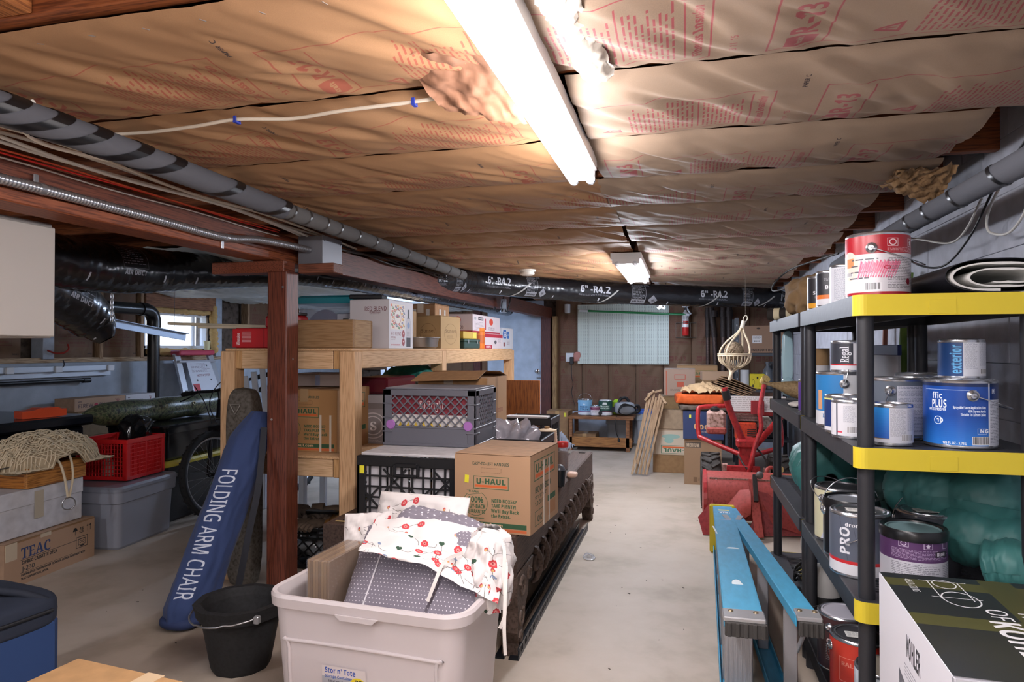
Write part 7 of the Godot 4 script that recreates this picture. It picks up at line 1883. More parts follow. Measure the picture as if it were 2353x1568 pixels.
	for k in 2:
		var fb := MB.new(); var kk := nz(70 + k, 1.0); var hh: float = [0.05, 0.09][k]
		fb.blob(V(0, hh * 0.5, 0), V([0.22, 0.24][k], hh * 0.55, 0.23), 0.35, 40, 16, 0.12, kk)
		single(["folded_blanket", "orange_cloth"][k], ["folded grey-brown blanket under the orange cloth on the cooler carton", "folded bright orange cloth on top of the cooler carton"][k], "cloth", fb, mat(["5d5148", "cf5a1f"][k], 0.85, 0.0, "mottle", 3.0, {"h": "h_fine", "hs": 0.1}), V(0.17 - 0.01 * k, 0.686 + 0.056 * k, -6.66))
	var kr := MB.new(); var n3 := nz(81, 1.0)
	kr.grid(func(u, v): return V(lerpf(-0.2, 0.20, u), 0.035 + 0.07 * sin(PI * u) * sin(PI * v) + 0.04 * n3.get_noise_2d(u * 7, v * 7), lerpf(-0.15, 0.17, v)), 20, 18)
	single("crumpled_kraft_paper", "crumpled cream kraft paper lying on the orange cloth", "paper", kr, mat("bfa27c", 0.8, 0.0, "", 1.0), V(0.17, 0.825, -6.62))
	for k in 7:
		var fs := MB.new(); fs.box(Vector3.ZERO, V(0.34, 0.008, 0.28), 0.001)
		single("flattened_carton", ["flattened carton at the bottom of the slanting pile on the orange cloth", "second flattened carton up in the slanting pile", "third flattened carton, its edge sticking right", "middle flattened carton of the slanting pile", "fifth flattened carton, nearest the rattan basket", "sixth flattened carton, tilted steeply", "topmost flattened carton of the slanting pile"][k], "cardboard", fs, kraft(["8b6d4e", "7d6044", "96785a"][k % 3]), V(0.40 + 0.012 * k, 0.862 + 0.012 * k, -6.72 - 0.01 * k), V(k % 2, -8 + k * 5, -17 - k * 0.8))
	o = thing("open_pale_box", "open shallow pale box tipped on the pile below the rattan basket", "carton", V(0.30, 0.955, -6.80), 4)
	for q in [[V(0, 0.04, 0.11), V(0.28, 0.08, 0.004)], [V(0, 0.04, -0.11), V(0.28, 0.08, 0.004)], [V(0.138, 0.04, 0), V(0.004, 0.08, 0.22)], [V(-0.138, 0.04, 0), V(0.004, 0.08, 0.22)], [V(0, 0.002, 0), V(0.28, 0.004, 0.22)]]:
		var w := MB.new(); w.box(q[0], q[1], 0.001); part(o, "panel", w, mat("8d7661", 0.8))
	basket()
	metal_shelf()
	tiller()
	# cardboard sheets standing behind the tiller
	for k in 3:
		var fs := MB.new(); fs.box(V(0, 0.26, 0), V(0.17 - 0.02 * k, 0.52, 0.008), 0.001)
		single("leaning_cardboard", ["brown cardboard sheet leaning behind the tiller beside the shelf post", "darker cardboard sheet behind the first, beside the shelf post", "narrow cardboard sheet at the back of the leaning group"][k], "cardboard", fs, kraft(["7a5a3a", "6a4c30", "846545"][k]), V(0.86 + 0.02 * k, 0.18, -5.3 - 0.06 * k), V(-8, 10, -12))
	var stk := MB.new(); stk.tube([V(0.95, 0.0, -5.0), V(1.02, 0.75, -5.25)], 0.016, 9); single("wooden_stick", "orange-brown wooden stick leaning beside the cardboard sheets", "stick", stk, mat("a8703a", 0.6))

func basket() -> void:
	var o := thing("rattan_basket", "pale rattan hanging basket with a woven ball inside", "hanging basket", V(0.415, 1.02, -6.0))
	var rt := mat("c9b79a", 0.6)
	for k in 4:
		var a := TAU * (k + 0.35) / 4.0
		var d := V(cos(a), 0, sin(a))
		var r := MB.new(); r.tube(spline([V(-0.04, -0.02, 0.02), d * 0.02 + V(-0.02, 0.05, 0), d * 0.09 + V(0, 0.10, 0), d * 0.135 + V(0.0, 0.20, 0), d * 0.10 + V(0.02, 0.29, 0), d * 0.03 + V(0.05, 0.37, 0), V(0.065, 0.44, 0)], 6), 0.0085, 8); part(o, "rib", r, rt)
	for k in 2:
		part(o, "hoop", ring_mb(0.135, 0.006, 32), rt, V(0, 0.19 - 0.012 * k, 0), V(90, 0, 0))
	var cg := MB.new()
	for k in 26:
		var a := TAU * k / 26.0; var d := V(cos(a), 0, sin(a))
		cg.tube(spline([d * 0.135 + V(0, 0.185, 0), d * 0.125 + V(0, 0.13, 0), d * 0.08 + V(0, 0.09, 0), d * 0.02 + V(0, 0.07, 0)], 4), 0.0035, 6)
	stuff(part(o, "cane_bowl", cg, rt))
	var hd := MB.new(); hd.tube([V(0.06, 0.41, 0), V(0.075, 0.47, 0)], 0.018, 10); hd.tube(spline([V(0.07, 0.46, 0), V(0.075, 0.50, 0), V(0.095, 0.515, 0), V(0.105, 0.49, 0), V(0.09, 0.46, 0)], 5), 0.0045, 7); part(o, "handle", hd, mat("cfc6b4", 0.6))
	var tl := MB.new(); tl.tube([V(-0.045, -0.03, 0.02), V(-0.02, 0.05, 0.01)], 0.014, 9); part(o, "tail", tl, rt)
	var cd := MB.new(); cd.tube([V(0.088, 0.515, 0), V(0.088, 0.92, 0)], 0.0012, 5); part(o, "hanging_cord", cd, mat("6f665a", 0.8))
	var bl := MB.new(); bl.blob(V(0, 0, 0), V(0.075, 0.075, 0.075), 1.0, 24, 14)
	for k in 20:
		var pts := []; var ax := V(sin(k * 2.4), cos(k * 1.7), sin(k * 0.9 + 1)).normalized(); var s := ax.cross(V(0.3, 1, 0.2)).normalized(); var t := ax.cross(s)
		for i in 20: pts.append((s * cos(TAU * i / 20) + t * sin(TAU * i / 20)) * 0.077)
		bl.tube(pts, 0.004, 5, false, true)
	single("woven_ball", "brown woven ball sitting in the rattan hanging basket", "ball", bl, mat("8d7a63", 0.9), V(0.41, 1.235, -6.0))

func metal_shelf() -> void:
	var o := thing("steel_shelf_unit", "grey slotted-steel shelf unit in the far right corner", "shelf", V(0.80, 0, -7.65))
	var st := mat("4a5058", 0.45, 0.5)
	for x in [-0.26, 0.26]:
		for z in [-0.20, 0.20]:
			var p := MB.new(); p.box(V(x, 0.79, z), V(0.038, 1.58, 0.003), 0.0); p.box(V(x + signf(x) * 0.018, 0.79, z - signf(z) * 0.018), V(0.003, 1.58, 0.038), 0.0); part(o, "post", p, st)
			if z > 0 and x < 0:
				for k in 36:
					var h := MB.new(); h.box(V(x, 0.1 + k * 0.04, z + 0.002), V(0.008, 0.018, 0.001), 0.0); part(o, "slot", h, mat("c9ccd2" if k % 2 else "15171a", 0.5))
	for y in [0.30, 0.815, 1.195]:
		var s := MB.new(); s.box(V(0, y, 0), V(0.54, 0.03, 0.42), 0.003); part(o, "tray", s, st)
	var c := cv(512, 360, "8a6f5c"); c.fill(130, 130, 110, 100, "cfd0d4"); c.bars(146, 190, 76, 30); c.fine(140, 140, 90, 40, "5a5a60", 8, 3); c.text("ANCHOR HOCKING", 100, 290, 44, "2f241f", "bold", 380, 2); c.oval(200, 30, 22, 12, "3a2f28")
	o = thing("glassware_carton", "brown glassware carton with an upside-down name and white label, on the steel shelf", "carton", V(0.80, 1.212, -7.62)); carton(o, V(0.44, 0.28, 0.36), kraft("8a6f5c"), {"front": printed(c.tex(), 0.75)}, {"tape": false})
	c = cv(300, 200, "d6c62c"); c.oval(60, 110, 30, 40, "6d6420", 6); c.oval(150, 50, 18, 18, "1a1a1c"); c.fill(30, 150, 50, 30, "3a3a20"); c.fine(180, 120, 90, 60, "9a8e24", 10, 4)
	o = thing("yellow_can", "square yellow can with a black cap on the middle of the steel shelf", "can", V(0.745, 0.832, -7.52)); var yb := MB.new(); yb.box(V(0, 0.08, 0), V(0.15, 0.16, 0.09), 0.008); part(o, "body", yb, mat("d6c62c", 0.35)); var yq := MB.new(); yq.quad(V(-0.072, 0.155, 0.0455), V(0.072, 0.155, 0.0455), V(0.072, 0.005, 0.0455), V(-0.072, 0.005, 0.0455)); part(o, "label", yq, printed(c.tex(), 0.35)); var yh := MB.new(); yh.tube([V(-0.04, 0.165, 0), V(0.04, 0.165, 0)], 0.004, 7); part(o, "handle", yh, st)
	for k in 2:
		var jm := MB.new(); jm.lathe([Vector2(0, 0), Vector2(0.055, 0), Vector2(0.058, 0.14), Vector2(0.045, 0.20), Vector2(0.018, 0.24), Vector2(0.018, 0.26), Vector2(0.022, 0.262), Vector2(0.022, 0.285), Vector2(0, 0.285)], 20)
		single("grey_jug", ["tall grey plastic jug behind the yellow can on the steel shelf", "dark grey jug deepest on the steel shelf, behind the first"][k], "jug", jm, mat(["5b626b", "3b4047"][k], 0.35), V(0.86 + 0.05 * k, 0.832, -7.60 - 0.10 * k))
	var wbm := MB.new(); wbm.lathe([Vector2(0, 0), Vector2(0.045, 0), Vector2(0.045, 0.2), Vector2(0, 0.2)], 18); single("white_roll", "white roll standing at the left end of the steel shelf's middle tray", "roll", wbm, mat("c3c6cb", 0.6), V(0.62, 0.832, -7.5))
	var dk := MB.new(); dk.box(V(0, 0.13, 0), V(0.42, 0.26, 0.3), 0.01); single("dark_bin", "dark bin on the lowest tray of the steel shelf", "bin", dk, mat("22252a", 0.5), V(0.8, 0.317, -7.65))

func tiller() -> void:
	var o := thing("rotary_tiller", "dusty red rotary garden tiller parked beyond the blue ladder", "garden tiller")
	var red := mat("a8262a", 0.4, 0.0, "rust", 3.0); var dusty := mat("a23f38", 0.6, 0.0, "rust", 4.0); var pink := mat("a9837b", 0.8, 0.0, "dirt", 4.0); var dark := mat("2b2422", 0.7, 0.0, "dirt", 6.0)
	# wheels
	for x in [0.20, 0.70]:
		var w := MB.new(); w.at(V(x, 0.215, -5.55), V(0, 0, 90)); w.lathe([Vector2(0.10, -0.065), Vector2(0.19, -0.075), Vector2(0.21, -0.045), Vector2(0.214, 0), Vector2(0.21, 0.045), Vector2(0.19, 0.075), Vector2(0.10, 0.065)], 36)
		for k in 18:
			var a := TAU * k / 18.0
			for sg in [-1.0, 1.0]:
				w.at(V(x + sg * 0.034, 0.215 + sin(a + sg * 0.08) * 0.213, -5.55 + cos(a + sg * 0.08) * 0.213), V(-rad_to_deg(a), 0, 0)); w.t.basis = w.t.basis * Basis(V(0, 0, 1), sg * 0.6); w.box(Vector3.ZERO, V(0.08, 0.024, 0.02), 0.004)
		part(o, "tyre", w, mat("3a3634", 0.85, 0.0, "dirt", 5.0))
		var hb := MB.new(); hb.at(V(x, 0.215, -5.55), V(0, 0, 90)); hb.lathe([Vector2(0, -0.05), Vector2(0.105, -0.045), Vector2(0.105, 0.045), Vector2(0, 0.05)], 24); part(o, "wheel_hub", hb, pink)
	# tine hood: curved cover between two end plates
	var hd := MB.new()
	hd.grid(func(u, v):
		var a: float = lerpf(-0.15, 0.78, v) * PI
		return V(lerpf(0.145, 0.80, u), 0.175 + 0.205 * sin(a), -5.04 + 0.205 * cos(a)), 20, 24, 1, 1, true)
	part(o, "tine_hood", hd, dusty)
	for x in [0.14, 0.80]:
		var ep := MB.new(); var poly := []
		for k in 17: poly.append(V2(-cos(PI * k / 16.0 * 0.95 - 0.15) * 0.212, 0.175 + sin(PI * k / 16.0 * 0.95 - 0.15) * 0.212))
		poly.append(V2(0.17, 0.06)); poly.append(V2(-0.15, 0.05))
		ep.t = Transform3D(Basis(V(0, 0, -1), V(0, 1, 0), V(1, 0, 0)), V(x, 0, -5.04)); ep.prism(poly, -0.012, 0.012); part(o, "end_plate", ep, red)
	var dc := MB.new(); dc.box(V(0.40, 0.335, -4.925), V(0.46, 0.04, 0.004), 0.001); part(o, "worn_decal", dc, pink, Vector3.ZERO, Vector3.ZERO, "dusty pale decal strip")
	for k in 3:
		var ts2 := MB.new(); ts2.bar([V(0.21, 0.345, -4.925), V(0.255, 0.27, -4.885), V(0.30, 0.275, -4.885)][k], [V(0.255, 0.27, -4.885), V(0.30, 0.275, -4.885), V(0.40, 0.315, -4.90)][k], 0.012, 0.003, V(0, 0, 1)); part(o, "peeling_strip", ts2, mat("d2cac4", 0.5))
	# tines under the hood
	for k in 6:
		var tn := MB.new(); var x := 0.20 + k * 0.11
		for e in 4:
			var a := TAU * e / 4.0 + k * 0.4
			tn.bar(V(x, 0.17, -5.04), V(x, 0.17 + sin(a) * 0.15, -5.04 + cos(a) * 0.15), 0.012, 0.03, V(1, 0, 0))
		part(o, "tine", tn, dark)
	# furrower: centre standard, two wings
	var cs := MB.new(); cs.bar(V(0.445, 0.37, -4.84), V(0.47, 0.03, -4.64), 0.055, 0.014, V(0, 0.3, 1)); part(o, "standard", cs, dusty)
	var cl := MB.new(); cl.bar(V(0.46, 0.40, -4.83), V(0.46, 0.24, -4.74), 0.028, 0.03, V(0, 0, 1)); part(o, "clamp", cl, dark)
	var kb := MB.new(); kb.blob(V(0.488, 0.405, -4.80), V(0.026, 0.026, 0.026), 1.0, 16, 10); part(o, "ball_knob", kb, mat("57504e", 0.5))
	for sg in [[V(0.43, 0.31, -4.80), V(0.30, 0.27, -4.88), V(0.21, 0.10, -4.80), V(0.30, 0.055, -4.72), V(0.425, 0.16, -4.72)], [V(0.475, 0.30, -4.79), V(0.60, 0.265, -4.86), V(0.84, 0.06, -4.86), V(0.80, 0.005, -4.80), V(0.56, 0.10, -4.72)]]:
		var wg := MB.new()
		wg.grid(func(u, v):
			var top: Vector3 = sg[0].lerp(sg[1], u) if u < 0.5 else sg[0].lerp(sg[1], 0.5).lerp(sg[2], (u - 0.5) * 2.0)
			var bot: Vector3 = sg[4].lerp(sg[3], u)
			return top.lerp(bot, v) + V(0, 0, 0.03 * sin(PI * v) - 0.02 * u), 14, 12)
		part(o, "furrow_wing", wg, dusty)
	for q in [[V(0.19, 0.23, -4.80), V(0.09, 0.10, -4.80), V(0.12, 0.005, -4.72), V(0.20, 0.01, -4.72)], [V(0.50, 0.22, -4.86), V(0.78, 0.20, -4.86), V(0.80, 0.02, -4.80), V(0.40, 0.0, -4.76)]]:
		var fl := MB.new(); fl.quad(q[0], q[1], q[2], q[3]); fl.quad(q[0] + V(0, 0, -0.008), q[3] + V(0, 0, -0.008), q[2] + V(0, 0, -0.008), q[1] + V(0, 0, -0.008)); part(o, "drag_flap", fl, mat("8c2d31", 0.55, 0.0, "rust", 4.0))
	# gearbox column and cross members
	var gx := MB.new(); gx.box(V(0.465, 0.42, -5.50), V(0.11, 0.30, 0.14), 0.015); gx.box(V(0.465, 0.53, -5.46), V(0.16, 0.07, 0.12), 0.015); part(o, "gearbox", gx, red)
	var cm := MB.new(); cm.box(V(0.43, 0.345, -5.36), V(0.24, 0.055, 0.02), 0.004); part(o, "cross_bar", cm, red)
	var sm := MB.new(); sm.box(V(0.46, 0.24, -5.40), V(0.10, 0.22, 0.06), 0.006); sm.box(V(0.30, 0.26, -5.38), V(0.04, 0.24, 0.05), 0.004); sm.box(V(0.60, 0.26, -5.38), V(0.05, 0.2, 0.05), 0.004); part(o, "linkage", sm, pink)
	# engine and tank
	var tk := MB.new(); tk.box(V(0.25, 0.665, -5.70), V(0.145, 0.18, 0.15), 0.02); part(o, "fuel_tank", tk, mat("b5958c", 0.75, 0.0, "dirt", 3.0))
	var tp := MB.new(); tp.box(V(0.25, 0.60, -5.69), V(0.152, 0.055, 0.152), 0.018); part(o, "tank_base", tp, mat("9b4a40", 0.7, 0.0, "rust", 4.0))
	var cp := MB.new(); cp.at(V(0.24, 0.757, -5.67)); cp.lathe([Vector2(0, 0), Vector2(0.036, 0), Vector2(0.036, 0.02), Vector2(0.02, 0.024), Vector2(0.018, 0.034), Vector2(0, 0.034)], 20); part(o, "fuel_cap", cp, mat("1e1b1b", 0.5))
	var en := MB.new(); en.box(V(0.475, 0.60, -5.72), V(0.16, 0.14, 0.16), 0.012); part(o, "engine_block", en, mat("c2401f", 0.5, 0.0, "rust", 4.0))
	for k in 7:
		var fn := MB.new(); fn.box(V(0.475, 0.685 + k * 0.009, -5.72), V(0.17, 0.004, 0.15), 0.0); part(o, "cooling_fin", fn, pink)
	for k in 4:
		var gr := MB.new(); gr.box(V(0.515, 0.565 + k * 0.017, -5.638), V(0.065, 0.007, 0.004), 0.0); part(o, "grille_slot", gr, dark)
	var mf := MB.new(); mf.box(V(0.62, 0.66, -5.74), V(0.11, 0.10, 0.12), 0.02); part(o, "air_filter", mf, mat("a9a49c", 0.6, 0.0, "dirt", 4.0))
	# tubes
	for q in [[[V(0.445, 0.52, -5.46), V(0.335, 0.80, -5.42), V(0.312, 0.90, -5.40)], 0.026, "handle_post", red], [[V(0.53, 0.52, -5.46), V(0.62, 0.64, -5.40), V(0.715, 0.78, -5.34)], 0.024, "handle_post", red], [[V(0.46, 0.28, -5.36), V(0.485, 0.40, -5.34), V(0.515, 0.53, -5.36), V(0.56, 0.66, -5.38), V(0.553, 0.78, -5.40), V(0.572, 0.90, -5.42), V(0.592, 1.00, -5.42)], 0.017, "shift_lever", red], [[V(0.43, 0.43, -5.52), V(0.16, 0.525, -5.66), V(0.115, 0.56, -5.70), V(0.11, 0.735, -5.74), V(0.145, 0.775, -5.76), V(0.33, 0.785, -5.80)], 0.019, "guard_loop", red], [[V(0.48, 0.42, -5.50), V(0.70, 0.47, -5.66), V(0.745, 0.52, -5.70), V(0.735, 0.70, -5.74), V(0.715, 0.77, -5.76)], 0.018, "guard_loop", red], [[V(0.56, 0.18, -5.20), V(0.575, 0.34, -5.22), V(0.60, 0.385, -5.24), V(0.655, 0.375, -5.26)], 0.013, "tine_lever", dusty], [[V(0.40, 0.44, -5.44), V(0.44, 0.37, -5.36), V(0.49, 0.33, -5.34)], 0.007, "cable", dark], [[V(0.53, 0.5, -5.44), V(0.60, 0.40, -5.40), V(0.57, 0.28, -5.36)], 0.007, "cable", dark]]:
		var tb := MB.new(); tb.tube(spline(q[0], 6), q[1], 10); part(o, q[2], tb, q[3])
	var gp := MB.new(); gp.tube([V(0.320, 0.865, -5.405), V(0.305, 0.935, -5.395)], 0.031, 14); part(o, "grip", gp, mat("201c1c", 0.5))
	var gt := MB.new(); gt.tube([V(0.306, 0.93, -5.395), V(0.302, 0.955, -5.392)], 0.022, 12); part(o, "grip_end", gt, red)
	for q in [V(0.594, 1.02, -5.42), V(0.668, 0.37, -5.27)]:
		var kn := MB.new(); kn.tube([q + V(-0.01, -0.02, -0.016), q + V(0.006, 0.01, 0.02)], 0.031, 18); part(o, "knob", kn, mat("b39a5c", 0.5, 0.0, "dirt", 8.0))
	var pn := MB.new(); pn.box(V(0.56, 0.745, -5.68), V(0.40, 0.05, 0.03), 0.006); part(o, "dash", pn, red)
	var c := cv(400, 120, "c4bdb9"); c.fine(6, 10, 388, 100, "98908c", 15, 5)
	var sg2 := MB.new(); sg2.box(Vector3.ZERO, V(0.42, 0.125, 0.012), 0.002); var sgn := part(o, "instruction_plate", sg2, mat("bdb6b2", 0.7), V(0.565, 0.815, -5.655), V(-12, 0, 0))
	var sq := MB.new(); sq.quad(V(-0.205, 0.06, 0.0065), V(0.205, 0.06, 0.0065), V(0.205, -0.06, 0.0065), V(-0.205, -0.06, 0.0065)); part(sgn, "print", sq, printed(c.tex(), 0.7))
	var rb := MB.new(); rb.box(V(0.56, 0.79, -5.63), V(0.10, 0.11, 0.012), 0.003); part(o, "shift_gate", rb, mat("8c1f24", 0.5))

func plastic_shelf(label: String, z0: float, z1: float, front: bool) -> void:
	var o := thing("plastic_shelf_unit", label, "shelf")
	var bk := mat("26272c", 0.5, 0.0, "", 1.0, {"h": "h_fine", "hs": 0.03}); var ye := mat("d2bd2e", 0.5)
	var L := z0 - z1; var cx := 0.68; var cz := (z0 + z1) * 0.5; var W := 0.46
	var tops := [1.397, 0.983, 0.568, 0.153]
	for y in tops:
		var lp := MB.new()
		var a := ringrect(W, L, y - 0.055, 0.03); var b := ringrect(W, L, y, 0.03); var c := ringrect(W - 0.008, L - 0.008, y + 0.001, 0.028); var d := ringrect(W - 0.14, L - 0.16, y - 0.001, 0.01); var e := ringrect(W - 0.14, L - 0.16, y - 0.012, 0.01)
		loft(lp, [a, b, c, d, e]); loft(lp, [ringrect(W - 0.01, L - 0.01, y - 0.012, 0.028), ringrect(W - 0.01, L - 0.01, y - 0.055, 0.028)])
		part(o, "tray", lp, bk, V(cx, 0, cz))
		var gr := MB.new(); var n := int((L - 0.16) / 0.022)
		for i in n: gr.box(V(cx, y - 0.006, cz - (L - 0.16) * 0.5 + (i + 0.5) * (L - 0.16) / n), V(W - 0.14, 0.01, 0.012), 0.0)
		gr.box(V(cx, y - 0.03, cz), V(0.02, 0.04, L - 0.1), 0.0)
		stuff(part(o, "tray_grille", gr, bk))
		for en in ([1.0, -1.0] if y < 1.3 else [1.0]):
			if en > 0 and not front: continue
			var yb := MB.new(); var pts := []
			var hx := W * 0.5 + 0.0015; var hz := L * 0.5 + 0.0015
			for k in 7: pts.append(V(-hx + 0.03 - cos(PI * 0.5 * k / 6.0) * 0.03, 0, (hz - 0.03 + sin(PI * 0.5 * k / 6.0) * 0.03) * en))
			for k in 7: pts.append(V(hx - 0.03 + sin(PI * 0.5 * k / 6.0) * 0.03, 0, (hz - 0.03 + cos(PI * 0.5 * k / 6.0) * 0.03) * en))
			for i in pts.size() - 1:
				var p0: Vector3 = pts[i] + V(cx, y + 0.001, cz); var p1: Vector3 = pts[i + 1] + V(cx, y + 0.001, cz); var dn := V(0, -0.057, 0)
				if en > 0: yb.quad(p0, p1, p1 + dn, p0 + dn)
				else: yb.quad(p1, p0, p0 + dn, p1 + dn)
			part(o, "end_band", yb, ye, Vector3.ZERO, Vector3.ZERO, "yellow end band")
			if en > 0:
				var tg := MB.new(); tg.box(V(cx - 0.02, y - 0.034, cz + hz + 0.0005), V(0.065, 0.036, 0.0015), 0.0005); part(o, "raised_tab", tg, ye)
	for x in [0.484, 0.876]:
		for z in [z0 - 0.042, z1 + 0.042]:
			for k in 4:
				var ps := MB.new(); var lo: float = tops[k + 1] if k < 3 else 0.0; var hi: float = tops[k] - 0.055
				ps.tube([V(x, lo, z), V(x, hi, z)], 0.0215, 18); part(o, "post", ps, bk)

func lab(base: String) -> Cv: return cv(1024, 384, base)
# columns of a wrap label seen from the aisle: x from 360 (left edge) to 600 (right)
func right_shelf() -> void:
	plastic_shelf("black plastic shelf unit with yellow end bands in the right foreground, loaded with paint cans", -2.0, -2.92, true)
	plastic_shelf("second black plastic shelf unit, behind the first along the right wall", -2.925, -3.91, false)
	var y1 := 1.3985; var y2 := 0.9845; var y3 := 0.5695; var y4 := 0.1545
	var o: Node3D
	# top tier
	var c := lab("d9d6da"); c.fill(0, 0, 1024, 120, "a8202c"); c.fill(0, 366, 1024, 18, "a8202c")
	c.frame(560, 24, 58, 52, 3, "e8dede"); c.oval(589, 50, 20, 20, "e8dede", 5); c.frame(690, 24, 48, 52, 3, "e8dede"); c.poly([V2(700, 52), V2(714, 34), V2(728, 52), V2(722, 52), V2(722, 68), V2(706, 68), V2(706, 52)], "e8dede"); c.fine(560, 84, 200, 34, "d8a8a8", 8, 3)
	c.oval(345, 190, 70, 96, "d8cbbf"); c.fill(322, 140, 60, 60, "cf8a5c"); c.bars(316, 230, 56, 30)
	for k in 4: c.fine(370 - k * 6, 150 + k * 40, 150, 14, "55555c", 30, 8)
	for k in 46: c.line(V2(430 + k * 4.5, 160 + (k * 37) % 30), V2(410 + k * 4.2, 280 - (k * 13) % 40), 7, ["e07a94", "d95f80", "e39ab0"][k % 3])
	c.fine(560, 150, 240, 200, "6a666c", 10, 3); c.oval(560, 210, 18, 12, "b8203a", 4); c.oval(690, 300, 16, 22, "8a1f33"); c.bars(450, 306, 80, 50)
	o = thing("paint_can", "red-topped white paint can with pink smears, on top of the near shelf corner", "paint can", V(0.556, y1, -2.20), -14); can(o, 0.085, 0.187, printed(c.tex(), 0.3), {"bail": 68.0, "ear": -10.0, "side": 1.0, "reach": 1.35, "ear_y": 0.76})
	c = lab("c9ccd4"); c.fine(380, 20, 240, 340, "7d8290", 11, 4)
	o = thing("quart_can", "pale grey label quart can beside the red paint can on the top tray", "paint can", V(0.535, y1, -2.475), -14); can(o, 0.055, 0.132, printed(c.tex(), 0.4))
	c = lab("25262c"); c.text("BLACK", 440, 130, 64, "d8d8dc"); c.fine(440, 60, 60, 30, "9a9aa2", 12, 5); c.fill(0, 260, 1024, 50, "cf6f2a"); c.fill(0, 310, 1024, 74, "cfcfd4")
	o = thing("quart_can", "black quart can with an orange band, middle of the row on the top tray", "paint can", V(0.515, y1, -2.62), -14); can(o, 0.053, 0.128, printed(c.tex(), 0.4))
	c = lab("26262b"); c.text("sealer", 410, 130, 80, "d8d8dc", "serif"); c.fill(0, 320, 1024, 64, "d99a2a"); c.fine(440, 230, 60, 40, "9a9aa2", 12, 5)
	o = thing("quart_can", "black quart can with a yellow-orange base band, farthest of the row on the top tray", "paint can", V(0.515, y1, -2.80), -14); can(o, 0.053, 0.128, printed(c.tex(), 0.4))
	var nb := nz(91, 1.0)
	var bg := MB.new(); bg.blob(V(0, 0.085, 0), V(0.10, 0.09, 0.15), 0.75, 34, 20, 0.35, nb); single("canvas_bag", "crumpled tan canvas bag lying on the far shelf's top tray", "bag", bg, mat("8a6f4c", 0.85, 0.0, "mottle", 3.0), V(0.55, y1, -3.18), V(0, 12, 0))
	var cr := MB.new()
	for k in 9: cr.at(V(0, 0.028, -0.12 + k * 0.03), V(90, 0, 0)); cr.lathe([Vector2(0.0, -0.014), Vector2(0.030, -0.014), Vector2(0.030, 0.014), Vector2(0.0, 0.014)], 20)
	o = thing("checkered_roll", "small rolled black and cream checkered cloth at the far end of the top tray", "cloth roll", V(0.53, y1, -3.62), 70)
	for k in 8:
		var q := MB.new(); q.at(V(0, 0.031, -0.105 + k * 0.03), V(90, 0, 0)); q.lathe([Vector2(0.0, -0.0145), Vector2(0.030, -0.0145), Vector2(0.030, 0.0145), Vector2(0.0, 0.0145)], 20); part(o, "band", q, mat("d8cfae" if k % 2 else "2b2724", 0.8))
	# rolled mat
	o = thing("rolled_mat", "rolled black and white vinyl mat with its spiral end toward us, on the top tray", "rolled mat", V(0.80, y1, -2.04))
	for e in [[0.128, 0.043, 2.1, 0.0075, "dcdcd8", 0.0], [0.1305, 0.0455, 1.0, 0.0024, "1b1b20", -0.002]]:
		var outer := []; var inner := []
		for k in 90:
			var s := k / 89.0; var a: float = -PI * 0.5 - s * e[2] * TAU
			var f: float = s * e[2] / 2.1 if e[2] > 1.5 else 0.0
			var d := V2(signf(cos(a)) * pow(absf(cos(a)), 0.8) * e[0] * (1.0 - 0.5 * f), sin(a) * e[1] * (1.0 - 0.64 * f))
			var ctr := V2(0.01 + (0.02 * s if e[2] > 1.5 else 0.0), 0.0482 - 0.006 * f)
			outer.append(ctr + d); inner.append(ctr + d * (1.0 - e[3] / d.length()))
		var rb := MB.new()
		for k in 89:
			var q := [outer[k], outer[k + 1], inner[k + 1], inner[k]]; var p := []
			for z in [e[5], -0.62]:
				for w in q: p.append(V(w.x, w.y, z))
			rb.quad(p[0], p[1], p[2], p[3]); rb.quad(p[0], p[4], p[5], p[1]); rb.quad(p[3], p[2], p[6], p[7])
		part(o, "vinyl_layer" if e[4] != "1b1b20" else "black_face", rb, mat(e[4], 0.35))
	# second tier
	c = lab("17479a"); for k in 16: c.fill(0, 384 - k * 12 - 12, 1024, 12, Color("2f7ed8").lerp(Color("17479a"), k / 15.0).to_html(false))
	c.fill(0, 0, 1024, 20, "1a2a52"); c.text("ffic", 376, 44, 54, "e4e8f0", "bold", 60); c.text("PLUS", 372, 84, 70, "f0f2f6", "bold", 84); c.fill(330, 40, 250, 3, "aebfe0"); c.text("WATERPROOFER", 356, 150, 24, "e4e8f0", "bold", 96); c.oval(410, 234, 22, 26, "d8e4f4", 4); c.text("10", 398, 214, 30, "f0f2f6")
	c.text("Sprayable! Saves Application Time", 478, 134, 22, "e4e8f0", "bold", 150); c.text("100% Styrene Acrylic", 540, 156, 22, "e4e8f0", "bold", 88); c.text("Tintable To Custom Colors", 510, 178, 22, "e4e8f0", "bold", 118)
	c.frame(584, 276, 46, 34, 2, "c9d4e8"); c.text("NG", 590, 272, 30, "e4e8f0"); c.text("126 FL OZ - 3.73 L", 430, 356, 22, "f0f2f6", "bold", 110); c.bars(560, 326, 82, 52); c.fill(640, 0, 8, 384, "e4e8f0"); c.fill(652, 20, 100, 80, "12306e"); c.fill(648, 100, 130, 284, "c9cdd8"); c.fine(652, 108, 120, 260, "6a7080", 9, 3); c.frame(664, 34, 24, 28, 2, "e4e8f0"); c.text("BB", 665, 34, 22, "e4e8f0", "bold", 20)
	o = thing("paint_can", "large blue waterproofer can at the front of the second tray", "paint can", V(0.742, y2, -2.125), -18); can(o, 0.087, 0.182, printed(c.tex(), 0.28), {"bail": 72.0, "ear": 18.0, "reach": 1.3, "ear_y": 0.78})
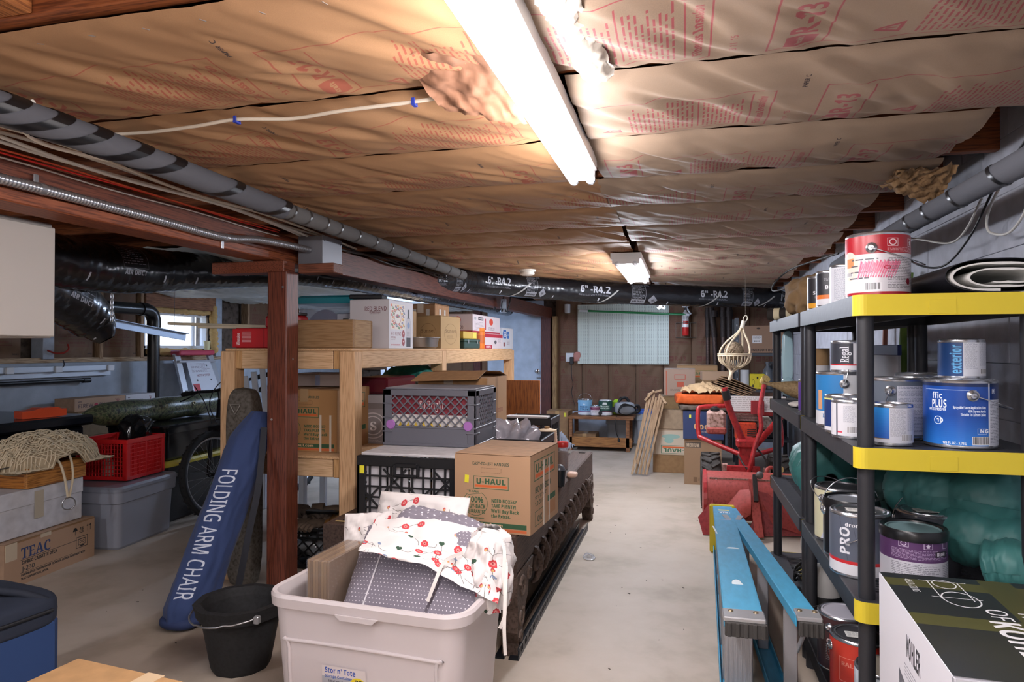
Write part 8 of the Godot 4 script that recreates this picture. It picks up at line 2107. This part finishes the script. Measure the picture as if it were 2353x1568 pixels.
	c = lab("1c3f74"); c.fill(520, 0, 240, 384, "c9cdd6"); c.fine(528, 10, 100, 300, "6a7080", 10, 3); c.fine(640, 10, 110, 260, "6a7080", 10, 3); c.bars(650, 300, 90, 60); c.text("exterior", 400, 20, 110, "5fb0e4", "bold", 340, 3)
	o = thing("quart_can", "small blue and white can stacked on the large blue can", "paint can", V(0.752, y2 + 0.184, -2.14), -18); can(o, 0.056, 0.108, printed(c.tex(), 0.35))
	c = lab("59616c"); c.fill(500, 30, 330, 340, "b4b7c2"); c.fine(506, 36, 200, 320, "6d7280", 10, 3)
	o = thing("paint_can", "grey paint can with a shiny handle boss, left of the large blue can", "paint can", V(0.632, y2, -2.29), -12); can(o, 0.084, 0.178, printed(c.tex(), 0.3), {"bail": 20.0, "ear": -16.0, "side": -1.0, "ear_y": 0.8})
	c = lab("9aa0a8"); o = thing("paint_can", "silver-lidded can behind the grey and blue cans on the second tray", "paint can", V(0.76, y2, -2.47)); can(o, 0.084, 0.186, printed(c.tex(), 0.3))
	c = lab("c9cbd4"); for k in 12: c.fill(330, k * 28, 170, 28, Color("2f8fe0").lerp(Color("2a5fb4"), k / 11.0).to_html(false))
	c.fill(330, 336, 170, 8, "8d6a3a"); c.fine(506, 16, 130, 300, "6d7280", 9, 3); c.fine(640, 16, 110, 240, "6d7280", 9, 3); c.bars(590, 290, 110, 70)
	o = thing("quart_can", "quart can with a bright blue side and white text panel, right of the near post", "paint can", V(0.563, y2, -2.105), -14); can(o, 0.055, 0.112, printed(c.tex(), 0.35))
	c = lab("cfd0d6"); c.fill(380, 330, 60, 20, "c9485a"); c.fill(380, 0, 16, 384, "4a4f5c"); c.fine(450, 30, 110, 200, "6a7080", 11, 3); c.bars(480, 270, 100, 80)
	o = thing("quart_can", "white quart can with a barcode, left of the near post on the second tray", "paint can", V(0.491, y2, -2.235), -14); can(o, 0.055, 0.112, printed(c.tex(), 0.35))
	c = lab("1f3568"); c.text("LIFE", 420, 120, 80, "d9b23a", "bold", 100); c.text("sealed", 420, 200, 40, "d8dce4"); c.fill(0, 340, 1024, 44, "cfd0d6"); c.fill(430, 270, 60, 60, "b5744f"); c.fill(0, 0, 1024, 18, "c9cc7a")
	o = thing("quart_can", "navy quart can with yellow lettering, behind the white quart on the second tray", "paint can", V(0.495, y2, -2.36), -14); can(o, 0.055, 0.118, printed(c.tex(), 0.35))
	c = lab("2f78b4"); c.fill(520, 0, 300, 384, "c2c4c8"); c.fill(0, 280, 1024, 104, "d0d1d6"); c.fill(340, 120, 40, 150, "cf9a74"); c.text("INTERIOR", 380, 290, 40, "3a6fa4")
	o = thing("paint_can", "gallon can, blue on its left half and white on the right, on the second tray", "paint can", V(0.535, y2, -2.555), -14); can(o, 0.086, 0.186, printed(c.tex(), 0.35), {"bail": 165.0, "ear": 5.0, "ear_y": 0.8})
	c = lab("33363f"); c.fill(560, 0, 300, 384, "c9cad0"); c.fill(0, 300, 1024, 20, "b8282f"); c.fill(0, 320, 1024, 64, "cfd0d6"); c.text("Regal", 410, 40, 110, "d8dae0", "serifbold", 240, 3)
	o = thing("quart_can", "dark grey quart can with a red line, stacked on the blue and white gallon", "paint can", V(0.545, y2 + 0.188, -2.52), -14); can(o, 0.055, 0.105, printed(c.tex(), 0.35))
	c = lab("5d3f9a"); c.text("STAIN", 380, 60, 80, "cfc4e4", "bold", 200, 3)
	o = thing("quart_can", "purple can half hidden behind the middle shelf post", "can", V(0.52, y2, -3.085)); can(o, 0.048, 0.135, printed(c.tex(), 0.4), {"lid": "3a2a5c"})
	var sh := MB.new(); sh.tube(spline([V(0, 0.075, 0.19), V(0.0, 0.07, 0.11), V(0.01, 0.06, 0.02), V(0.02, 0.055, -0.05), V(0.02, 0.05, -0.11)], 6), [0.004, 0.006, 0.009, 0.012, 0.016, 0.02, 0.025, 0.03, 0.036, 0.042, 0.048, 0.052, 0.055, 0.056, 0.056, 0.055, 0.053, 0.05, 0.046, 0.042, 0.038, 0.032, 0.026, 0.018, 0.006].map(func(x): return x * 0.8), 14)
	single("horn_shell", "pointed tan horn-like shell on the far shelf's second tray", "shell", sh, mat("a08a66", 0.7, 0.0, "dirt", 6.0), V(0.55, y2 + 0.005, -3.56), V(-6, -78, 0))
	var wc := MB.new(); wc.blob(V(0, 0.012, 0), V(0.06, 0.014, 0.1), 0.7, 18, 10, 0.6, nb); single("white_rag", "small white rag under the horn-like shell", "rag", wc, mat("cfcac4", 0.85), V(0.53, y2, -3.35))
	o = thing("cardboard_tube", "cardboard tube with a white label standing on the far shelf", "tube", V(0.62, y2, -3.45)); var ct := MB.new(); ct.lathe([Vector2(0, 0), Vector2(0.045, 0), Vector2(0.045, 0.27), Vector2(0.038, 0.27), Vector2(0.038, 0.1)], 24); part(o, "tube", ct, kraft("a5845c")); var cl := MB.new(); cl.lathe([Vector2(0.0458, 0.05), Vector2(0.0458, 0.19)], 24); part(o, "label", cl, mat("cfd0d4", 0.6))
	for q in [["green_pole", "thick green pole leaning on the right wall behind the far shelf", "6f8f3a", 0.022, V(1.04, 0, -3.95), V(1.05, 1.62, -3.62)], ["red_brown_pole", "thin red-brown pole beside the green one behind the far shelf", "8a4a38", 0.013, V(1.03, 0, -4.10), V(1.06, 1.6, -4.02)], ["white_strip", "flat white strip standing behind the far shelf by the wall", "c9c9c6", 0.014, V(1.06, 0, -3.75), V(1.075, 1.55, -3.72)]]:
		var p := MB.new(); p.tube([q[4], q[5]], q[3], 12); single(q[0], q[1], "pole", p, mat(q[2], 0.5))
	o = thing("edged_panel", "pale panel with a dark blue top edge standing at the back of the far shelf", "panel", V(0.87, y2, -3.48))
	var bl := MB.new(); bl.box(V(0, 0.12, 0), V(0.012, 0.24, 0.72), 0.002); part(o, "sheet", bl, mat("a9a7ab", 0.6)); var bt2 := MB.new(); bt2.box(V(0, 0.262, 0), V(0.016, 0.045, 0.72), 0.002); part(o, "blue_edge", bt2, mat("1f2f66", 0.4))
	o = thing("putty_knife", "putty knife with a red and white handle standing at the back of the second tray", "putty knife", V(0.80, y2, -2.72)); var pk := MB.new(); pk.box(V(0, 0.04, 0), V(0.03, 0.08, 0.02), 0.006); part(o, "handle", pk, mat("b3262a", 0.4)); var pw := MB.new(); pw.box(V(0, 0.11, 0), V(0.035, 0.07, 0.012), 0.004); part(o, "blade_guard", pw, mat("d4d2d0", 0.5))
	var pou := MB.new(); pou.blob(V(0, -0.13, 0), V(0.028, 0.13, 0.012), 0.6, 16, 14, 0.1, nb); pou.blob(V(0, -0.28, 0), V(0.035, 0.05, 0.03), 0.9, 16, 10, 0.1, nb)
	single("hanging_pouch", "clear pouch with a pale blue pattern hung under the far shelf's top tray", "pouch", pou, mat("9fc0cc", 0.15), V(0.50, 1.342, -3.60))
	# third tier
	c = lab("cfcaa8"); c.fill(480, 0, 300, 384, "c2c4d2"); c.poly([V2(380, 384), V2(480, 160), V2(480, 384)], "c2c4d2"); c.fine(400, 220, 80, 140, "8a8fa8", 10, 3)
	o = thing("paint_can", "cream and lilac paint can with a dark lid, leftmost on the third tray", "paint can", V(0.545, y3, -2.655), -14); can(o, 0.085, 0.187, printed(c.tex(), 0.35), {"bail": 120.0, "ear": -40.0, "lid": "3a3a3e", "lidm": 0.5, "side": -1.0})
	c = lab("1a1b20"); c.text("BEHR", 400, 70, 50, "9aa0a8"); c.text("DYNASTY", 390, 120, 70, "c9ccd2", "bold", 200); c.fill(0, 0, 1024, 14, "a82a36"); c.text("interior", 400, 200, 30, "c9485a"); c.fine(400, 240, 160, 40, "8a8f98", 10, 3)
	o = thing("paint_can", "black paint can with a plastic rim, between the cream and grey cans", "paint can", V(0.536, y3, -2.46), -14); can(o, 0.083, 0.18, printed(c.tex(), 0.25), {"plastic": true, "lid": "8f949c", "lidm": 0.3, "bail": 178.0, "ear": -70.0})
	c = lab("565d6b"); c.fill(0, 292, 1024, 22, "c22a30"); c.fill(0, 314, 1024, 70, "d0d1d6"); c.text("PRO", 380, 60, 80, "d8dae0", "bold", 200, 3); c.text("drone", 430, 30, 34, "e0e2e6")
	for k in 4: c.line(V2(400 + k * 70, 0), V2(450 + k * 70, 290), 2, "3a404c")
	var note := cv(128, 80, "c9c9c4"); note.fine(10, 10, 100, 60, "55555c", 10, 3); var nt := note.tex()
	o = thing("paint_can", "slate grey paint can with a red stripe and a paper note on its lid", "paint can", V(0.522, y3, -2.275), -14); can(o, 0.085, 0.187, printed(c.tex(), 0.35), {"note": nt, "bail": 55.0, "ear": 15.0, "side": -1.0, "reach": 1.0, "ear_y": 0.74})
	c = lab("3b3d44"); o = thing("paint_can", "can with a dark label and a paper note on its lid, behind the purple can", "paint can", V(0.72, y3, -2.32), -10); can(o, 0.085, 0.187, printed(c.tex(), 0.35), {"note": nt, "bail": 150.0, "ear": 70.0})
	c = lab("c9cad2"); c.fill(0, 0, 1024, 156, "5a3a66"); c.frame(440, 20, 50, 44, 3, "d8cfe0"); c.oval(465, 42, 15, 15, "d8cfe0", 4); c.frame(560, 24, 46, 44, 3, "d8cfe0"); c.poly([V2(570, 48), V2(583, 34), V2(596, 48), V2(590, 48), V2(590, 60), V2(576, 60), V2(576, 48)], "d8cfe0"); c.frame(670, 24, 40, 44, 3, "d8cfe0"); c.fine(400, 80, 320, 60, "b8a8c4", 8, 3); c.fill(620, 84, 80, 36, "2a2030"); c.text("BEHR", 626, 84, 28, "f0ecf4", "bold", 66); c.fine(400, 170, 260, 190, "6a6a78", 11, 3); c.fine(670, 170, 100, 130, "6a6a78", 11, 3); c.fill(0, 364, 1024, 20, "5a3a66"); c.text("BEHR", 420, 362, 20, "e8e4ec")
	o = thing("paint_can", "purple and white paint can with a black plastic rim, on the third tray", "paint can", V(0.622, y3, -2.12), -16); can(o, 0.082, 0.178, printed(c.tex(), 0.35), {"plastic": true, "lid": "6f8a8c"})
	# sleeping bags
	var tm := mat("3d7a77", 0.5, 0.0, "mottle", 3.0, {"rim": 0.15})
	for g in [["teal_sleeping_bag", "teal quilted sleeping bag folded in thick rolls at the right of the third tray", [[[V(0.68, 0.79, -2.52), V(0.76, 0.80, -2.40), V(0.86, 0.81, -2.30), V(1.0, 0.78, -2.26)], 0.095], [[V(0.74, 0.655, -2.36), V(0.80, 0.70, -2.28), V(0.90, 0.69, -2.22), V(1.02, 0.67, -2.22)], 0.085], [[V(0.80, 0.645, -2.14), V(0.88, 0.665, -2.10), V(0.98, 0.66, -2.12)], 0.072], [[V(0.72, 0.70, -2.45), V(0.70, 0.66, -2.35), V(0.735, 0.63, -2.26)], 0.06]]], ["shaded_teal_bag", "teal quilted bag behind the cans on the third tray, shade painted into its colour", [[[V(0.66, 0.68, -2.80), V(0.76, 0.72, -2.74), V(0.88, 0.72, -2.72)], 0.11], [[V(0.64, 0.82, -2.84), V(0.76, 0.86, -2.76), V(0.86, 0.84, -2.72)], 0.07]]], ["teal_sleeping_bag", "teal sleeping bag heaped on the far shelf's third tray", [[[V(0.60, 0.70, -3.10), V(0.60, 0.73, -3.26), V(0.62, 0.70, -3.44)], 0.13], [[V(0.72, 0.78, -3.05), V(0.72, 0.82, -3.2), V(0.74, 0.78, -3.4)], 0.12]]]]:
		o = thing(g[0], g[1], "sleeping bag")
		for e in g[2]:
			var path := spline(e[0], 10); var k2 := nz(path.size() * 7 + int(e[1] * 1000), 1.0)
			var mb := MB.new()
			mb.grid(func(u, v):
				var f: float = u * (path.size() - 1); var i := mini(int(f), path.size() - 2)
				var cc: Vector3 = path[i].lerp(path[i + 1], f - i); var d: Vector3 = (path[i + 1] - path[i]).normalized()
				var s: Vector3 = d.cross(V(0, 1, 0)).normalized(); var t := s.cross(d); var th: float = -v * TAU
				var endr: float = pow(clampf(minf(u, 1.0 - u) * 6.0, 0.0, 1.0), 0.45)
				var puff: float = 0.80 + 0.23 * pow(absf(sin(u * PI * 3.4 + 0.5)), 0.4)
				var r: float = e[1] * endr * puff * (1.0 + 0.07 * k2.get_noise_2d(u * 9.0 + th, th * 1.5) + 0.09 * absf(k2.get_noise_2d(u * 26.0, th * 2.2)))
				return cc + (s * cos(th) + t * sin(th)) * r, 56, 34)
			part(o, "quilted_roll", mb, tm if g[0] != "shaded_teal_bag" else mat("2a5654", 0.55))  # shade behind the cans is put into the darker copy of the teal
	# bottom tier
	c = lab("3d2226"); c.text("CABOT", 400, 140, 50, "d8d0d0"); c.fine(400, 200, 130, 120, "a89a9a", 12, 4); c.oval(520, 110, 50, 60, "c9c4c8")
	o = thing("paint_can", "dark maroon can with a grey-white lid at the back of the bottom tray row", "paint can", V(0.535, y4, -2.56), -14); can(o, 0.085, 0.187, printed(c.tex(), 0.35), {"lid": "a9a8b2", "bail": 100.0, "ear": -30.0, "side": -1.0})
	c = lab("c23324"); c.text("lustr", 420, 290, 70, "e8d0c8", "serif", 190); c.poly([V2(480, 270), V2(540, 170), V2(590, 280)], "d8744a"); c.frame(400, 100, 110, 170, 3, "e0a090"); c.text("RAL", 410, 120, 40, "d88a78")
	o = thing("paint_can", "bright red paint can with a label on its dark lid, on the bottom tray", "paint can", V(0.537, y4, -2.37), -14); can(o, 0.083, 0.185, printed(c.tex(), 0.3), {"lid": "4a4a4e", "lidm": 0.5, "note": nt, "bail": 30.0, "ear": -70.0, "side": -1.0})
	c = lab("c9d2dc"); for k in 12: c.line(V2(340 + k * 40, 90 + (k * 31) % 50), V2(350 + k * 42, 384), 26, "2f6fb4")
	o = thing("paint_can", "white and blue paint can with a dirty grey lid, nearest on the bottom tray", "paint can", V(0.56, y4, -2.16), -14); can(o, 0.08, 0.18, printed(c.tex(), 0.35), {"lid": "8d8578", "lidm": 0.3})
	o = thing("black_tin", "black round tin lying on its side right of the near post on the bottom tray", "tin", V(0.74, y4, -2.25), 0); var bt := MB.new(); bt.at(V(0, 0.085, 0), V(90, 0, 0)); bt.lathe([Vector2(0, -0.09), Vector2(0.083, -0.09), Vector2(0.083, 0.085), Vector2(0.075, 0.09), Vector2(0.07, 0.082), Vector2(0.03, 0.082), Vector2(0.028, 0.088), Vector2(0, 0.088)], 30); part(o, "drum", bt, mat("1a1b1e", 0.35))
	# far bottom: power tool with cords, white jug
	o = thing("corded_sander", "pale power sander with tangled black cords on the far shelf's bottom tray", "power tool", V(0.56, y4, -3.30))
	var sb := MB.new(); sb.blob(V(0, 0.20, 0), V(0.045, 0.04, 0.10), 0.6, 20, 12); part(o, "body", sb, mat("b9b4ac", 0.5)); var sb2 := MB.new(); sb2.blob(V(0.02, 0.13, 0.02), V(0.05, 0.05, 0.09), 0.6, 20, 12); part(o, "grip", sb2, mat("22314f", 0.5)); var yl := MB.new(); yl.box(V(0.0, 0.065, 0.0), V(0.10, 0.02, 0.18), 0.006); part(o, "yellow_base", yl, mat("c9b53a", 0.5)); var bs := MB.new(); bs.box(V(0.01, 0.03, 0), V(0.12, 0.055, 0.22), 0.01); part(o, "black_base", bs, mat("17181b", 0.5))
	for k in 4:
		var cd := MB.new(); cd.tube(spline([V(-0.05, 0.16 - 0.02 * k, 0.08), V(-0.07, 0.10, 0.0 + 0.03 * k), V(-0.06, 0.02 + 0.02 * k, -0.08), V(0.0, 0.10, -0.12), V(-0.05, 0.14, 0.02 * k)], 6, true), 0.006, 7, false, true); part(o, "cord", cd, mat("121215", 0.5))
	o = thing("white_jug", "white jug in a black holder on the bottom tray behind the middle post", "jug", V(0.56, y4, -3.04)); var wj := MB.new(); wj.lathe([Vector2(0, 0), Vector2(0.06, 0), Vector2(0.065, 0.14), Vector2(0.05, 0.18), Vector2(0.03, 0.2), Vector2(0, 0.2)], 24); part(o, "body", wj, mat("c9c7c4", 0.4)); var wk := MB.new(); wk.lathe([Vector2(0.066, 0.0), Vector2(0.068, 0.08), Vector2(0.066, 0.085)], 24); part(o, "holder", wk, mat("17181b", 0.5))
	o = thing("dark_bundle", "dark bag filling the bottom tray behind the paint cans", "bag", V(0.72, y4, -2.70)); var db := MB.new(); db.blob(V(0, 0.11, 0), V(0.13, 0.11, 0.17), 0.7, 24, 14, 0.3, nb); part(o, "sack", db, mat("18191d", 0.7))
	fixture_carton(); ladder()

func fixture_carton() -> void:
	var o := thing("fixture_carton", "large white and black bathroom fixture carton in the right foreground corner", "carton", V(0.735, 0, -1.565), -3)
	var c := cv(768, 900, "d3d3da"); c.text("KOHLER", 352, 40, 84, "23252c", "bold", 150); c.fine(330, 150, 190, 40, "7a7c88", 10, 3)
	c.poly([V2(265, 190), V2(330, 205), V2(480, 330), V2(640, 420), V2(640, 760), V2(520, 880), V2(300, 700)], "5d5f68"); c.poly([V2(300, 215), V2(340, 225), V2(470, 345), V2(600, 450), V2(500, 560), V2(340, 420)], "8d9098"); c.fill(0, 500, 60, 300, "c4b4aa")
	var t := cv(900, 900, "262a2c"); t.grain(0.10, 5, 0.3, 0.3); t.fill(0, 60, 900, 90, "4a4a2c"); t.fill(0, 430, 900, 100, "4a4a2c"); t.fill(330, 0, 110, 900, "454529")
	t.text("KOHLER", 190, 425, 120, "dfe0e2", "bold", 440, 1); t.text("OF", 225, 318, 84, "dfe0e2", "plain", 0, 1); t.text("THE BOLD LOOK", 320, 318, 84, "dfe0e2", "plain", 560, 1)
	for e in [[V2(150, 60), V2(150, 260)], [V2(250, 60), V2(250, 260)], [V2(120, 60), V2(280, 60)], [V2(120, 240), V2(280, 240)]]: t.line(e[0], e[1], 4, "d8dadc")
	t.oval(210, 250, 60, 80, "d8dadc", 5); t.oval(200, 90, 40, 50, "d8dadc", 4); t.text("45 LB / 20 KG", 60, 60, 34, "d8dadc", "plain", 150, 1)
	carton(o, V(0.56, 0.695, 0.56), mat("d0d0d7", 0.6), {"left": printed(c.tex(), 0.5), "top": printed(t.tex(), 0.3)}, {"flaps": false})
	var ts2 := MB.new()
	for k in 2: ts2.box(V(0.0, 0.6985, -0.10 + 0.22 * k), V(0.55, 0.001, 0.06), 0.0)
	var tp := MB.new(); tp.box(V(0.06, 0.6975, 0), V(0.05, 0.001, 0.56), 0.0); part(o, "tape", tp, mat("6d6b3c", 0.12))
	var wf := MB.new(); wf.box(V(0.22, 0.706, -0.05), V(0.22, 0.004, 0.40), 0.001); part(o, "open_flap", wf, mat("d6d6dc", 0.6), Vector3.ZERO, V(0, 4, 3))
	var mg := MB.new(); mg.blob(V(0.12, 0.70, -0.24), V(0.08, 0.012, 0.03), 0.6, 14, 8, 0.8, nz(14, 1.0)); part(o, "wrinkled_tape", mg, mat("b9bab4", 0.1, 0.0, "", 1.0, {"alpha": 0.5}))

func ladder() -> void:
	var o := thing("blue_stepladder", "blue fibreglass stepladder lying on its side along the aisle beside the right shelves", "stepladder")
	var bl := mat("3f9cc4", 0.45, 0.0, "mottle", V(5, 5, 1.2)); var al := mat("a4a5aa", 0.4, 0.65)
	# rails: upper and lower of the front section, then of the rear section
	for q in [[V(0.225, 0.285, -4.33), V(0.163, 0.487, -2.03), 0.145, 0.105, "front_rail"], [V(0.225, 0.018, -4.33), V(0.163, 0.018, -2.03), 0.145, 0.105, "front_rail"], [V(0.27, 0.285, -4.30), V(0.340, 0.487, -2.08), 0.062, 0.062, "rear_rail"], [V(0.27, 0.018, -4.30), V(0.340, 0.018, -2.08), 0.062, 0.062, "rear_rail"]]:
		var up: bool = q[0].y > 0.1
		var r := MB.new()
		r.bar(q[0], q[1], q[3], 0.006, Vector3.UP, 0.002)
		var dn := V(0, -0.014 if up else 0.014, 0)
		for sg in [-1.0, 1.0]: r.bar(q[0] + dn + V(sg * q[3] * 0.5, 0, 0), q[1] + dn + V(sg * q[3] * 0.5, 0, 0), 0.005, 0.032, Vector3.UP, 0.001)
		part(o, q[4], r, bl)
	for k in 7:
		var s := (k + 0.25) / 7.2; var z := lerpf(-4.25, -2.06, s); var top := lerpf(0.285, 0.482, s); var x := lerpf(0.225, 0.163, s)
		var st := MB.new(); st.box(V(x, (top + 0.02) * 0.5, z), V(0.088, top - 0.02, 0.022), 0.003)
		for e in 6: st.box(V(x - 0.036 + e * 0.0145, (top + 0.02) * 0.5, z + 0.0125), V(0.005, top - 0.03, 0.004), 0.0)
		part(o, "step", st, al)
		if k % 2 == 0:
			var x2 := lerpf(0.27, 0.340, s)
			var br := MB.new(); br.box(V(x2, (top + 0.02) * 0.5, z), V(0.042, top - 0.02, 0.018), 0.003); part(o, "rear_brace", br, al)
	var cp := MB.new(); cp.box(V(0.225, 0.146, -4.355), V(0.15, 0.292, 0.04), 0.008); part(o, "top_cap", cp, mat("c9b52c", 0.45), Vector3.ZERO, Vector3.ZERO, "yellow top cap")
	for q in [[V(0.163, 0.487, -2.02), 0.115], [V(0.163, 0.024, -2.02), 0.115], [V(0.342, 0.487, -2.07), 0.068], [V(0.342, 0.024, -2.07), 0.068]]:
		var pl := MB.new(); pl.box(q[0] + V(0, 0.0 if q[0].y > 0.1 else 0.005, -0.02), V(q[1], 0.014 , 0.07), 0.003); part(o, "foot_plate", pl, mat("b4b6ba", 0.35, 0.7))
		var ft := MB.new(); var sg := -1.0 if q[0].y > 0.1 else 1.0
		ft.box(q[0] + V(0.004, sg * 0.026, 0.012), V(q[1], 0.042, 0.014), 0.003)
		for e in 5: ft.box(q[0] + V(-q[1] * 0.4 + q[1] * 0.2 * e + 0.004, sg * 0.026, 0.02), V(q[1] * 0.1, 0.040, 0.008), 0.002)
		part(o, "rubber_foot", ft, mat("3a3836", 0.8))
		for e in [-0.3, 0.3]:
			var rv := MB.new(); rv.at(q[0] + V(q[1] * e, 0.007, -0.035)); rv.lathe([Vector2(0.008, 0), Vector2(0.006, 0.003), Vector2(0, 0.003)], 10); part(o, "rivet", rv, mat("8d7f66", 0.4, 0.8))
	for q in [[V(0.215, 0.330, -3.93), V(0.255, 0.325, -3.72)], [V(0.255, 0.325, -3.72), V(0.30, 0.330, -3.93)]]:
		var hg := MB.new(); hg.bar(q[0], q[1], 0.03, 0.006); part(o, "spreader_arm", hg, al)
	for q in [[V(0.222, 0.3035, -4.14), "c9b96a", V(0.06, 0.001, 0.05)], [V(0.21, 0.332, -3.78), "b9a4ac", V(0.06, 0.001, 0.06)]]:
		var lb := MB.new(); lb.box(Vector3.ZERO, q[2], 0.0); part(o, "sticker", lb, mat(q[1], 0.5), q[0], V(4.9, 0, 0))
	var c := cv(96, 96, "2f9fd0"); c.oval(48, 48, 46, 46, "d8dde4"); c.oval(48, 48, 42, 42, "2a3f7e", 8); c.text("UL", 28, 22, 34, "2a3f7e")
	var bd := MB.new(); bd.quad(V(-0.035, 0, -0.035), V(0.035, 0, -0.035), V(0.035, 0, 0.035), V(-0.035, 0, 0.035)); part(o, "round_badge", bd, printed(c.tex(), 0.5), V(0.219, 0.3125, -4.05), V(4.9, 0, 0))
	var sp := MB.new()
	for q in [[V(0.205, 0.40, -3.02), V(0.05, 0.001, 0.03)], [V(0.15, 0.37, -3.36), V(0.006, 0.001, 0.16)], [V(0.175, 0.455, -2.41), V(0.03, 0.001, 0.05)]]:
		var sm := MB.new(); sm.blob(Vector3.ZERO, q[1] * 0.6, 0.7, 12, 6, 0.8, nz(3, 1.0)); part(o, "paint_splash", sm, mat("c9d6dc", 0.6), q[0] + V(0, 0.003, 0), V(4.9, 8, 0))
	var kb := MB.new(); kb.bar(V(0.35, 0.46, -2.12), V(0.345, 0.30, -2.30), 0.02, 0.006, V(1, 0, 0)); part(o, "brace_strap", kb, al)
	var rp := MB.new(); rp.blob(V(0, 0.0015, 0), V(0.018, 0.0015, 0.012), 0.7, 10, 6, 0.9, nz(5, 1.0))
	for k in 3:
		single("paint_chip", ["small red paint chip on the floor left of the ladder's near end", "larger red paint chip on the floor near the bottom edge, by the ladder", "tiny red paint chip on the floor beside the others"][k], "paint chip", rp, mat("b3352c", 0.5), V(0.04 + 0.02 * k, 0.0, -2.20 - 0.16 * (k % 2) + 0.03 * k), V(0, 40 * k, 0), "")

func _ready() -> void:
	ts = TextServerManager.get_primary_interface()
	light_and_camera()
	structure()
	ceiling_things()
	left_bay()
	wood_shelf()
	daybed()
	tote_and_near()
	back_area()
	right_shelf()
